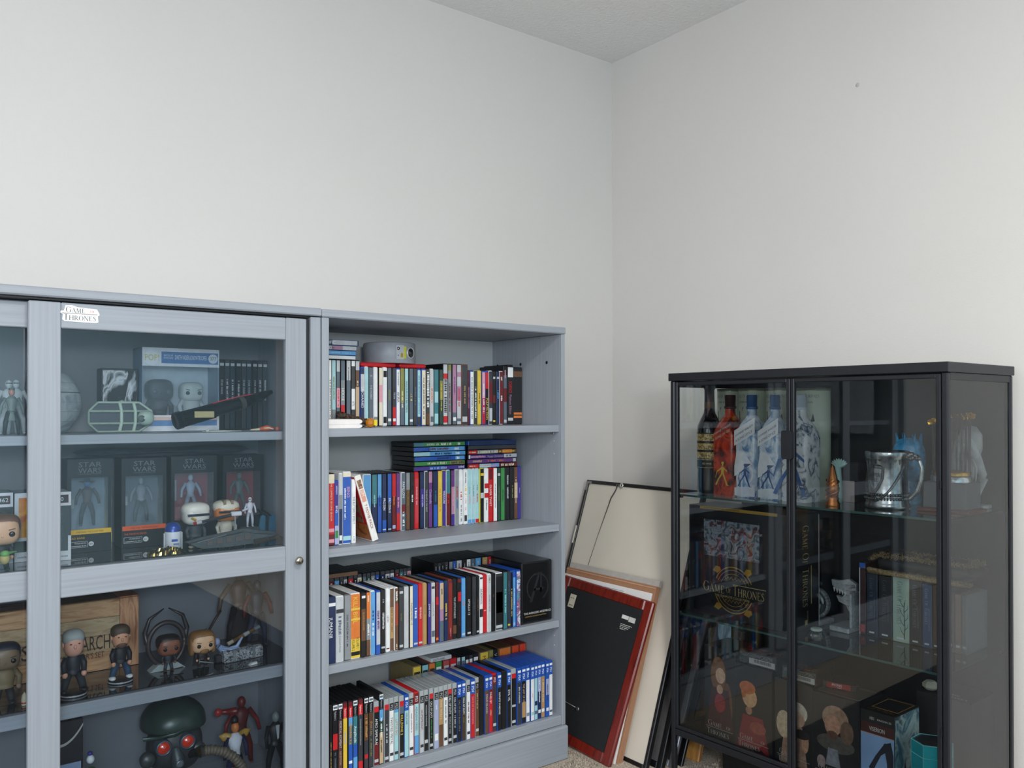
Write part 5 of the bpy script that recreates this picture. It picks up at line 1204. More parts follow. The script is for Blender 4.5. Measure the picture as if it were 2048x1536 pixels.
    t = thing('ribbed_tube', 'black ribbed metal tube with red wire propped aslant on the upper cabinet shelf', 'tube', p0)
    q0 = Vector((0, 0, 0)); q1 = Vector(p1)-Vector(p0); q2 = Vector(p2)-Vector(p0)
    b = MB(); pts = []; rd = []
    for i in range(25):
        f = i/24; pts.append(q0.lerp(q1, f)); rd.append(.0190-.004*f)
    b.tube(pts, rd, mat('15191e', .25, .5), 20); b.build('grip', t)
    ax = (q1-q0).normalized(); up = Vector((-ax.z, 0, ax.x)); sd = ax.cross(up)
    for k in range(9):
        a = -0.4-k*.28
        off = up*sin(a)*1.0+Vector((0, -1, 0))*abs(cos(a)) if True else 0
        dirv = (up*cos(a)+Vector((0, -1, 0))*-sin(a))
        b = MB(); b.tube([q0+dirv*.0195, q0.lerp(q1, .5)+dirv*.0182], .0022, mat('23282f', .25, .6), 6)
        b.build('rib', t)
    b = MB(); b.tube([q0.lerp(q1, .42)+up*.018+Vector((0, -.004, 0)), q0.lerp(q1, .6)+up*.0185, q0.lerp(q1, .85)+up*.018, q1+up*.016, q2], .0013, mat('c2303a', .4), 6); b.build('red_wire', t)
    b = MB(); b.tube([q0-ax*.001, q0+ax*.012], [.0215, .0215], mat('1b2026', .3, .5), 20); b.build('end_collar', t)
    b = MB(); b.tube([q0.lerp(q1, .86), q0.lerp(q1, .93)], [.0172, .0172], mat('a9a797', .35, .8), 20); b.build('brass_band', t)
    b = MB(); b.tube([q1, q1.lerp(q2, .6), q2], [.014, .011, .006], mat('14171b', .3, .5), 14); b.build('emitter', t)
    b = MB(); b.box((q0.lerp(q1, .2).x, -.0205, q0.lerp(q1, .2).z-.002), (q0.lerp(q1, .45).x, -.0175, q0.lerp(q1, .45).z+.001), mat('b3a67a', .4, .6)); b.build('brass_strip', t)
    # small lying toys at the front edge
    x0, x1 = at(-.33, 502), at(-.33, 566)
    t = thing('lying_figure', 'small orange and cream toy figure lying at the shelf end', 'toy figure', (x0, -.325, ZA))
    L = x1-x0; b = MB(); b.tube([(0, 0, .004), (L*.25, 0, .005), (L*.3, 0, .006)], [.002, .003, .004], mat('d9cbb0', .5), 8); b.build('legs', t)
    b = MB(); b.tube([(L*.28, 0, .006), (L*.5, 0, .008), (L*.72, 0, .006)], [.004, .0075, .0045], mat('d5673c', .5), 10); b.build('torso', t)
    b = MB(); b.ell((L*.84, 0, .006), (.005, .005, .0055), mat('c6553a', .5), 10, 7); b.build('head', t)
    b = MB(); b.tube([(L*.4, -.004, .008), (L*.55, -.009, .0085), (L*.68, -.008, .005)], .0018, mat('e6dccb', .5), 6); b.build('arm', t)
    t = thing('toy_rod', 'thin pale toy rod lying along the upper cabinet shelf edge', 'toy part', (at(-.335, 405), -.333, ZA))
    L = at(-.335, 485)-at(-.335, 405); b = MB(); b.tube([(0, 0, .0022), (L*.5, 0, .0024), (L, .004, .0022)], [.0012, .0022, .0008], mat('c4cabb', .5), 6); b.build('rod', t)
    b = MB(); b.ell((L*.12, -.003, .0035), (.005, .002, .0034), mat('b2bab0', .5), 10, 6); b.build('grip', t)
    # three figures behind the far door
    Yf = -0.22
    for (px, yt, cols, lab, w0) in ((38, 757, ('c9d3d4', 'c4cfd0', 'c4cfd0'), 'white toy figure nearest the door stile on the upper cabinet shelf', 0), (9, 757, ('c9d3d4', 'c4cfd0', 'bfcaca'), 'white toy figure at the frame edge on the upper cabinet shelf', 0)):
        Yq = -0.19; x = at(Yq, px-14 if px > 20 else px); h_ = Z_(Yq, px, yt)-ZA
        t = thing('action_figure', lab, 'toy figure', (x+.008, Yq, ZA), 0, 'standing toy figures behind the far sliding door')
        action_figure(t, 0, 0, 0, h_, cols[0], cols[1], cols[2], pose=.05)
        b = MB(); b.box((-h_*.05, -h_*.068, h_*.905), (h_*.05, -h_*.05, h_*.925), mat('24292e', .4)); b.build('visor', t)
    Yq = -0.27; x = at(Yq, 23); h_ = Z_(Yq, 23, 775)-ZA
    t = thing('action_figure', 'grey-uniformed toy figure standing in front of the white ones', 'toy figure', (x, Yq, ZA), 0, 'standing toy figures behind the far sliding door')
    action_figure(t, 0, 0, 0, h_, 'c08c7c', '6f807c', '2c3036', pose=.06)
    b = MB(); b.lathe([(h_*.055, 0), (h_*.06, h_*.02), (h_*.05, h_*.05)], mat('5c6c68', .5), (0, 0, h_*.94), 14); b.build('cap', t)
    b = MB(); b.lathe([(h_*.09, h_*.30), (h_*.075, h_*.5)], mat('72837c', .6), (0, 0, 0), 14, sy=.7); b.build('tunic_skirt', t)
    b = MB(); b.lathe([(h_*.083, 0), (h_*.083, h_*.02)], mat('23282b', .4), (0, 0, h_*.49), 14, sy=.7); b.build('belt', t)
shelf_a()

def figure_box(px0, px1, Y, ytop, band, bandname, inner, label, figcols, text2, side, dfront=0.0, hat=None, fig_red=False):
    x0, x1 = at_y(Y, px0, 1000)[0], at_y(Y, px1, 1000)[0]; w_ = x1-x0; h_ = Z_(Y, (px0+px1)/2, ytop)-ZBm; d_ = .075
    t = thing('figure_box', label, 'toy box', (x0, Y, ZBm), 0, 'boxed figures on the middle cabinet shelf')
    K = mat('1a1d20', .35)
    MB().box((0, d_-.002, 0), (w_, d_, h_), mat(inner, .5)).build('back_card', t)
    b = MB(); b.box((0, 0, 0), (.002, d_, h_), K); b.build('side_card', t)
    b = MB(); b.box((w_-.002, 0, 0), (w_, d_, h_), side); b.build('side_card', t)
    MB().box((.002, .0005, h_-.002), (w_-.002, d_, h_), K).build('top_card', t)
    MB().box((.002, .0005, 0), (w_-.002, d_, .002), K).build('bottom_card', t)
    MB().box((.002, -.0004, h_*.80), (w_-.002, 0.0012, h_), mat('23282b', .35)).build('header_card', t)
    MB().box((.002, -.0004, 0), (w_-.002, 0.0012, h_*.245), K).build('footer_card', t)
    for a in (.002, w_-.009): MB().box((a, -.0002, h_*.245), (a+.007, .001, h_*.80), K).build('window_edge', t)
    MB().box((.009, .001, h_*.245), (w_-.009, .0016, h_*.80), FILM).build('window_film', t)
    p = MB(); y = -.001; sv = mat('7d858a', .4, var=0)
    p.text('STAR', front(w_*.5, y, h_*.915), h_*.055, sv, maxw=w_*.52, center=True, sx=1.3); p.text('WARS', front(w_*.5, y, h_*.850), h_*.055, sv, maxw=w_*.52, center=True, sx=1.3)
    scribble(p, front(w_*.25, y, h_*.835), w_*.5, h_*.008, sv, 5)
    if band:
        p.box((.002, -.0008, h_*.195), (w_-.002, -.0003, h_*.245), mat(band, .4))
        p.text(bandname, front(w_*.5, y, h_*.210), h_*.018, mat('15181a', .4, var=0), maxw=w_*.62, center=True)
        p.text(text2, front(w_*.05, y, h_*.145), h_*.022, mat(band, .4, var=0), maxw=w_*.50)
        wt = mat('c9cdd0', .4, var=0)
        for (a0, a1, b0, b1) in ((.05, .45, .055, .058), (.05, .45, .117, .120), (.05, .057, .055, .12), (.443, .45, .055, .12)): p.box((w_*a0, y, h_*b0), (w_*a1, y+.0004, h_*b1), wt)
        p.text('WARNING', front(w_*.16, y, h_*.092), h_*.018, wt, maxw=w_*.26); scribble(p, front(w_*.08, y, h_*.066), w_*.34, h_*.012, wt, 9)
        p.lathe([(w_*.06, y), (0, y)], wt, (w_*.53, 0, h_*.087), 16, 'y')
        p.text('4+', front(w_*.49, y-.0003, h_*.075), h_*.022, mat('15181a', .4, var=0), maxw=w_*.08)
    p.build('box_print', t)
    hf = h_*.52
    action_figure(t, w_*.52, d_*.55, h_*.26, hf, *figcols, pose=.07, hat=hat)
    b = MB(); b.box((w_*.16, d_*.8, h_*.45), (w_*.26, d_*.86, h_*.70 if fig_red else h_*.55), mat('b9bec2', .4)); b.build('accessory', t)
    return t
def shelf_b():
    ya = art(['23282b', '2f4a4c', 'd0b32c', 'e07a1e'], 5, .35, (1, 1, 1.2))
    yb = art(['1a1c1e', '2a2a2c', 'b98a4a', 'd0401c'], 5, .35, (1, 1, 1.2))
    figure_box(134, 224, -.172, 918, 'e3b41e', 'STAR WARS: THE CLONE WARS', '8da1b2', 'boxed toy figure in a dark wide hat, yellow stripe on the box', ('3f7fc0', '4a3c3c', '3c424a'), 'CAD BANE', ya, hat='1b1d20')
    figure_box(243, 333, -.172, 916, 'd8591f', 'STAR WARS: THE MANDALORIAN', '64747f', 'boxed silver-grey toy figure, orange stripe on the box', ('8e979c', '7e888e', '4a5258'), 'THE MANDALORIAN', yb)
    figure_box(342, 434, -.130, 912, None, '', 'a02c3c', 'boxed white toy figure against a red card behind the big-headed toys', ('c3c8d8', 'b9c0d2', 'b4bbcc'), '', mat('16181a', .4), fig_red=True)
    figure_box(446, 527, -.130, 910, None, '', 'a3242a', 'boxed olive-grey toy figure against a bright red card', ('7b8582', '6b7672', '5c6664'), '', mat('16181a', .4))
    # soft dark bag lying across the boxes
    x0, x1 = at(-.20, 150), at(-.20, 556)
    Lb = x1-x0; zb = ZBm+.2355
    # white-framed box corner and its neighbours, partly behind the door stile
    def pop_box(px0, px1, Y, yt, num, label, picture=None, inner='2c3a34'):
        a, c = at_y(Y, px0, 1000)[0], at_y(Y, px1, 1000)[0]; w_ = c-a; h_ = Z_(Y, px1, yt)-ZBm; d_ = .088
        t = thing('window_box', label, 'toy box', (a, Y, ZBm), 0, 'small window boxes beside the door stiles')
        Wb = mat('dde4ea', .4)
        MB().box((0, d_-.002, 0), (w_, d_, h_), mat(inner, .5)).build('back_card', t)
        for q in (0, w_-.002): MB().box((q, 0, 0), (q+.002, d_, h_), mat('39424a', .4)).build('side_card', t)
        MB().box((0, 0, h_-.0012), (w_, d_, h_), mat('aab6c0', .4)).build('top_card', t); MB().box((0, 0, 0), (w_, d_, .0012), Wb).build('bottom_card', t)
        MB().box((0, -.0008, h_*.80), (w_, .0006, h_), Wb).build('header_card', t); MB().box((0, -.0008, 0), (w_, .0006, h_*.14), Wb).build('footer_card', t)
        MB().box((w_-.006, -.0009, h_*.14), (w_, .0005, h_*.36), Wb).build('corner_card', t)
        MB().box((.001, .001, h_*.14), (w_-.001, .0016, h_*.8), FILM).build('window_film', t)
        p = MB(); y = -.0012
        if num:
            p.box((w_-.030, y, h_*.845), (w_-.006, -.0006, h_*.955), mat('23262a', .4)); p.box((w_-.031, y+.0002, h_*.84), (w_-.005, -.0006, h_*.96), mat('a8444a', .4))
            p.text(num, front(w_-.028, y-.0005, h_*.87), h_*.06, mat('e9edf0', .4, var=0), maxw=.02)
        if picture: p.box((.008, y, h_*.35), (w_*.98, y+.0004, h_*.93), picture); p.box((.0, y+.0002, h_*.30), (w_, y+.0006, h_*.95), Wb)
        scribble(p, front(w_*.1, y, h_*.05), w_*.8, h_*.03, mat('8a98a8', .4, var=0), 4)
        p.build('box_print', t)
        b = MB(); b.ell((w_*.5, d_*.5, h_*.52), (w_*.32, d_*.34, h_*.2), mat('33403c', .5), 14, 9, .7); b.build('inner_figure', t)
    pop_box(83, 142, -.262, 983, '80', 'white-cornered window box peeping out behind the door stile')
    pop_box(-36, 26, -.232, 985, '462', 'window box numbered 462 at the frame edge behind the brown-haired toy')
    pop_box(29, 88, -.226, 984, None, 'window box with a yellow and orange picture beside box 462', art(['e8d24a', 'e6a23a', 'cf6a2c', '5aa6b8'], 14), '3f6a4e')
    # brown-haired big-headed toy with a small green figure
    Yq = -.315; x = at(Yq, 2)
    t = thing('big_headed_toy', 'big-headed toy with swept brown hair and black clothes at the frame edge', 'toy figure', (x, Yq, ZBm))
    s = .0345; hh = Z_(Yq, 0, 1090)-ZBm
    big_head(t, 0, 0, hh, s, 'd9ad8a', '6d4a34'); small_body(t, 0, 0, 0, hh+.004, '16181b', '1a1c20', shoes='0f1012')
    b = MB(); b.ell((.004, -.028, hh*.52), (.010, .009, .012), mat('b9a86a', .7), 12, 8); b.build('bundle', t)
    b = MB(); b.ell((.004, -.030, hh*.72), (.009, .008, .007), mat('6fae5c', .5), 12, 8); b.tube([(.012, -.03, hh*.74), (.026, -.03, hh*.78)], [.0035, .0008], mat('6fae5c', .5), 6); b.build('green_head', t)
    # gold foil heap
    Yq = -.318; x0, x1 = at(Yq, 297), at(Yq, 368); L = x1-x0
    t = thing('gold_foil', 'crumpled gold foil lump at the front of the middle cabinet shelf', 'foil', (x0, Yq, ZBm))
    b = MB(); n, m_ = 26, 12; vs = []; fs = []; rr = random.Random(11)
    for j in range(m_):
        for i in range(n):
            u, v = i/(n-1), j/(m_-1)
            e = sin(pi*u)**.35*sin(pi*v)**.4 if 0 < u < 1 and 0 < v < 1 else 0
            vs.append((u*L+rr.uniform(-.001, .001), v*.035-.016+rr.uniform(-.001, .001), max(.0003, e*(.0125+rr.uniform(-.0055, .0075)))))
    for j in range(m_-1):
        for i in range(n-1): fs.append((j*n+i, j*n+i+1, (j+1)*n+i+1, (j+1)*n+i))
    b.add(vs, fs, mat('c9b26a', .16, 1.0)); b.prism([(x_, y_, 0) for x_, y_ in ((.001, -.014), (L-.001, -.014), (L-.001, .017), (.001, .017))], (0, 0, .0004), mat('8a7440', .3, 1)); b.build('foil', t)
    # small domed toy
    x = at(-.285, 346); h_ = Z_(-.285, 346, 1044)-ZBm
    t = thing('domed_canister_toy', 'tiny white canister toy with a blue dome behind the gold foil', 'toy figure', (x, -.285, ZBm+.0002))
    Wt = mat('dfe2e6', .4); r = h_*.27
    MB().lathe([(r*.8, h_*.10), (r, h_*.14), (r, h_*.66), (r*.98, h_*.68)], Wt, (0, 0, 0), 20).build('body', t)
    MB().lathe([(r*.98, h_*.69), (r*.92, h_*.84), (r*.6, h_*.96), (0, h_*1.0)], mat('2c4aa0', .3, .3), (0, 0, 0), 20).build('dome', t)
    for q in (-1, 1): MB().bev((q*r*1.02-(.0022 if q < 0 else 0), -.004, 0), (q*r*1.02+(.0022 if q > 0 else 0), .004, h_*.64), .001, Wt).build('leg', t)
    b = MB(); b.box((-r*.4, -r*1.02, h_*.36), (r*.3, -r*.9, h_*.44), mat('2c4aa0', .4)); b.box((-r*.2, -r*1.02, h_*.24), (r*.5, -r*.9, h_*.30), mat('7480a8', .4)); b.build('panel_print', t)
    # two big-headed toys
    Yq = -.265
    for (px, y0, y1, s, hc, cap_, body, lab) in ((391, 1052, 1005, .0315, 'dcd9cf', 'e6e2d6', '3a3f42', 'big-headed toy with a cream helmet and dark visor bar'), (452, 1044, 1000, .0305, 'd07c3c', 'ded7c4', 'b9b4a4', 'big-headed toy with an orange and cream striped helmet')):
        x = at(Yq, px); z1 = Z_(Yq, px, y1); hh = z1-ZBm-2*.86*s
        t = thing('big_headed_toy', lab, 'toy figure', (x, Yq, ZBm), 0, 'helmeted big-headed toys on the middle shelf')
        b = MB(); b.ell((0, 0, hh+s*.80), (s, s*.85, s*.80), mat(hc, .35), 20, 12, .62); b.build('head', t)
        b = MB(); b.ell((0, .001, hh+s*1.16), (s*1.04, s*.90, s*.58), mat(cap_, .35), 20, 10, .75); b.build('helmet_cap', t)
        b = MB(); b.box((-s*.8, -s*.92, hh+s*.74), (s*.8, -s*.7, hh+s*.92), mat('1a1e22', .15)); b.build('visor', t)
        if s > .031:
            b = MB(); b.tube([(-s*.55, -s*.80, hh+s*.62), (-s*.2, -s*.88, hh+s*.45)], .0028, mat('d9a82c', .4), 6); b.build('yellow_stripe', t)
        else:
            b = MB()
            for q in (-.45, .15): b.box((q*s, -s*.80, hh+s*1.1), (q*s+s*.22, -s*.1, hh+s*1.76), mat('8d7860', .4))
            b.build('helmet_stripe', t)
        small_body(t, 0, 0, 0, hh+.004, body, body, hands=body, shoes='c9b9a0')
    # white soldier figure
    Yq = -.25; x = at(Yq, 500); z1 = Z_(Yq, 500, 993); h_ = .078
    # slim grey model ship with the soldier standing behind it on a plinth
    t = thing('stepped_plinth', 'low dark plinth carrying the small white toy figure', 'stand', (x, Yq, ZBm))
    zp = z1-ZBm-h_
    MB().bev((-.022, -.014, 0), (.022, .016, zp-.0002), .002, mat('3a4046', .5)).build('block', t)
    t = thing('action_figure', 'small white toy figure standing above the grey toy ship', 'toy figure', (x, Yq, ZBm+zp))
    action_figure(t, 0, 0, 0, h_, 'dde0e4', 'd3d3dc', 'cfd0da', pose=.04, spread=.02)
    b = MB(); b.box((-.0045, -.0055, h_*.91), (.001, -.0035, h_*.93), mat('20242a', .3)); b.build('visor', t)
    b = MB(); b.tube([(-.008, -.008, h_*.62), (-.024, -.012, h_*.56)], [.0032, .0026], mat('d3d3dc', .5), 7); b.build('forearm', t)
    # toy cannon
    Yc = -.300; xa, xb = at(Yc, 398), at(Yc, 478)
    t = thing('toy_cannon', 'white and grey toy cannon on a tripod foot in front of the helmeted toys', 'toy', (xb, Yc, ZBm))
    za, zb_ = Z_(Yc, 400, 1045)-ZBm, Z_(Yc, 470, 1027)-ZBm; L = xa-xb
    b = MB(); b.tube([(L, 0, za), (-.012, 0, zb_-.002)], [.0035, .0042], mat('4a4e54', .4, .3), 10); b.build('barrel', t)
    b = MB(); b.tube([(L-.006, 0, za-.001), (L+.006, 0, za+.0015)], [.0046, .0046], mat('dfe2e4', .4), 10); b.build('muzzle_ring', t)
    b = MB(); b.tube([(L-.012, 0, za-.0015), (L-.006, 0, za-.001)], [.0042, .0044], mat('c8282c', .4), 10); b.build('red_tip', t)
    b = MB(); b.bev((-.020, -.006, zb_-.006), (.006, .006, zb_+.005), .002, mat('d9dbe0', .4)); b.build('breech', t)
    b = MB(); b.tube([(-.010, 0, zb_-.006), (-.008, 0, .018)], .002, mat('c9ccd2', .4), 6)
    for q in ((-.03, -.012), (.012, -.010), (-.006, .016)): b.tube([(-.008, 0, .019), (q[0], q[1], .0015)], .0014, mat('c9ccd2', .4), 6)
    b.build('tripod', t)
    # long grey ship
    Ys = -.322; x0, x1 = at(Ys, 373), at(Ys, 558); L = x1-x0
    t = thing('toy_starship', 'long dark grey toy starship with panelled hull along the shelf front', 'toy', (x0, Ys, ZBm))
    D1 = mat('4c5354', .45, .2, var=.15, scale=90); D2 = mat('5e5450', .5, .2)
    b = MB()
    pts = [(0, 0, .021), (L*.14, 0, .004), (L*.45, 0, .0015), (L*.95, 0, .008), (L*.98, 0, .026), (L*.72, 0, .036), (L*.62, 0, .042), (L*.50, 0, .037), (L*.2, 0, .030)]
    b.prism([(p[0], .010, p[2]+.002) for p in pts], (0, .010, 0), D1); b.build('hull', t)
    b = MB(); b.prism([(p[0]*.92+.006, -.008, p[2]*.8+.003) for p in pts], (0, .017, 0), D1); b.build('hull_side', t)
    for i in range(5): 
        b = MB(); xx = L*(.2+.1*i); b.bev((xx, -.0092, .013+.0012*i), (xx+L*.07, -.0078, .026+.001*i), .0004, D2); b.build('hull_plate', t)
    b = MB(); b.tube([(L*.70, -.011, .010), (L*.86, -.011, .014)], [.0075, .0062], mat('8f8274', .3, .7), 12); b.build('engine', t)
    b = MB(); b.tube([(L*.86, -.011, .014), (L*.98, -.011, .018)], [.0055, .006], mat('6e665e', .4, .5), 12); b.build('exhaust', t)
    b = MB(); b.tube([(L*.10, -.009, .022), (L*.4, -.009, .035)], .0010, mat('9aa2a4', .4), 5); b.build('rail_strip', t)
    # blue-grey winged part
    x = at(-.24, 540); t = thing('toy_blaster_stand', 'blue-grey folded toy panels topped by two small barrels at the right of the shelf', 'toy', (x, -.215, ZBm))
    z1 = Z_(-.24, 540, 1018)-ZBm
    for q in (-1, 1):
        b = MB(); b.prism([(q*.004, 0, 0), (q*.026, 0, 0), (q*.020+.006, 0, z1*.75), (q*.006+.004, 0, z1*.8)], (0, .006, 0), mat('3f6f8c', .4, .2)); b.build('panel', t)
    b = MB(); b.box((-.026, 0.0, 0), (.026, .03, .0025), mat('2c3a44', .5)); b.build('foot', t)
    for q in (-.006, .006): b = MB(); b.tube([(-.02+q, -.001, z1), (.008+q, 0.003, z1*.72)], [.0028, .0034], mat('3c444a', .3, .5), 8); b.build('barrel', t)
    # dark soft pouch on top of the boxes
    zt = ZBm+.2285
    return zt
shelf_b()
def pouch():
    Y0 = -.165; zb = Z_(-.165, 180, 917)+.0035
    x0, x1 = at(Y0, 152), at(Y0, 505); L = x1-x0
    t = thing('soft_pouch', 'long dark blue-grey padded pouch lying across the tops of the figure boxes', 'pouch', (x0, Y0, zb))
    b = MB(); n, k = 34, 12; vs = []; fs = []
    for i in range(n+1):
        u = i/n
        hh = .0085*(min(1, u*14)**.5)*(min(1, (1-u)*14)**.5)*(1+.25*sin(u*9)+.4*max(0, 1-abs(u-.72)*7))
        dd = .050*(min(1, u*16)**.5)*(min(1, (1-u)*16)**.5)
        for j in range(k):
            a = 2*pi*j/k; vs.append((u*L, .045+dd*cos(a), .0088+hh*sin(a)))
    for i in range(n):
        for j in range(k): fs.append((i*k+j, i*k+(j+1) % k, (i+1)*k+(j+1) % k, (i+1)*k+j))
    b.add(vs, fs, mat('2c3a44', .6), True); b.add(vs[:k], [tuple(range(k))], mat('2c3a44', .6)); b.add(vs[-k:], [tuple(range(k))], mat('2c3a44', .6)); b.build('padding', t)
    b = MB(); b.tube([(L*.03, -.006, .009), (L*.5, -.0065, .0095), (L*.97, -.006, .009)], .0010, mat('151b20', .5), 5); b.build('zip', t)
pouch()

def shelf_c():
    # crate-print box, seen on both sides of the door stile
    Y = -.135; x0, x1 = at_y(Y, -60, 1270)[0], at_y(Y, 277, 1270)[0]; w_ = x1-x0; h_ = Z_(Y, 270, 1192)-ZC; d_ = .085
    t = thing('crate_print_box', 'large box printed like a wooden crate with black stencil lettering', 'box set', (x0, Y, ZC))
    boxed(t, w_, d_, h_, mat('8a6f52', .6), 'box_body')
    def plk(k): return art([('b8875c', 'd9ae80', '8f6038'), ('ad8c66', 'cfb389', '86643f'), ('b39770', 'd0b890', '7e6040')][k % 3], 9, .55, (1, 1, 6), 'printed_planks')
    n = 4; ph = h_/n
    for i in range(n): MB().bev((.001, -.0022, i*ph+.0006), (w_*.875, .0001, (i+1)*ph-.0006), .0004, plk(i)).build('plank', t)
    for a in (w_*.877,): MB().bev((a, -.004, .0005), (w_-.0005, .0001, h_-.0005), .0006, art(('bd8058', 'dca67c', '99603e'), 9, .55, (6, 1, 1), 'printed_planks')).build('corner_plank', t)
    MB().bev((w_*.001, .0, h_), (w_*.875, d_, h_+.0012), .0004, art(('7a5c44', '9a7858', '5f4632'), 9, .55, (1, 6, 1), 'printed_planks')).build('lid_plank', t)
    MB().bev((w_*.877, .0, h_), (w_-.0005, d_, h_+.003), .0006, art(('b86c44', 'd08c62', '95553a'), 9, .55, (6, 1, 1), 'printed_planks')).build('corner_plank', t)
    k_ = mat('3a2c24', .6, var=0); b = MB(); xa = at_y(Y, 152, 1290)[0]-x0
    L = lambda px: at_y(Y, px, 1290)[0]-x0
    zb1, zt1 = Z_(Y, 180, 1301)-ZC, Z_(Y, 180, 1271)-ZC
    b.text('ANARCHY', front(L(130), -.0034, zb1), zt1-zb1, k_, maxw=L(234)-L(130), sx=1.4)
    zb2, zt2 = Z_(Y, 180, 1317)-ZC, Z_(Y, 180, 1305)-ZC
    b.text("COLLECTOR'S SET", front(L(108), -.0034, zb2), zt2-zb2, mat('5a3a2c', .6, var=0), maxw=L(208)-L(108))
    b.text('S', front(L(40), -.0034, zb1), zt1-zb1, k_)
    b.build('stencil_lettering', t)
    # two bobbleheads
    for (px, ytop, ybase, Yq, hair, skin, top, legs, shoes, lab, beard) in (
        (147, 1259, 1388, -.290, '9aa3a2', 'd5a08a', '1a222c', '2c3438', '181a1c', 'grey-haired bobblehead in dark jacket on a round base', None),
        (241, 1249, 1371, -.255, '4a3c2e', 'c99474', '15191f', '2a4862', 'e3e5e6', 'brown-haired bearded bobblehead in jeans and white shoes', '5c4434')):
        x = at_y(Yq, px, 1320)[0]; h_ = Z_(Yq, px, ytop)-ZC
        t = thing('bobblehead', lab, 'bobblehead', (x, Yq, ZC), 0, 'bobbleheads in front of the crate-print box')
        MB().lathe([(.0275, 0), (.0275, .0055), (.0262, .0062), (0, .0062)], mat('1b1d20', .35), (0, 0, 0), 28).build('base', t)
        b = MB(); b.lathe([(.0277, .0012), (.0277, .0042)], mat('a8adb2', .4, var=.3, scale=300), (0, 0, 0), 28); b.build('base_band', t)
        small_body(t, 0, 0, .0062, h_*.60, top, legs, hands=skin, shoes=shoes, width=.20, spread=.25)
        s = h_*.155
        b = MB(); b.ell((0, 0, h_*.60+s*1.15), (s*.92, s*.95, s*1.25), mat(skin, .5), 18, 12, .85); b.build('head', t)
        b = MB(); b.ell((0, s*.12, h_*.60+s*1.75), (s*1.02, s*1.0, s*.85), mat(hair, .6), 18, 10, .8); b.build('hair', t)
        if beard: b = MB(); b.ell((0, -s*.45, h_*.60+s*.45), (s*.62, s*.5, s*.5), mat(beard, .7), 14, 9); b.build('beard', t)
        b = MB(); b.ell((0, -s*.93, h_*.60+s*1.05), (s*.16, s*.18, s*.22), mat(skin, .5), 8, 6); b.build('nose', t)
        for q in (-1, 1): b = MB(); b.ell((q*s*.36, -s*.86, h_*.60+s*1.32), (s*.13, s*.07, s*.07), mat('2a2422', .3), 8, 6); b.build('eye', t)
        for q in (-1, 1): b = MB(); b.ell((q*s*.93, 0, h_*.60+s*1.15), (s*.14, s*.2, s*.3), mat(skin, .5), 8, 6); b.build('ear', t)
    # ring-backed toy
    Yq = -.235; x = at_y(Yq, 336, 1290)[0]; h_ = Z_(Yq, 336, 1219)-ZC
    t = thing('ring_backed_toy', 'dark big-headed toy framed by a tall brown ring with two curved horns', 'toy figure', (x, Yq, ZC))
    Dk = mat('332c2c', .4); r = .046; zc = .016+r
    b = MB(); b.tube([(r*.93*cos(a)*1.0, .014, zc+r*1.12*sin(a)) for a in [2*pi*i/36 for i in range(37)]], .0062, Dk, 8); b.build('ring', t)
    for q in (-1, 1):
        b = MB(); b.tube([(q*r*.98, .016, zc+r*.1), (q*r*1.08, .016, zc+r*.7), (q*r*.85, .016, zc+r*1.4), (q*r*.12, .016, h_)], [.0062, .006, .0046, .0015], mat('2a2628', .35), 8); b.build('horn', t)
    b = MB(); b.prism([(-.042, 0, 0), (-.022, 0, .016), (.022, 0, .016), (.042, 0, 0)], (0, .028, 0), mat('93a09f', .5)); b.build('foot', t)
    big_head(t, 0, -.004, .038, .026, '84523c', '1c1614'); small_body(t, 0, -.004, .0, .043, '1f242a', '39434c', shoes='4a3a30', hands='84523c')
    b = MB(); b.tube([(-.024, -.022, .004), (.030, -.022, .008)], .0011, mat('6a4a3a', .4, .3), 6); b.build('spear', t)
    # long-haired toy with sword
    Yq = -.262; x = at_y(Yq, 404, 1300)[0]; z1 = Z_(Yq, 404, 1262)-ZC; s = .0278
    t = thing('big_headed_toy', 'big-headed toy with long light brown hair holding a small sword', 'toy figure', (x, Yq, ZC))
    hh = z1-s*1.85
    big_head(t, 0, 0, hh, s, 'dfb48e', '8a6436', 'long', beard='8a6436'); small_body(t, 0, 0, 0, hh+.004, '2a2022', '23201f', hands='d8a886', shoes='4a4438')
    b = MB(); b.add([(-.012, -.020, hh*.50), (-.012, -.020, hh*.58), (.018, -.022, hh*.36), (.022, -.022, hh*.30)], [(0, 1, 2, 3)], mat('dcdfe2', .2, .8)); b.tube([(-.013, -.02, hh*.42), (-.012, -.02, hh*.70)], .0011, mat('c9ccd0', .2, .8), 6); b.build('sword', t)
    b = MB(); b.prism([(-.020, .006, .004), (.020, .006, .004), (.015, .006, hh), (-.015, .006, hh)], (0, .004, 0), mat('1c1a1c', .8)); b.build('cape', t)
    # tall dark warrior with staff
    Yq = -.13; x = at_y(Yq, 478, 1250)[0]; h_ = .215
    t = thing('warrior_figure', 'tall dark leather-clad toy warrior holding a long axe', 'toy figure', (x, Yq, ZC))
    action_figure(t, 0, 0, 0, h_, '6b4a3c', '4a3830', '1e1a1a', arm='5a4a40', pose=.10, spread=.05)
    b = MB(); b.lathe([(h_*.14, h_*.14), (h_*.12, h_*.3), (h_*.075, h_*.5)], mat('1d1817', .85), (0, 0, 0), 20, sy=.6); b.build('skirt', t)
    b = MB(); b.lathe([(h_*.088, 0), (h_*.088, h_*.03)], mat('14100f', .4), (0, 0, h_*.47), 18, sy=.7); b.lathe([(.005, -h_*.075), (.0, -h_*.078)], mat('9a948a', .3, .8), (0, 0, h_*.485), 12, 'y'); b.build('belt', t)
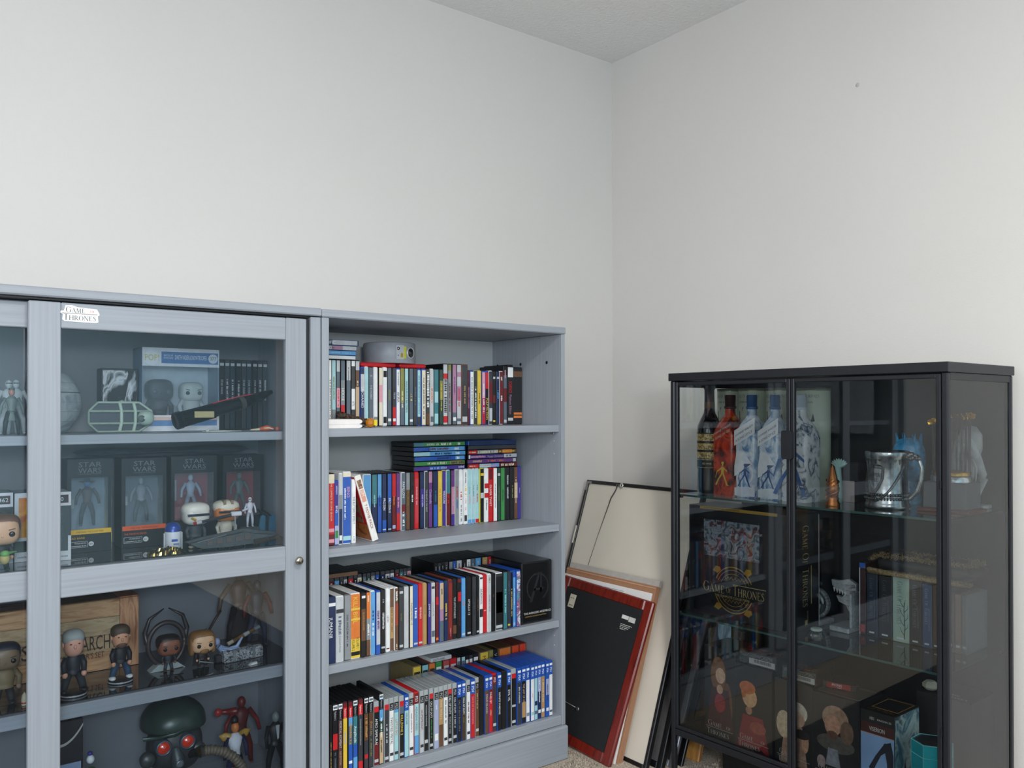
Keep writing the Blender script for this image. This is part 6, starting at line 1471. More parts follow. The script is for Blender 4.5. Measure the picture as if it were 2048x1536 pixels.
    b = MB(); b.tube([(-.055, -.02, h_*.50), (-.070, -.02, h_*.40), (-.100, -.02, h_*.17)], .0034, mat('3a2019', .5), 8); b.build('axe_shaft', t)
    b = MB(); b.prism([(-.100, -.023, h_*.16), (-.125, -.023, h_*.24), (-.110, -.023, h_*.27), (-.092, -.023, h_*.30), (-.090, -.023, h_*.2)], (0, .006, 0), mat('1b2026', .3, .6)); b.prism([(-.100, -.024, h_*.16), (-.122, -.024, h_*.22), (-.085, -.024, h_*.10)], (0, .005, 0), mat('2c5a94', .3, .6)); b.build('axe_blade', t)
    # second dark figure
    Yq = -.16; x = at_y(Yq, 514, 1250)[0]
    t = thing('warrior_figure', 'dark blue and red toy fighter in the shadow beside the tall warrior', 'toy figure', (x, Yq, ZC))
    action_figure(t, 0, 0, 0, .18, '3a3a42', '2a2e3c', '33384a', arm='5c2028', pose=.06)
    # white folded card high in the corner
    Yq = -.305; x = at_y(Yq, 557, 1170)[0]; zt = Z_(Yq, 557, 1147)
    # pale blue reclining figure
    Yq = -.245; x0, x1 = at_y(Yq, 430, 1290)[0], at_y(Yq, 487, 1290)[0]
    t = thing('reclining_figure', 'pale blue toy figure lying back with raised leg', 'toy figure', (x0, Yq, ZC))
    L = x1-x0; pb = mat('9fb2d6', .5); k0 = .018
    b = MB(); b.bev((L*.0, -.01, 0), (L*.9, .012, k0), .003, mat('2a2a2e', .7)); b.build('rock', t)
    b = MB(); b.tube([(L*.12, 0, k0+.022), (L*.25, 0, k0+.012), (L*.45, 0, k0+.009)], [.007, .0095, .008], pb, 10); b.build('torso', t)
    b = MB(); b.ell((L*.06, 0, k0+.034), (.0085, .009, .010), mat('8f9cc0', .5), 12, 8); b.build('head', t)
    b = MB(); b.tube([(L*.45, 0, k0+.009), (L*.75, -.002, k0+.014), (L*.95, -.002, k0+.036)], [.0065, .005, .0025], pb, 8); b.build('leg', t)
    b = MB(); b.tube([(L*.2, -.008, k0+.018), (L*.5, -.012, k0+.012), (L*.8, -.01, k0+.013)], [.003, .0026, .002], pb, 7); b.build('arm', t)
    # ornate grey casket
    Yq = -.27; x0, x1 = at_y(Yq, 449, 1315)[0], at_y(Yq, 529, 1315)[0]; L = x1-x0
    t = thing('carved_casket', 'small ornate grey and white carved casket near the shelf front', 'casket', (x0, Yq, ZC), radians(4))
    cm = art(['2a2c2e', '55595c', 'b9bec2', '303336'], 150, .5)
    b = MB(); b.bev((0, 0, 0), (L, .034, .017), .002, cm); b.build('chest', t)
    b = MB(); b.prism([(0, 0, .017), (0, .034, .017), (0, .028, .026), (0, .017, .029), (0, .006, .026)], (L, 0, 0), cm); b.build('lid', t)
    for a in (.22, .72): b = MB(); b.bev((L*a, -.0012, 0), (L*a+.007, .0352, .0295), .001, mat('8c9296', .4, .4)); b.build('band', t)
    # long limb prop behind
    t = thing('curved_horn', 'small bone-coloured and brown segmented horn lying behind the casket', 'toy part', (x0+.03, -.205, ZC))
    for i, c in enumerate(('c9c0b0', '6a5638', '8a6a3c', 'b9c0c0', '6f5a3a', '7f8f92')):
        b = MB(); b.tube([(i*.014, 0, .030+i*.0055), ((i+1)*.014, 0, .030+(i+1)*.0055)], [.0058, .0052], mat(c, .5), 10); b.build('segment', t)
    b = MB(); b.bev((-.012, -.008, 0), (.085, .012, .024), .002, mat('2c2826', .7)); b.build('rock', t)
    # chip
    Yq = -.325; x = at_y(Yq, 509, 1342)[0]
    t = thing('foam_chip', 'tiny white foam chip at the shelf edge', 'foam chip', (x, Yq+.004, ZC), radians(10))
    MB().prism([(-.012, 0, 0), (.010, 0, 0), (.009, 0, .006), (-.006, 0, .005)], (0, .008, 0), mat('e6e6e4', .7)).build('chip', t)
    # dark head silhouettes behind the far door
    Yq = -.27; x = at_y(Yq, 8, 1320)[0]; z1 = Z_(Yq, 8, 1287)-ZC
    t = thing('big_headed_toy', 'big-headed toy with navy hair and tan clothes at the frame edge, third shelf', 'toy figure', (x, Yq, ZC))
    s = .030; hh = z1-s*1.85
    big_head(t, 0, 0, hh, s, '7d6a50', '1e2432'); small_body(t, 0, 0, 0, hh+.004, '7a6a4c', '2c3034', hands='8a7460')
    x = at_y(-.30, 49, 1410)[0]
    t = thing('toy_rocket', 'small cream toy rocket beside the door stile, third shelf', 'toy', (x, -.30, ZC)); MB().lathe([(.006, 0), (.0065, .012), (.005, .022), (0, .028)], mat('c9c0a4', .5), (0, 0, 0), 14).build('body', t); MB().lathe([(.0068, .004), (.0068, .007)], mat('a83434', .5), (0, 0, 0), 14).build('stripe', t)
shelf_c()

def shelf_d():
    # big helmet with red lenses
    Yq = -.245; Yf = Yq-.062; x = at_y(Yq, 346, 1470)[0]
    t = thing('lens_helmet', 'large dark green helmet mask with two round red lenses and ribbed hose', 'helmet', (x, Yq, ZD))
    g = mat('33443f', .32, .2, var=.2, scale=20); dk = mat('34383a', .45, var=.15); r = .074
    zt = Z_(Yq, 346, 1397)-ZD; zr = Z_(Yf, 346, 1463)-ZD
    b = MB(); b.ell((0, 0, zr), (r, r, zt-zr), g, 36, 20, .85); b.v = [(v[0], v[1], max(v[2], zr-.004)) for v in b.v]; b.build('shell', t)
    ll = [at_y(Yf-.01, px, py) for px, py in ((300, 1490), (322, 1479), (350, 1468), (378, 1456), (402, 1452))]
    b = MB(); b.tube([(ll[0][0]-x-.004, -.03, ll[0][1]-ZD), (ll[1][0]-x, -.062, ll[1][1]-ZD), (ll[2][0]-x, -.076, ll[2][1]-ZD), (ll[3][0]-x, -.068, ll[3][1]-ZD), (ll[4][0]-x+.004, -.034, ll[4][1]-ZD)], [.0055]*5, g, 8, flat=.6); b.build('brim', t)
    b = MB(); b.ell((0, -.012, zr-.050), (r*.86, r*.70, .062), dk, 28, 16, .8); b.v = [(v[0], v[1], max(v[2], 0.0)) for v in b.v]; b.build('face_mask', t)
    for q, (px, py) in enumerate(((328, 1497), (376, 1483))):
        lx, lz = at_y(Yf-.008, px, py); lx -= x; lz -= ZD
        b = MB(); b.lathe([(.0185, .02), (.0185, -.004), (.0150, -.007), (.0135, -.003)], mat('5c6a74', .3, .5), (lx, -.066, lz), 24, 'y'); b.build('lens_ring', t)
        b = MB(); b.lathe([(.0137, -.003), (.009, -.007), (0, -.009)], mat('e03a1e', .15, coat=1), (lx, -.066, lz), 24, 'y'); b.build('lens', t)
    bx, bz = at_y(Yf-.02, 356, 1518); bx -= x; bz -= ZD
    b = MB(); b.tube([(bx, -.066, bz+.018), (bx, -.082, bz), (bx, -.080, max(bz-.030, .016))], [.009, .016, .014], mat('3c464a', .4), 14); b.build('breather', t)
    b = MB(); b.lathe([(.009, 0), (.009, -.002), (.005, -.002)], mat('7c868c', .3, .5), (bx, -.098, bz-.006), 18, 'y'); b.build('breather_badge', t)
    for px, py in ((298, 1524), (398, 1500)):
        cx_, cz_ = at_y(Yf, px, py); b = MB(); b.lathe([(.016, .012), (.018, -.004), (.012, -.010), (0, -.012)], mat('4a4f50', .4, .3), (cx_-x, -.050, cz_-ZD), 20, 'y'); b.build('filter_cap', t)
    # ribbed hose
    Yh = -.315
    P = [(-.0, 0)]; pts = []
    for px, py in ((404, 1502), (425, 1499), (447, 1503), (468, 1514), (482, 1530), (490, 1550), (492, 1575), (488, 1600)):
        xx, zz = at_y(Yh, px, py); pts.append(Vector((xx-x, Yh-Yq, max(zz-ZD, .0135))))
    fine = []
    for i in range(len(pts)-1):
        for k in range(14): fine.append(pts[i].lerp(pts[i+1], k/14))
    b = MB(); b.tube(fine, [.0122 if i % 4 < 2 else .0098 for i in range(len(fine))], mat('6f6455', .55), 14); b.build('hose', t)
    b = MB(); b.tube([pts[0]-Vector((.012, 0, 0)), pts[0]+Vector((.004, 0, 0))], [.0118, .0118], mat('b0923a', .3, .9), 12); b.build('brass_coupling', t)
    b = MB(); b.tube([pts[0]-Vector((.006, 0, 0)), pts[0]+Vector((-.001, 0, 0))], [.0145, .0145], mat('9aa6a8', .3, .8), 16); b.build('clamp', t)
    b = MB(); b.tube([pts[0]-Vector((.012, -.0, 0)), pts[0]+Vector((-.035, .03, -.01))], [.009, .012], dk, 12); b.build('hose_port', t)
    # dark box with white curve
    Yq = -.275; x0, x1 = at_y(Yq, 82, 1480)[0], at_y(Yq, 166, 1480)[0]; h_ = Z_(Yq, 160, 1437)-ZD
    t = thing('dark_box', 'dark box with a white curved line at the bottom left of the cabinet', 'box', (x0, Yq, ZD))
    boxed(t, x1-x0, .08, h_, mat('221f24', .4))
    w_ = x1-x0; b = MB(); c_ = []
    for i in range(9): a = i/8; c_.append((w_*(.45+.55*a), -.0008, h_*(.80+.16*a*a)))
    for i in range(8): b.add([c_[i], c_[i+1], (c_[i+1][0], -.0008, c_[i+1][2]-.006), (c_[i][0], -.0008, c_[i][2]-.006)], [(0, 1, 2, 3)], mat('b9b9b4', .5))
    b.build('white_curve', t)
    b = MB(); b.box((w_*.40, -.0010, h_*.50), (w_*.95, -.0002, h_*.62), mat('8fa4c4', .4)); b.box((w_*.40, -.0011, h_*.47), (w_*.95, -.0002, h_*.52), mat('5a7aa8', .4)); b.build('blue_label', t)
    # white and green toy
    Yq = -.320; x = at_y(Yq, 181, 1530)[0]; z1 = Z_(Yq, 178, 1506)-ZD
    t = thing('winged_toy', 'white and green toy with outstretched white wings at the cabinet bottom', 'toy', (x, Yq, ZD))
    b = MB(); b.tube([(0, 0, 0), (0, 0, z1*.5), (0, 0, z1*.8)], [.013, .013, .009], mat('d9e0dc', .4), 14); b.build('body', t)
    b = MB(); b.lathe([(.0092, 0), (.0097, .006), (.0092, .010)], mat('3f7a4c', .4), (0, 0, z1*.76), 14); b.build('green_band', t)
    b = MB(); b.ell((0, 0, z1*.92), (.0085, .0085, .0095), mat('e4e8e8', .4), 12, 8); b.build('head', t)
    b = MB(); b.ell((-.001, .001, z1*.99), (.006, .006, .005), mat('3a3a8a', .4), 10, 6); b.build('purple_cap', t)
    for q in (-1, 1): b = MB(); b.add([(q*.008, -.002, z1*.66), (q*.008, -.002, z1*.55), (q*.045, 0, z1*.70), (q*.012, .004, z1*.70)], [(0, 1, 2), (0, 2, 3)], mat('d9e8e0', .4)); b.build('wing', t)
    # red jointed figure
    Yq = -.145; x = at_y(Yq, 483, 1450)[0]; h_ = Z_(Yq, 483, 1390)-ZD
    t = thing('action_figure', 'glossy dark red jointed toy figure with one arm stretched out', 'toy figure', (x, Yq, ZD))
    action_figure(t, 0, 0, 0, h_, '6a1c18', '5c1c1a', '6e1f1a', arm='7a2420', pose=.09, spread=.06)
    b = MB(); b.tube([(-h_*.1, -.005, h_*.80), (-h_*.22, -.01, h_*.82), (-h_*.33, -.012, h_*.84)], [.010, .008, .006], mat('7a2420', .3), 8); b.build('raised_arm', t)
    b = MB(); b.ell((-h_*.36, -.012, h_*.84), (.010, .009, .011), mat('b03a34', .25), 10, 8); b.build('fist', t)
    # small fighter with flared shoulders
    Yq = -.275; x = at_y(Yq, 470, 1480)[0]; z1 = Z_(Yq, 470, 1437)-ZD
    t = thing('action_figure', 'small orange-faced toy fighter with flared yellow shoulder guards', 'toy figure', (x, Yq, ZD))
    action_figure(t, 0, 0, 0, z1*.97, 'c8763c', 'cfd3dc', '23284a', arm='23284a', pose=.03)
    for q in (-1, 1):
        b = MB(); b.tube([(q*.012, 0, z1*.74), (q*.028, 0, z1*.77), (q*.040, 0, z1*.80)], [.010, .011, .001], mat('b08a3c', .4), 10, flat=.5); b.build('shoulder_guard', t)
    b = MB(); b.ell((.0, .004, z1*.965), (.010, .010, .012), mat('191410', .5), 12, 8); b.build('hair', t)
    # black and white standing shape at the right
    Yq = -.27; x = at_y(Yq, 551, 1460)[0]; h_ = Z_(Yq, 553, 1420)-ZD
    t = thing('action_figure', 'slim toy figure in black with a white front, beside the cabinet side', 'toy figure', (x, Yq, ZD))
    action_figure(t, 0, 0, 0, h_, '7e8a86', '1d1f22', '1b1d20', pose=.02)
    b = MB(); b.add([(-h_*.03, -h_*.085, h_*.80), (h_*.03, -h_*.085, h_*.80), (h_*.02, -h_*.09, h_*.60), (-h_*.005, -h_*.09, h_*.58)], [(0, 1, 2, 3)], mat('b9c4c8', .4)); b.build('shirt_front', t)
shelf_d()
# ------------------------------------------------------------------ contents of the black glass cabinet
Z1, Z2, Z3 = 0.8343, 0.4843, 0.1425
def U_(wd, px, py=900): return at_w(wd, px, py)[0]
def H_(wd, px, py): return at_w(wd, px, py)[1]

def bottle(px0, px1, wd, ztop_px, body, neckc, label, cat, extra, hw=None, cap=None):
    pc_ = (px0+px1)/2
    u0, u1 = U_(wd, px0, 930), U_(wd, px1, 930); r = (u1-u0)/2*(0.93 if px0 < 1400 else 0.955); h = H_(wd, pc_, ztop_px)-Z1
    t = gthing('bottle', label, 'bottle', (u0+u1)/2, wd, Z1, 0, 'bottles on the top shelf of the black cabinet')
    return t, r, h
def top_shelf():
    # wine bottle
    t, r, h = bottle(1398, 1441, .112, 772, None, None, 'dark wine bottle with gold patterned label bands', 'bottle', None)
    gl = mat('0f1216', .06, coat=.5, var=0)
    MB().lathe([(r*.85, 0), (r*.98, .004), (r, .012), (r, h*.58), (r*.95, h*.63), (r*.72, h*.69), (r*.48, h*.745), (r*.42, h*.79)], gl, (0, 0, 0), 32).build('glass_body', t)
    MB().lathe([(r*.425, h*.785), (r*.41, h*.86), (r*.40, h*.965), (r*.46, h*.97), (r*.46, h*.995), (r*.3, h)], mat('2a1a1e', .35), (0, 0, 0), 24).build('capsule', t)
    MB().lathe([(r*.43, h*.795), (r*.42, h*.85)], mat('5f4a30', .4, .4), (0, 0, 0), 24).build('capsule_band', t)
    gd = art(['c8a556', '6e4e1e', 'e6cf8a', '9c7430'], 110, .3, name='gold_foil_print'); bk = mat('16150f', .4)
    for a, b_, m in ((.40, .56, gd), (.25, .40, bk)):
        pass
    MB().lathe([(r*1.008, h*.235), (r*1.008, h*.565)], mat('17140f', .4), (0, 0, 0), 32).build('label_paper', t)
    for a, b_ in ((.488, .553), (.405, .465), (.325, .385)): MB().lathe([(r*1.013, h*a), (r*1.013, h*b_)], gd, (0, 0, 0), 32).build('gold_band', t)
    b = MB(); b.lathe([(r*1.013, h*.312), (r*1.013, h*.318)], gd, (0, 0, 0), 32); b.lathe([(r*1.013, h*.240), (r*1.013, h*.244)], gd, (0, 0, 0), 32)
    def cyl(rr, a0, z0): return lambda a, b_: (rr*sin(a0+a/rr), -rr*cos(a0+a/rr), z0+b_)
    b.text('RED WINE', cyl(r*1.02, .05, h*.27), .0055, mat('d9cfae', .4, var=0), maxw=.028); b.build('label_lettering', t)
    # four whisky-type bottles: square shouldered
    def square_bottle(px0, px1, wd, ytop, cols, name_, label, band, lettering, capc, sleeve, artm):
        t, r, h = bottle(px0, px1, wd, ytop, None, None, label, 'bottle', None)
        rb = r
        def ringp(rr, z, e): return [(rr*math.copysign(abs(cos(a))**e, cos(a)), rr*math.copysign(abs(sin(a))**e, sin(a)), z) for a in [2*pi*i/32 for i in range(32)]]
        prof = [(rb*.97, 0, .35), (rb, .004, .35), (rb, h*.60, .35), (rb*.97, h*.64, .4), (rb*.80, h*.71, .6), (rb*.55, h*.77, .9), (rb*.40, h*.81, 1), (rb*.38, h*.86, 1)]
        vs = []; fs = []
        for rr, z, e in prof: vs += ringp(rr, z, e)
        for j in range(len(prof)-1):
            for i in range(32): fs.append((j*32+i, j*32+(i+1) % 32, (j+1)*32+(i+1) % 32, (j+1)*32+i))
        b = MB(); b.add(vs, fs, artm, True); b.add(vs[:32], [tuple(range(32))], artm); b.build('glass_body', t)
        MB().lathe([(rb*.40, h*.86), (rb*.46, h*.865), (rb*.46, h*.885), (rb*.40, h*.89), (rb*.42, h*.99), (rb*.38, h)], mat(capc, .3, .1), (0, 0, 0), 24).build('cap', t)
        if band:
            y = -rb*1.012; b = MB()
            if band[0]:
                b.add([(-rb*.96, y, h*band[1]), (rb*.95, y, h*(band[1]+.13)), (rb*.95, y, h*(band[1]+.13+band[2])), (-rb*.96, y, h*(band[1]+band[2]))], [(0, 1, 2, 3)], mat(band[0], .4))
                b.build('diagonal_label', t); b = MB()
            sl = .13*h/(1.91*rb)
            lc = mat(lettering, .4, var=0)
            b.text('JOHNNIE WALKER', lambda a, c: (-rb*.86+a, y-.0004, h*(band[1]+band[2]*.58)+sl*a+c), h*.022, lc, maxw=rb*1.65)
            b.text(name_, lambda a, c: (-rb*.84+a, y-.0004, h*(band[1]+band[2]*.22)+sl*a+c), h*.026, lc, maxw=rb*1.55)
            b.build('label_lettering', t)
        return t, rb, h
    # striding figure emblem
    def strider(t, rb, h, z0, s, col, x0=0.0):
        b = MB(); y = -rb*1.016; m = mat(col, .35)
        P = lambda pts: b.add([(x0+a*s, y, z0+c*s) for a, c in pts], [tuple(range(len(pts)))], m)
        P([(-.06, .62), (.10, .60), (.12, .92), (-.04, .95)]); P([(-.02, .96), (.07, .96), (.08, 1.08), (-.01, 1.08)]); P([(-.06, 1.08), (.12, 1.08), (.10, 1.18), (-.02, 1.18)])
        P([(-.04, .62), (.06, .62), (-.18, .30), (-.26, .32)]); P([(-.26, .33), (-.18, .30), (-.34, .0), (-.42, .02)]); P([(.0, .62), (.11, .60), (.22, .32), (.13, .30)]); P([(.13, .33), (.22, .32), (.34, .02), (.42, .03), (.42, .0), (.26, .0)])
        P([(.10, .90), (.12, .80), (.30, .68), (.30, .74)]); P([(-.05, .90), (-.28, .72), (-.25, .68), (-.04, .80)]); P([(-.30, .74), (-.26, .72), (-.40, .36), (-.42, .37)])
        b.build('striding_emblem', t)
    fire = art(['140c0c', '3a1412', 'a82c1a', 'd8481e', '2a1010'], 26, .12, (1, 1, .8), 'red_printed_glass')
    t, rb, h = square_bottle(1438, 1484, .112, 790, None, 'A SONG OF FIRE', 'black and red whisky bottle with fiery print', (None, .50, .15), 'e3cdb8', '3a1c1c', None, fire)
    strider(t, rb, h, h*.10, h*.20, 'd8b23a')
    ice = art(['3f6c9a', '8fb0d0', 'd9e4ee', '5a86b4', 'e8eef4'], 20, .12, (1, 1, .7), 'blue_printed_glass')
    for (a, c, yt, lab) in ((1482, 1527, 790, 'blue and white whisky bottle beside the black and red one'), (1528, 1573, 790, 'blue and white whisky bottle behind the black door handle')):
        t, rb, h = square_bottle(a, c, .110, yt, None, 'A SONG OF ICE', lab, ('e8ebee', .50, .15), '2c4468', '2c5a8c', None, ice)
        y = -rb*1.014; b = MB()
        # pale dog-like head and pale lower field as plain shapes
        b.add([(-rb*.95, y, h*.30), (-rb*.7, y, h*.46), (-rb*.1, y, h*.44), (rb*.5, y, h*.36), (rb*.75, y, h*.33), (rb*.4, y, h*.30), (rb*.1, y, h*.29), (-rb*.3, y, h*.24), (-rb*.95, y, h*.20)], [tuple(range(9))], mat('dfe5ea', .3))
        b.add([(-rb*.5, y-.0003, h*.47), (-rb*.35, y-.0003, h*.54), (-rb*.1, y-.0003, h*.44)], [(0, 1, 2)], mat('c3ced8', .3)); b.add([(rb*.05, y-.0003, h*.33), (rb*.6, y-.0003, h*.33), (rb*.15, y-.0003, h*.29)], [(0, 1, 2)], mat('3f5470', .3))
        b.add([(-rb*.94, y, 0.004), (rb*.94, y, .004), (rb*.94, y, h*.12), (-rb*.94, y, h*.09)], [(0, 1, 2, 3)], mat('d5dde6', .3))
        b.build('winter_print', t)
        strider(t, rb, h, h*.105, h*.19, '2c4f86')
    frost = art(['e4e9ee', 'f0f2f4', 'dfe6ec', '34506e', 'cfd9e2'], 34, .2, (1, 1, .8), 'frosted_printed_glass')
    t, rb, h = square_bottle(1574, 1630, .112, 790, None, 'WALKER', 'white frosted whisky bottle with blue speckled side', (None, .52, .10), '3c4f6a', 'c9d6e4', None, frost)
    strider(t, rb, h, h*.06, h*.46, '3f69a8', -rb*.1)
    # printed canisters behind
    for i, (a, c) in enumerate(((1433, 1482), (1482, 1535), (1536, 1590), (1592, 1657))):
        wd = .214; u0, u1 = max(U_(wd, a, 850), .018), U_(wd, c, 850); r = (u1-u0)/2*.985
        t = gthing('canister', ('pale green bottle canister standing behind the black and red bottle', 'pale green bottle canister behind the blue bottle beside the red one', 'pale green bottle canister behind the door handle', 'pale green bottle canister with a black snarling head print, beside the bronze flame')[i], 'canister', (u0+u1)/2, wd, Z1, 0, 'pale green bottle canisters')
        h = min(H_(wd, (a+c)/2, 776), 1.147)-Z1
        MB().lathe([(r, 0), (r, h*.975)], mat('cdd6c2', .45, var=.04, scale=10), (0, 0, 0), 36).build('tube', t)
        MB().lathe([(r*1.02, h*.972), (r*1.02, h*.998), (r*.98, h), (0, h)], mat('9aa28e', .35, .5), (0, 0, 0), 36).build('lid', t)
        b = MB(); k_ = mat('4e564a', .5, var=0)
        cylf = (lambda rr, a0, z0: (lambda x, z: (rr*sin(a0+x/rr), -rr*cos(a0+x/rr), z0+z)))
        b.text('GAME OF THRONES', cylf(r*1.01, -.75, h*.91), h*.035, k_, maxw=r*1.7, serif=True); b.text('LIMITED EDITION', cylf(r*1.01, -.5, h*.86), h*.018, k_, maxw=r*1.1)
        b.build('canister_lettering', t)
        b = MB(); rr = r*1.008; kk = mat('23302e', .5)
        def PW(pts, m=kk): b.add([cylf(rr, 0, 0)(x*r, z*h) for x, z in pts], [tuple(range(len(pts)))], m)
        PW([(-.55, .78), (-.15, .82), (.35, .80), (.62, .76), (.70, .70), (.50, .69), (.15, .67), (-.05, .60), (-.5, .62)]); PW([(-.1, .585), (.2, .55), (.62, .56), (.4, .50), (.25, .46), (-.0, .52)])
        PW([(-.35, .40), (-.15, .44), (.1, .38), (-.1, .39)])
        for q in range(5): PW([(.02+q*.12, .675), (.08+q*.12, .675), (.05+q*.12, .625)], mat('c9d2bf', .5))
        b.build('head_print', t)
        b = MB(); 
        for q in range(24):
            a0, a1 = 2*pi*q/24, 2*pi*(q+1)/24
            for ro_, ri in ((.80, .76), (.60, .57)): b.add([cylf(rr, 0, 0)(ro_*r*cos(a0), h*.17+ro_*r*sin(a0)), cylf(rr, 0, 0)(ri*r*cos(a0), h*.17+ri*r*sin(a0)), cylf(rr, 0, 0)(ri*r*cos(a1), h*.17+ri*r*sin(a1)), cylf(rr, 0, 0)(ro_*r*cos(a1), h*.17+ro_*r*sin(a1))], [(0, 1, 2, 3)], mat('8a7f5c', .5))
        b.build('seal_print', t)
    # bronze flame statue
    wd = .075; u = U_(wd, 1665, 960); h = H_(wd, 1665, 928)-Z1
    t = gthing('bronze_ornament', 'small bronze flame-shaped ornament with writhing coils', 'ornament', u, wd, Z1)
    br = mat('a5683a', .25, .9, var=.25, scale=120)
    MB().lathe([(.018, 0), (.019, .006), (.0145, .014), (.0165, .020), (.012, .026)], br, (0, 0, 0), 20).build('base', t)
    b = MB(); b.lathe([(.012, .024), (.017, h*.35), (.0165, h*.5), (.011, h*.72), (.005, h*.9), (0, h)], br, (0, 0, 0), 16, sy=.8); b.build('flame', t)
    for q in range(5):
        b = MB(); b.tube([((.013+.004*(q % 2))*cos(a*1.6+q*1.26), (.012)*sin(a*1.6+q*1.26), .022+a*.012) for a in [i*.5 for i in range(9)]], [.003, .0032, .003, .003, .0028, .0026, .0024, .002, .001], br, 6); b.build('coil', t)
    # pale turquoise ornament
    u = U_(.17, 1678, 930)
    t = gthing('coral_ornament', 'pale turquoise branching ornament behind the bronze flame', 'ornament', u, .17, Z1)
    tq = mat('a9cdc8', .5)
    h = H_(.17, 1678, 915)-Z1
    b = MB(); b.tube([(0, 0, 0), (.002, 0, h*.5), (-.004, 0, h*.85)], [.008, .006, .009], tq, 8); b.build('stem', t)
    for q in range(9):
        a = radians(15+q*19); b = MB(); b.tube([(0, 0, h*.80), (.014*cos(a), .002*(q % 3), h*.82+.010*sin(a)), (.024*cos(a), 0, h*.84+.017*sin(a))], [.006, .005, .001], tq, 6); b.build('branch', t)
    # dark box with tag
    wd = .20; u0, u1 = U_(wd, 1679, 960), U_(wd, 1716, 960); h = H_(wd, 1690, 926)-Z1
    t = gthing('dark_box', 'small dark box with a pale tag, between the bronze flame and the mug', 'box', u0, wd, Z1)
    MB().bev((0, 0, 0), (u1-u0, .05, h), .001, mat('26282e', .4)).build('box_body', t)
    MB().box((0, -.001, 0), (.004, .0, h*.9), mat('7a2a34', .4)).build('red_edge', t)
    MB().bev(((u1-u0)*.15, -.012, .0), ((u1-u0)*.92, -.010, h*.55), .0003, mat('b3a8a6', .5)).build('pale_tag', t)
    # silver mug
    wd = .135; ua, ub = U_(wd, 1731, 960), U_(wd, 1812, 960); r = (ub-ua)/2; h = H_(wd+r, 1770, 902)-Z1; h = .145
    t = gthing('mug', 'large silver mug with embossed shield and rope handle', 'mug', (ua+ub)/2, wd+.01, Z1)
    sv = mat('a9adb0', .22, .95, var=.25, scale=70); ds = mat('6c7072', .35, .9, var=.35, scale=160)
    MB().lathe([(r*.95, 0), (r*1.02, .004), (r*1.0, .012), (r*.96, .016), (r*.99, .024), (r*.93, .030), (r*.90, .05), (r*.90, h*.62), (r*.96, h*.86), (r*1.0, h*.90), (r*1.02, h*.97), (r*.99, h), (r*.9, h), (r*.86, h*.9), (r*.84, h*.2), (0, h*.18)], sv, (0, 0, 0), 40).build('cup', t)
    for z, rr_ in ((.026, 1.0), (.036, .98)):
        b = MB(); n = 46
        for q in range(n):
            a = 2*pi*q/n; b.ell((r*rr_*cos(a), r*rr_*sin(a), z), (.0034, .0034, .0042), ds, 6, 4)
        b.build('beaded_ring', t)
    b = MB()
    for q in range(26):
        a = 2*pi*q/26; L = .010+.012*((q*7) % 5)/5; b.add([((r*.975)*cos(a-.09), (r*.975)*sin(a-.09), h*.86), ((r*.975)*cos(a+.09), (r*.975)*sin(a+.09), h*.86), ((r*.925)*cos(a), (r*.925)*sin(a), h*.86-L)], [(0, 1, 2)], ds)
    b.build('dripping_rim', t)
    b = MB(); sh = [(-.42, .45), (-.2, .52), (0, .48), (.2, .52), (.42, .45), (.38, .0), (.2, -.32), (0, -.5), (-.2, -.32), (-.38, .0)]
    pts = [(r*.95*sin(x*1.15-.15), -r*.955*cos(x*1.15-.15), h*.52+z*h*.48) for x, z in sh]; b.prism(pts, (0, .003, 0), ds); b.build('shield', t)
    b = MB(); pts = [(r*.97*sin(x*.85-.15), -r*.985*cos(x*.85-.15), h*.52+z*h*.38) for x, z in sh]; b.prism(pts, (0, .003, 0), sv)
    b.text('WINTER', lambda a, c: (r*1.0*sin((a/r)-.42), -r*1.0*cos((a/r)-.42), h*.56+c), .010, ds, maxw=r*.55); b.text('FELL', lambda a, c: (r*1.0*sin((a/r)-.33), -r*1.0*cos((a/r)-.33), h*.47+c), .009, ds, maxw=r*.38)
    b.build('shield_face', t)
    b = MB(); b.tube([(r*.92*sin(a), -r*.96*cos(a), h*.14+abs(a+.15)**1.6*.045) for a in [-1.5+i*.15 for i in range(21)]], .0032, ds, 6); b.build('rope', t)
    b = MB(); hp = [(r*.9, 0, h*.88), (r*1.15, 0, h*.96), (r*1.5, 0, h*.90), (r*1.66, 0, h*.72), (r*1.62, 0, h*.5), (r*1.45, 0, h*.32), (r*1.15, 0, h*.2), (r*.88, 0, h*.16)]
    fine = []
    for i in range(len(hp)-1):
        for k in range(6): fine.append(Vector(hp[i]).lerp(Vector(hp[i+1]), k/6))
    b.tube(fine, [.0062 if i % 2 else .0048 for i in range(len(fine))], sv, 8); b.build('handle', t)
    b = MB(); 
    for q in range(7): b.ell((r*(.95+.10*q), -.002, h*(.90+.03*sin(q*2))), (.006, .006, .006), ds, 8, 6)
    b.build('handle_crest', t)
    # blue faceted skull-like ornament -> blue glass lump
    wd = .280; ua, ub = U_(wd, 1787, 900), U_(wd, 1849, 900); h = H_(wd, 1818, 866)-Z1
    t = gthing('blue_ornament', 'translucent bright blue carved ornament behind the silver mug', 'ornament', (ua+ub)/2, wd, Z1)
    bl = mat('2f9ad0', .12, coat=.6, var=.35, scale=80); r = (ub-ua)/2
    b = MB(); b.ell((0, 0, h*.62), (r, r*.75, h*.32), bl, 20, 12, .75); b.build('carved_head', t)
    MB().lathe([(r*.7, 0), (r*.75, h*.1), (r*.45, h*.35)], bl, (0, 0, 0), 20).build('neck', t)
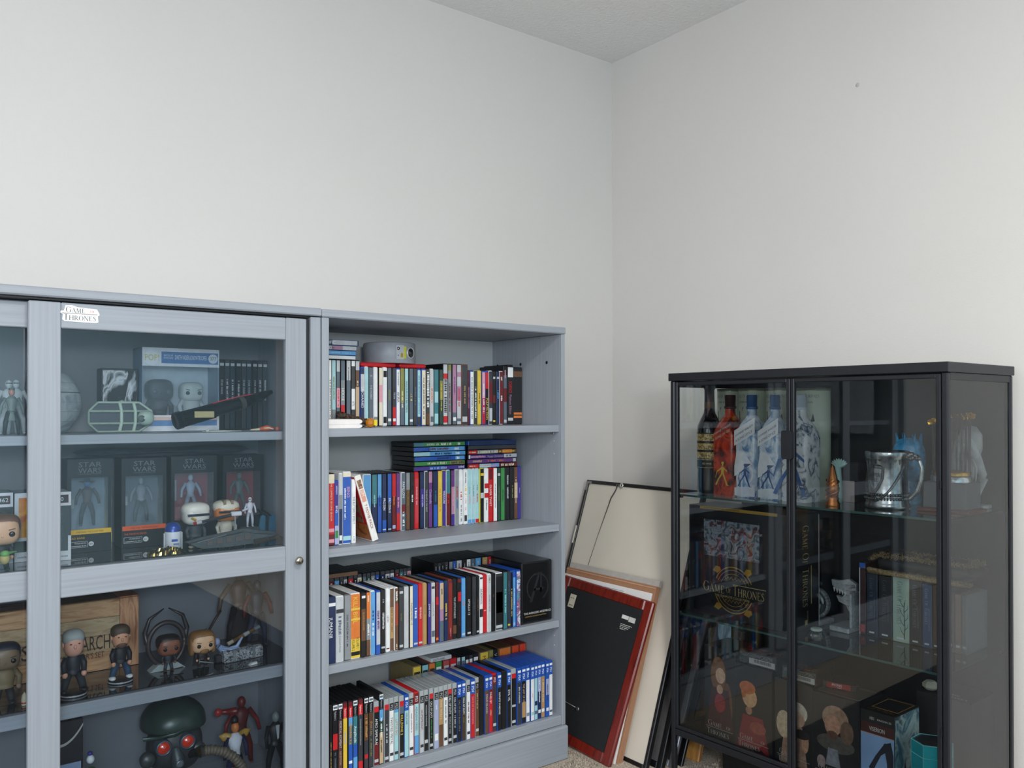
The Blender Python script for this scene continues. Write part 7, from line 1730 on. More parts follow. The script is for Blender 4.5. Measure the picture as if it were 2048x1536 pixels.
    for q in range(8): a = 2*pi*q/8; b = MB(); b.tube([(r*.75*cos(a), r*.5*sin(a), h*.86), (r*.85*cos(a), r*.55*sin(a), h*1.0)], [.005, .0006], bl, 6); b.build('spike', t)
    # flag trophy on a dark block
    wd = .165; ua, ub = U_(wd, 1850, 980), U_(wd, 1936, 980); wdt = ub-ua; cx = (ua+ub)/2
    zb_ = H_(wd, 1890, 964)-Z1; zt = H_(wd, 1890, 822)-Z1
    t = gthing('flag_trophy', 'trophy of many thin silver poles with gold flags on a grey plinth', 'trophy', cx, wd+.03, Z1)
    MB().bev((-wdt*.62, -.05, 0), (wdt*.62, .05, .008), .002, mat('6e2f2a', .4)).build('base_board', t)
    MB().bev((-wdt*.5, -.042, .0082), (wdt*.5, .042, zb_), .002, mat('5c6066', .35)).build('plinth', t)
    MB().lathe([(wdt*.46, zb_), (wdt*.46, zb_+.012), (wdt*.42, zb_+.016)], mat('c9ccd0', .2, .9), (0, 0, 0), 30).build('silver_drum', t)
    MB().lathe([(wdt*.43, zb_+.016), (wdt*.43, zb_+.024), (wdt*.40, zb_+.026)], mat('c9952e', .25, .9), (0, 0, 0), 30).build('gold_ring', t)
    pm = mat('d5d9dc', .2, .9); gm = mat('dba53a', .25, .9)
    for q in range(22):
        a = 2*pi*q/22; x, y = wdt*.40*cos(a), wdt*.40*sin(a); top = zt*(.93+.03*sin(a*1.0+1.2)+.02*(q % 2))
        b = MB(); b.tube([(x, y, zb_+.024), (x*1.04, y*1.04, top)], .0013, pm, 6); b.build('pole', t)
        b = MB(); fx, fy = cos(a), sin(a)
        b.add([(x*1.04, y*1.04, top), (x*1.04+fx*.011, y*1.04+fy*.011, top-.003), (x*1.04+fx*.009, y*1.04+fy*.009, top-.009), (x*1.04, y*1.04, top-.008)], [(0, 1, 2, 3)], gm); b.ell((x*1.04, y*1.04, top+.001), (.0022,)*3, gm, 6, 4); b.build('flag', t)
    # glass carved head by the side pane
    wd = .300; u = U_(wd, 1962, 940); h = H_(wd, 1960, 852)-Z1
    t = gthing('glass_sculpture', 'frosted glass sculpture of a draped bowed form near the side pane', 'sculpture', min(u, .735), wd, Z1)
    gs = mat('b9bdbf', .25, coat=.4, var=.2, scale=50)
    b = MB(); b.tube([(-.030, 0, .002), (-.034, 0, h*.25), (-.028, 0, h*.5), (-.016, 0, h*.75), (-.008, 0, h*.92), (-.004, 0, h)], [.022, .024, .030, .034, .026, .008], gs, 16, flat=.8); b.build('draped_form', t)
    b = MB(); b.tube([(-.010, -.015, h*.82), (.012, -.02, h*.62), (.026, -.02, h*.42), (.020, -.02, h*.30)], [.014, .012, .010, .008], gs, 10); b.build('fold', t)
    for q in range(5): b = MB(); b.tube([(-.026+q*.008, -.030, h*.80-q*.01), (-.028+q*.011, -.033, h*.5), (-.03+q*.010, -.028, h*.2)], [.003, .0035, .0025], gs, 6); b.build('fold', t)
    b = MB(); b.bev((.0, -.02, .0), (.028, .03, .010), .002, gs); b.tube([(.004, -.02, .012), (.030, -.02, h*.38)], [.006, .009], gs, 8); b.build('wedge_foot', t)
top_shelf()

GOLD = mat('c9a24a', .3, .7, var=0)
def middle_shelf():
    # large dark box set with gold ring emblem
    wd = .055
    u0, z0 = at_w(wd, 1378, 1205); u1, _ = at_w(wd, 1587, 1205); zt = H_(wd, 1378, 1008); zt = min(zt, .815)
    u0 = max(u0, .018); w_ = u1-u0; h_ = zt-Z2; d_ = .125
    t = gthing('box_set', 'very large black box set with gold ring emblem behind the cabinet door', 'box set', u0, wd, Z2)
    MB().bev((0, 0, 0), (w_, d_, h_), .002, mat('17191f', .3, coat=.2)).build('box_body', t)
    p = MB(); y = -.0006
    p.box((w_*.12, y, h_*.972), (w_*.86, 0, h_*.999), GOLD); 
    p.text('LIMITED EDITION BLU-RAY COLLECTORS SET', front(w_*.16, y-.0004, h_*.979), h_*.014, mat('3a2a12', .4, var=0), maxw=w_*.66)
    cx, cz, R0 = w_*.455, h_*.270, w_*.190
    for (ra, rb_) in ((1.0, .955), (.86, .835), (.70, .68)):
        for q in range(48):
            a0, a1 = 2*pi*q/48, 2*pi*(q+1)/48
            if abs(sin((a0+a1)/2)) < .34 and ra > .6: continue
            p.add([(cx+R0*r_*cos(a), y, cz+R0*r_*sin(a)) for r_, a in ((ra, a0), (rb_, a0), (rb_, a1), (ra, a1))], [(0, 1, 2, 3)], GOLD)
    for (ax, az) in ((-.85, .80), (.72, .86), (-.80, -.78), (.74, -.84)):
        s_ = R0*.22; ex, ez = cx+ax*R0, cz+az*R0
        p.add([(ex-s_, y, ez-s_*.4), (ex-s_*.3, y, ez+s_*.6), (ex+s_*.7, y, ez+s_*.5), (ex+s_*.9, y, ez-s_*.1), (ex+s_*.1, y, ez-s_*.8)], [(0, 1, 2, 3, 4)], GOLD)
    for q in range(7):
        x_ = cx-R0*.55+q*R0*.18; p.tube([(x_, y, cz+R0*.42), (x_+R0*.09, y, cz+R0*.55), (x_+R0*.16, y, cz+R0*.42)], .0007, GOLD, 4); p.tube([(x_, y, cz-R0*.42), (x_+R0*.09, y, cz-R0*.55), (x_+R0*.16, y, cz-R0*.42)], .0007, GOLD, 4)
    p.build('ring_emblem', t)
    q_ = MB(); lg = mat('d9c48a', .3, .4, var=0)
    q_.text('GAME', front(w_*.155, y-.0008, h_*.225), h_*.088, lg, maxw=w_*.215, serif=True); q_.text('OF', front(w_*.385, y-.0008, h_*.240), h_*.05, lg, maxw=w_*.05, serif=True); q_.text('THRONES', front(w_*.450, y-.0008, h_*.225), h_*.088, lg, maxw=w_*.30, serif=True)
    q_.box((w_*.45, y-.0008, h_*.318), (w_*.76, y, h_*.323), lg)
    q_.text('THE COMPLETE COLLECTION', front(w_*.27, y-.0008, h_*.192), h_*.020, lg, maxw=w_*.37); q_.build('gold_lettering', t)
    b = MB(); b.box((w_*.16, y, h_*.55), (w_*.70, 0, h_*.88), art(['1c2026', '3a4650', '8a9aa6', '5c1c20', '2a343e'], 34, .3)); b.build('cover_picture', t)
    q_ = MB(); yc = d_*.50; sd = lambda yy, z0, h: (lambda a, c: (w_+.0007, yy-h/2+c, z0-a))
    q_.text('GAME OF THRONES', sd(yc-.004, h_*.90, .030), .030, lg, maxw=h_*.70, serif=True)
    q_.box((w_, yc+.022, h_*.22), (w_+.0008, yc+.024, h_*.55), lg); q_.text('THE COMPLETE', sd(yc+.004, h_*.17, .006), .006, lg, maxw=.03); q_.box((w_, yc-.008, h_*.05), (w_+.0008, yc+.004, h_*.09), lg)
    q_.build('side_lettering', t)
    MB().box((w_-.0004, d_-.0012, h_*.02), (w_+.0008, d_, h_*.98), mat('c9cdd2', .3)).build('pale_edge', t)  # pale strip down the back edge of the side face
    # carved silver bookends
    sv = mat('b9bec2', .4, .35, var=.25, scale=120)
    wd = .225; u, z = at_w(wd, 1640, 1175)
    t = gthing('round_bookend', 'grey carved round shield bookend standing on a slab', 'bookend', u-.012, wd, Z2)
    r = .042; zc = r+.014
    MB().bev((-.035, -.045, 0), (.035, .035, .012), .002, sv).build('base_slab', t)
    b = MB(); b.lathe([(r, -.006), (r, .006)], mat('3c4043', .5, .4), (0, .0, zc), 30, 'y'); b.build('disc', t)
    b = MB()
    for k in range(30):
        a0, a1 = 2*pi*k/30, 2*pi*(k+.86)/30
        b.prism([(r_*cos(a), -.009, zc+r_*sin(a)) for r_, a in ((r*1.02, a0), (r*.86, a0), (r*.86, a1), (r*1.02, a1))], (0, .012, 0), sv)
    b.build('scaled_rim', t)
    for k in range(3):
        b = MB(); b.tube([((r*.62-k*.004)*cos(a+k*2.1), -.009, zc+(r*.62-k*.004)*sin(a+k*2.1)) for a in [i*.25 for i in range(9)]], [.002, .004, .005, .005, .005, .0045, .004, .003, .0015], sv, 8); b.build('coil', t)
    wd = .225; u, z = at_w(wd, 1700, 1190)
    t = gthing('head_bookend', 'grey carved beast-head bookend with open jaw beside the disc cases', 'bookend', u, wd, Z2)
    MB().bev((-.030, -.055, 0), (.026, .035, .014), .002, sv).build('base_slab', t)
    b = MB(); b.bev((.020, -.04, .014), (.026, .03, .105), .001, sv); b.build('upright', t)
    b = MB(); b.prism([(.020, -.004, .125), (.0, -.004, .136), (-.030, -.004, .128), (-.052, -.004, .128), (-.050, -.004, .112), (-.028, -.004, .100), (-.012, -.004, .094), (-.022, -.004, .082), (-.038, -.004, .086), (-.030, -.004, .070), (-.010, -.004, .064), (.004, -.004, .040), (.020, -.004, .035)], (0, .012, 0), sv); b.build('beast_head', t)
    for k in range(5): b = MB(); b.prism([(-.046+k*.008, -.006, .108-k*.002), (-.040+k*.008, -.006, .107-k*.002), (-.043+k*.008, -.006, .096-k*.002)], (0, .004, 0), mat('d5d8da', .4)); b.build('tooth', t)
    for k in range(5): b = MB(); b.tube([(.018, -.006, .120-k*.016), (.004, -.008, .116-k*.014), (-.008, -.006, .120-k*.014)], [.004, .0035, .001], sv, 6); b.build('mane_lock', t)
    # row of box sets (spines out)
    wd = .20
    specs = [(1719, 1731, 'w', '3a1c20', 'blue disc case end with a red spine, beside the beast-head bookend', None, 'c0c6cc', .19, 'b'), (1733, 1755, None, '1e2a3c', 'navy season box with a soft top, first of the season boxes', 'GAME OF THRONES', '5a6a80', .165, None),
             (1757, 1784, None, '14171b', 'black season box between the navy and pale green ones', 'GAME OF THRONES', '5e6268', .165, None), (1785, 1818, None, '9db3a4', 'pale green season box with a bare tree print', 'GAME OF THRONES', '53645c', .168, None),
             (1819, 1843, None, '20262e', 'charcoal season box between the pale green and blue ones', 'GAME OF THRONES', '76828c', .165, None), (1844, 1864, None, '2a4c78', 'blue season box beside the door post', 'GAME OF THRONES', '7f9fc4', .160, None), (1865, 1878, None, '3c2018', 'dark brown season box behind the door post', None, '', .162, None)]
    last = 0
    for a, c, _, col, lab, tx, tc, hh, sh in specs:
        u0_, u1_ = U_(wd, a, 1220), U_(wd, c, 1220); u0_ = max(u0_, last+.0003); last = u1_; ww = u1_-u0_
        t = gthing('season_box', lab, 'box set', u0_, wd, Z2, 0, 'season boxes on the middle glass shelf')
        MB().bev((0, 0, 0), (ww-.0003, .125, hh), .0015, mat(col, .35, coat=.2)).build('box_body', t)
        b = MB()
        if tx: b.text(tx, down(ww*.45, -.0005, hh*.93, ww*.34), ww*.34, mat(tc, .4, var=0), maxw=hh*.66, serif=True); b.box((ww*.70, -.0006, hh*.27), (ww*.73, -.0002, hh*.62), mat(tc, .4, var=0))
        b.box((ww*.25, -.0006, hh*.05), (ww*.7, -.0002, hh*.075), mat('c9ced2', .4, var=0))
        if sh: b.box((0, -.0006, hh*.93), (ww, -.0001, hh), mat('2a62b8', .3)); b.box((ww*.05, -.0006, hh*.03), (ww*.95, -.0001, hh*.14), mat('a02a2a', .4)); b.box((0, -.0006, 0), (ww*.12, -.0001, hh*.93), mat('d5dade', .4))
        b.build('spine_print', t)
        if 'tree' in lab:
            b = MB(); k_ = mat('3a4440', .6, var=0); x_ = ww*.72
            b.tube([(x_, -.001, 0.01), (x_+.002, -.001, hh*.25), (x_-.001, -.001, hh*.50), (x_+.003, -.001, hh*.66)], [.0012, .001, .0008, .0004], k_, 4)
            for k in range(7): z_ = hh*(.12+k*.07); b.tube([(x_, -.001, z_), (x_+(.009 if k % 2 else -.008), -.001, z_+.010), (x_+(.010 if k % 2 else -.011), -.001, z_+.020)], [.0008, .0006, .0003], k_, 4)
            b.build('tree_print', t)
    # box sets seen through the side pane: books lying deeper
    for i, (ua, ww, hh, col, lab) in enumerate(((last+.002, .030, .150, '34383e', 'dark grey season box seen through the side pane'), (last+.034, .014, .146, '8a6e60', 'rose-brown thin book seen through the side pane'), (last+.050, .012, .146, '6a6e74', 'grey thin book beside the rose-brown one'))):
        if ua+ww > .785: ww = .785-ua
        if ww < .004: continue
        t = gthing('season_box', lab, 'box set', ua, wd+.01, Z2, 0, 'season boxes on the middle glass shelf')
        MB().bev((0, 0, 0), (ww-.0003, .12, hh), .0015, mat(col, .4)).build('box_body', t); MB().box((ww*.2, -.0006, hh*.1), (ww*.8, -.0001, hh*.14), mat('b9bdc0', .4)).build('spine_mark', t)
    # fur-trimmed leather roll on top of the boxes
    ua = U_(wd, 1742, 1140); zt_ = Z2+.170
    t = gthing('fur_pouch', 'dark leather pouch with brown fur trim lying on the season boxes', 'pouch', ua, wd-.012, zt_)
    L = min(.770-ua, .27)
    b = MB()
    n, k = 30, 12; vs = []; fs = []
    for i in range(n+1):
        f = i/n; rr = .004+.024*min(1, f*9)**.5*min(1, (1-f)*9)**.5
        for j in range(k): a = 2*pi*j/k; vs.append((f*L, .055+.06*cos(a)*min(1, f*8+.15), .0285+rr*sin(a)*(1+.1*sin(f*11))))
    for i in range(n):
        for j in range(k): fs.append((i*k+j, i*k+(j+1) % k, (i+1)*k+(j+1) % k, (i+1)*k+j))
    b.add(vs, fs, mat('1c1e24', .45), True); b.add(vs[:k], [tuple(range(k))], mat('1c1e24', .45)); b.add(vs[-k:], [tuple(range(k))], mat('1c1e24', .45)); b.build('leather_body', t)
    fur = art(['3a2c1e', '8c7450', 'b39c72', '5a4630'], 180, .95, name='brown_fur'); rr_ = random.Random(4)
    vs, fs = [], []
    for i in range(7000):
        f = rr_.random(); x = f*L
        if i % 2: y, z = -.004+rr_.uniform(-.004, .004), .004+rr_.uniform(-.003, .004)
        else: y, z = .04+rr_.uniform(-.045, .05), .046+rr_.uniform(-.004, .006)
        if i % 2 == 0 and f < .12: z -= .012*(1-f/.12)
        dx, dy, dz = rr_.uniform(-.012, .012), rr_.uniform(-.010, .006), rr_.uniform(-.004, .010)
        k_ = len(vs); vs += [(x, y, z), (x+.0022, y, z), (x+dx, y+dy, z+dz)]; fs.append((k_, k_+1, k_+2))
    b = MB(); b.add(vs, fs, fur); o = b.build('fur_trim', t); o['kind'] = 'stuff'
    b = MB(); b.tube([(0, -.004, .010), (L*.3, -.006, .006), (L*.7, -.006, .005), (L, -.004, .005)], [.005, .006, .006, .005], fur, 8); b.build('fur_edging', t)
    # glass jar with pale lid
    wd = .055; u, _ = at_w(wd, 1637, 1275)
    t = gthing('glass_jar', 'small clear glass jar with a pale lid in front of the box sets', 'jar', u, wd-.01, Z2)
    MB().lathe([(.013, 0), (.020, .006), (.022, .014), (.018, .024), (.014, .028)], glass('jar_glass', (.93, .97, .96), 1.4), (0, 0, 0), 24).build('jar_body', t)
    MB().lathe([(.0145, .028), (.0145, .033), (.013, .034), (0, .034)], mat('bfd0c6', .4), (0, 0, 0), 24).build('lid', t)
    MB().lathe([(.012, .003), (.011, .012), (0, .012)], mat('5a5f58', .6), (0, 0, 0), 20).build('filling', t)
middle_shelf()

def bottom_shelf():
    K = mat('151415', .35, coat=.15)
    def portrait_box(u0, u1, wd, hh, d_, label, shapes, name='figure_box', side=None, text=True, grp='tall black figure boxes on the cabinet floor', topc=None, rot=0.0):
        t = gthing(name, label, 'toy box', u0, wd, Z3, rot, grp); w_ = u1-u0
        MB().bev((0, 0, 0), (w_, d_, hh), .0012, topc or K).build('box_body', t)
        b = MB()
        for (kind, cx, cz, rx, rz, col) in shapes:
            m = mat(col, .4, var=.25, scale=90)
            if kind == 'e': pts = [(w_*cx+w_*rx*cos(a), 0, hh*cz+hh*rz*sin(a)) for a in [2*pi*i/20 for i in range(20)]]
            else: pts = [(w_*(cx+dx*rx), 0, hh*(cz+dz*rz)) for dx, dz in ((-1, -1), (1, -1), (.62, 1), (-.62, 1))]
            y = -.0004-.00012*len(b.f)**.0*shapes.index((kind, cx, cz, rx, rz, col))*1.0
            b.add([(p[0] if 0 < p[0] < w_ else min(max(p[0], .001), w_-.001), y, max(p[2], .001)) for p in pts], [tuple(range(len(pts)))], m)
        b.build('cover_picture', t)
        if text:
            q = MB(); m = mat('c9c6c2', .4, var=0); y = -.0030
            q.text('GAME', front(w_*.14, y, hh*.135), hh*.058, m, maxw=w_*.56, serif=True); q.text('OF', front(w_*.72, y, hh*.14), hh*.035, m, maxw=w_*.15, serif=True)
            q.box((w_*.08, y, hh*.118), (w_*.92, y+.0003, hh*.1215), m); q.text('THRONES', front(w_*.10, y, hh*.045), hh*.058, m, maxw=w_*.80, serif=True)
            q.build('silver_lettering', t)
        return t, w_
    z_ = .25
    w0 = .032
    ua, ub = U_(w0, 1409, 1380), U_(w0, 1472, 1390); uc = U_(w0, 1546, 1420)
    portrait_box(ua, ub, w0, .262, .11, 'black figure box printed with long brown hair over a dark red robe', [('e', .45, .70, .24, .20, '8c5c34'), ('e', .72, .38, .17, .26, '7c5030'), ('q', .5, .34, .42, .22, '4c1c20'), ('e', .5, .40, .17, .10, 'a8262e'), ('e', .50, .55, .10, .05, 'e0b090'), ('e', .52, .70, .15, .085, 'ecc0a0')])
    portrait_box(ub+.001, uc, w0-.004, .236, .11, 'black figure box printed with tousled ginger hair over a crimson jacket', [('q', .48, .22, .44, .20, '94262c'), ('e', .62, .30, .22, .07, 'b05040'), ('e', .38, .48, .09, .05, 'c08c6a'), ('e', .40, .63, .20, .115, 'ecb888'), ('e', .34, .74, .22, .075, 'd8783a'), ('e', .24, .68, .07, .07, 'd8783a'), ('q', .48, .03, .4, .03, '3a1014')], topc=mat('1e1a18', .35))
    ud, ue = U_(w0, 1552, 1440), U_(w0, 1629, 1450)
    portrait_box(max(uc+.002, ud), ue, w0-.006, .226, .11, 'black figure box printed with a pale blonde head and bare arm', [('q', .5, .26, .36, .24, 'ac8a72'), ('e', .25, .48, .20, .16, 'd9c2a0'), ('e', .60, .66, .26, .12, 'e0d3bf'), ('e', .60, .58, .19, .09, 'cfa286'), ('e', .80, .34, .09, .12, 'c99a7c'), ('e', .70, .42, .22, .055, '2c2723')])
    uf, ug = ue+.001, U_(w0-.02, 1716, 1450)
    t, w_ = portrait_box(uf, ug, w0-.012, .222, .115, 'black figure box printed with long grey-brown hair and a grey fur collar', [('q', .5, .24, .48, .24, '1e1d1e'), ('e', .5, .46, .40, .10, '5c5850'), ('e', .50, .74, .28, .15, 'ac8a72'), ('e', .74, .62, .14, .13, '7a5f4c'), ('e', .44, .66, .17, .12, 'c99a80'), ('e', .44, .55, .12, .05, '6b4a3a'), ('q', .45, .30, .16, .10, '8f949c'), ('e', .20, .22, .09, .07, 'a89490')], topc=mat('1c1c1c', .3))
    q = MB(); m = mat('8a8f94', .4, var=0); q.text('GAME', lambda a, b_: (w_+.0008, .012+a, .150+b_), .012, m, maxw=.06, serif=True); q.text('THRONES', lambda a, b_: (w_+.0008, .012+a, .134+b_), .012, m, maxw=.085, serif=True)
    q.box((w_, .012, .147), (w_+.0008, .10, .1478), m); q.build('side_lettering', t)
    q = MB(); fr_ = mat('7c8286', .4, var=0)
    for a, b_ in (((.008, .012), (w_-.008, .013)), ((.008, .10), (w_-.008, .101)), ((.008, .012), (.009, .101)), ((w_-.009, .012), (w_-.008, .101))): q.box((a[0], a[1], .2215), (b_[0], b_[1], .2224), fr_)
    q.text('STARK', lambda a, b_: (.02+a, .06+b_, .2226), .010, fr_, maxw=.04); q.build('lid_frame', t)
    # shrink-wrapped packs on top of the boxes
    for (ux, wdx, zz, wd_, lab, tx) in ((ub-.002, w0+.004, Z3+.2625-.024, .085, '', ''),):
        pass
    def pack(px0, px1, wd, z0, th, dep, label, rot):
        ua_, ub_ = U_(wd, px0, 1330), U_(wd, px1, 1330)
        t = gthing('wrapped_pack', label, 'pack', ua_, wd, z0, rot, 'shrink-wrapped packs on the figure boxes')
        ww = ub_-ua_
        MB().bev((0, 0, 0), (ww, dep, th), .001, mat('17181a', .2, coat=.8)).build('pack_body', t)
        q = MB(); q.box((ww*.28, -.0006, th*.12), (ww*.96, -.0001, th*.55), mat('c9c9c6', .5)); kk = mat('33302c', .5, var=0)
        xx = ww*.42; rr = random.Random(int(px0))
        while xx < ww*.86: s_ = rr.choice((.0006, .0012, .0018)); q.box((xx, -.0009, th*.26), (xx+s_, -.0005, th*.50), kk); xx += s_+.0011
        q.build('barcode_label', t)
        q = MB(); q.text('CE', front(ww*.03, -.0006, th*.28), th*.2, mat('3f8a4c', .4, var=0), maxw=ww*.2); 
        for k_ in range(3): scribble(q, front(ww*.05, -.0006, th*(.62+k_*.1)), ww*.85, th*.05, mat('a9a9a6', .4, var=0), k_+int(px0))
        q.build('pack_print', t)
        q = MB(); q.box((.004, .004, th), (ww-.004, dep*.5, th+.0006), art(['5c1c18', '8c4a2c', '2a1614', '9a7a50'], 40, .25)); q.build('pack_top_print', t)
    pack(1478, 1553, w0+.004, Z3+.2366, .036, .085, 'black shrink-wrapped pack with barcode on the ginger-hair box', -.0)
    pack(1564, 1632, w0+.002, Z3+.2266, .034, .085, 'black shrink-wrapped pack with barcode on the blonde-head box', -.0)
    wd = w0+.03; ua_, ub_ = U_(wd, 1645, 1320), U_(wd, 1705, 1320)
    t = gthing('wrapped_pack', 'black and red game pack lying askew on the fur-collar box', 'pack', ua_, wd, Z3+.2230, .25, 'shrink-wrapped packs on the figure boxes'); ww = ub_-ua_
    MB().bev((0, 0, 0), (ww, .05, .016), .001, mat('1b1a1c', .25, coat=.6)).build('pack_body', t)
    MB().box((ww*.12, -.0006, .001), (ww*.85, -.0001, .015), mat('9c1f22', .3)).build('red_panel', t)
    q = MB(); q.text('MONS', front(ww*.28, -.0010, .0065), .0065, mat('e3dfd8', .4, var=0), maxw=ww*.5); q.text('NOW', front(ww*.45, -.0010, .002), .003, mat('e3dfd8', .4, var=0), maxw=ww*.3); q.build('pack_lettering', t)
    # blue frosty tall box and dark neighbours at the left
    wd = .17; fr = art(['0e1c2c', '3c6c8c', 'a8c8d8', '1c3850', '6c98b0'], 16, .3, (1, 1, .4))
    u1_, u2_ = max(U_(wd, 1394, 1350), .042), U_(wd, 1432, 1350); u2_ = max(u2_, u1_+.05)
    hz = H_(wd, 1410, 1240)-Z3
    t = gthing('tall_box', 'tall icy blue printed box standing at the back left of the cabinet floor', 'box', u1_, wd, Z3); MB().bev((0, 0, 0), (u2_-u1_, .09, hz), .001, mat('101820', .3)).build('box_body', t); MB().box((.001, -.0006, .001), (u2_-u1_-.001, -.0001, hz-.001), fr).build('cover_picture', t)
    t = gthing('tall_box', 'tall dark box with a red print behind the long-hair figure box', 'box', u2_+.001, wd, Z3); MB().bev((0, 0, 0), (.05, .09, hz*.97), .001, mat('15161a', .3)).build('box_body', t)
    q = MB(); q.text('GAME OF THRONES', down(.010, -.0006, hz*.93, .007), .007, mat('7a2420', .4, var=0), maxw=.10, serif=True); scribble(q, down(.03, -.0006, hz*.9, .008), .10, .006, mat('8a8c90', .4, var=0), 77); q.build('spine_lettering', t)
    t = gthing('tall_box', 'dark red-brown box leaning against the side pane on the cabinet floor', 'box', .020, wd+.03, Z3); MB().bev((0, 0, 0), (u1_-.022, .08, hz*.95), .001, art(['1c1416', '4a1a1c', '241a20'], 14, .4)).build('box_body', t)
    # dark cases row behind, to the right of them
    for i in range(6):
        ux = u2_+.055+i*.022
        t = gthing('disc_case', f'dark disc case, {ordinal(i+1)} after the red-print box on the cabinet floor', 'disc case', ux, wd+.02, Z3, 0, 'dark cases at the back of the cabinet floor')
        MB().bev((0, 0, 0), (.021, .09, .19), .001, mat(('1c1d22', '24262c', '3a2c28')[i % 3], .35)).build('case_shell', t); MB().box((.004, -.0005, .02), (.017, -.0001, .17), mat(('3c4048', '5a5044', '2c2e34')[i % 3], .4)).build('spine_sleeve', t)
    # dragon box
    w5 = -.0; wd = .022; u0_, u1_ = ug+.001, U_(wd, 1789, 1470)
    hh = H_(wd, 1717, 1414)-Z3
    t = gthing('figure_box', 'box with pale blue winged-beast picture and gold framed lid', 'toy box', u0_, wd, Z3); ww = u1_-u0_; dd = .125
    MB().bev((0, 0, 0), (ww, dd, hh), .0012, mat('1c1a17', .35)).build('box_body', t)
    q = MB(); y = -.0005
    q.box((.001, y, hh*.0+.001), (ww-.001, -.0001, hh*.74), mat('8fb0d8', .4, var=.12, scale=14)); q.box((.001, y, hh*.74), (ww-.001, -.0001, hh*.86), mat('4a1c14', .4)); q.box((.001, y-.0003, hh*.735), (ww-.001, -.0001, hh*.742), mat('d08a5a', .4))
    k_ = mat('23262c', .4)
    for pts in ([(.25, .35), (.45, .50), (.75, .68), (.85, .60), (.62, .52), (.45, .38), (.36, .28)], [(.70, .66), (.92, .70), (1.0, .55), (1.0, .30), (.85, .12), (.80, .45)], [(.36, .30), (.30, .14), (.22, .0), (.30, .0), (.40, .20)], [(.60, .0), (.80, .14), (.86, .12), (.74, .0)]):
        q.add([(a*(ww-.003)+.001, y-.0004, max(.002, c*hh)) for a, c in pts], [tuple(range(len(pts)))], k_)
    q.build('cover_picture', t)
    q = MB(); wtm = mat('e3dfd6', .4, var=0)
    q.text('VISERION', front(ww*.27, y-.0006, hh*.775), hh*.05, wtm, maxw=ww*.46); q.text('HBO', front(ww*.28, y-.0006, hh*.90), hh*.035, wtm, maxw=ww*.14); q.text('DRAGON 3D', front(ww*.50, y-.0006, hh*.905), hh*.022, wtm, maxw=ww*.42); q.build('cover_lettering', t)
    q = MB(); g2 = mat('c99a52', .35, .3, var=0)
    for a, b_ in (((.012, .030), (ww-.006, .0325)), ((.012, dd-.012), (ww-.006, dd-.0095)), ((.012, .030), (.0145, dd-.0095)), ((ww-.0085, .030), (ww-.006, dd-.0095))): q.box((a[0], a[1], hh-.0004), (b_[0], b_[1], hh+.0004), g2)
    q.text('GAME OF THRONES', lambda a, b_: (.012+a, .010+b_, hh+.0006), .013, g2, maxw=ww-.02, serif=True); q.build('lid_print', t)
    q = MB(); q.box((ww, .003, .003), (ww+.0006, dd-.003, hh-.003), art(['8fb4bc', '3c6c84', 'c3d8d8', '2a4250', 'a8c6ca'], 14, .4)); q.add([(ww+.0009, .055, .004), (ww+.0009, .045, hh*.35), (ww+.0009, .050, hh*.48), (ww+.0009, .056, hh*.35), (ww+.0009, .066, .004)], [(0, 1, 2, 3, 4)], mat('15181c', .4)); q.build('side_picture', t)
    # turquoise hexagonal box
    wd = .030; u = max(u1_+.048, U_(wd, 1850, 1500))
    u = min(u, .735)
    h6 = H_(wd-.02, 1860, 1462)-Z3
    t = gthing('hexagonal_box', 'bright turquoise hexagonal box with a black top edge beside the post', 'box', u, wd+.035, Z3)
    r = .0445; h6 = max(.10, min(h6, .165)); tq = mat('12a3ae', .35); pts = [(r*cos(a), r*sin(a), 0) for a in [radians(30+60*k) for k in range(6)]]
    b = MB(); b.prism(pts, (0, 0, h6), tq); b.build('box_body', t)
    b = MB(); b.prism([(p[0]*.86, p[1]*.86, h6) for p in pts], (0, 0, .0008), mat('2a2c30', .4)); b.build('top_panel', t)
    b = MB(); ln = mat('9fdfe0', .4, var=0)
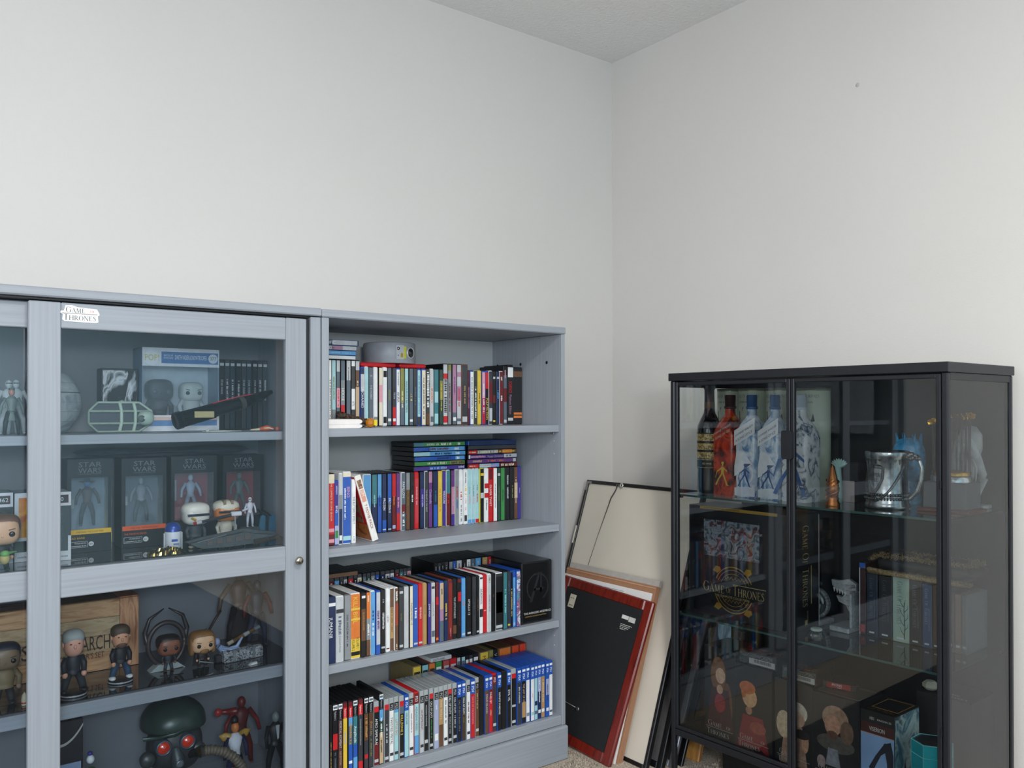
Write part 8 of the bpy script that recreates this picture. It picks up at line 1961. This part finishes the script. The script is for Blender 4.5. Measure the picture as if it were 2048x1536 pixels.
    for k in range(6):
        p, q2 = pts[k], pts[(k+1) % 6]; b.tube([(p[0], p[1], h6+.0004), (q2[0], q2[1], h6+.0004)], .0008, ln, 4); b.tube([(p[0]*1.003, p[1]*1.003, h6*.82), (q2[0]*1.003, q2[1]*1.003, h6*.82)], .0005, ln, 4); b.tube([(p[0], p[1], 0), (p[0], p[1], h6)], .0005, ln, 4)
    b.build('edge_lines', t)
    q = MB(); x0_, y0_ = pts[3][0], pts[3][1]; x1_, y1_ = pts[4][0], pts[4][1]
    fn = lambda a, b_: (x0_+(x1_-x0_)*(.28+b_/.06)-.0004, y0_+(y1_-y0_)*(.28+b_/.06)-.0006, h6*.62-a)
    q.text('OF THE', fn, .008, mat('bfe6e6', .4, var=0), maxw=.04); q.build('box_lettering', t)
    # dark box behind, with a pale rock on it
    hh = H_(.175, 1850, 1385)-Z3
    t = gthing('figure_box', 'dark box with silver lettering lying behind the dragon-picture box', 'toy box', .645, .175, Z3); MB().bev((0, 0, 0), (.130, .13, hh), .001, mat('1f1d20', .35)).build('box_body', t)
    q = MB(); q.text('GAME', lambda a, b_: (.046+a, .03+b_, hh+.0006), .014, mat('a9a9ac', .4, var=0), maxw=.05, serif=True); q.text('THRONES', lambda a, b_: (.046+a, .010+b_, hh+.0006), .014, mat('a9a9ac', .4, var=0), maxw=.07, serif=True); q.build('lid_lettering', t)
    t = gthing('rock_ornament', 'off-white angular rock ornament between the figure boxes', 'ornament', .668, .200, Z3+hh+.0007)
    b = MB(); b.ell((0, 0, .0135), (.020, .018, .0135), mat('c9c3b2', .7), 7, 5, smooth=False); b.build('rock', t)
    # dark bin under the cabinet
    uu = U_(.12, 1440, 1510)
    t = gthing('black_crate', 'black storage crate standing under the black cabinet', 'crate', uu, .12, 0.0)
    MB().bev((0, 0, 0), (.52, .2, .110), .012, mat('0f1012', .5)).build('crate_body', t); MB().bev((-.004, -.004, .100), (.524, .204, .112), .003, mat('17181b', .5)).build('crate_rim', t)
bottom_shelf()
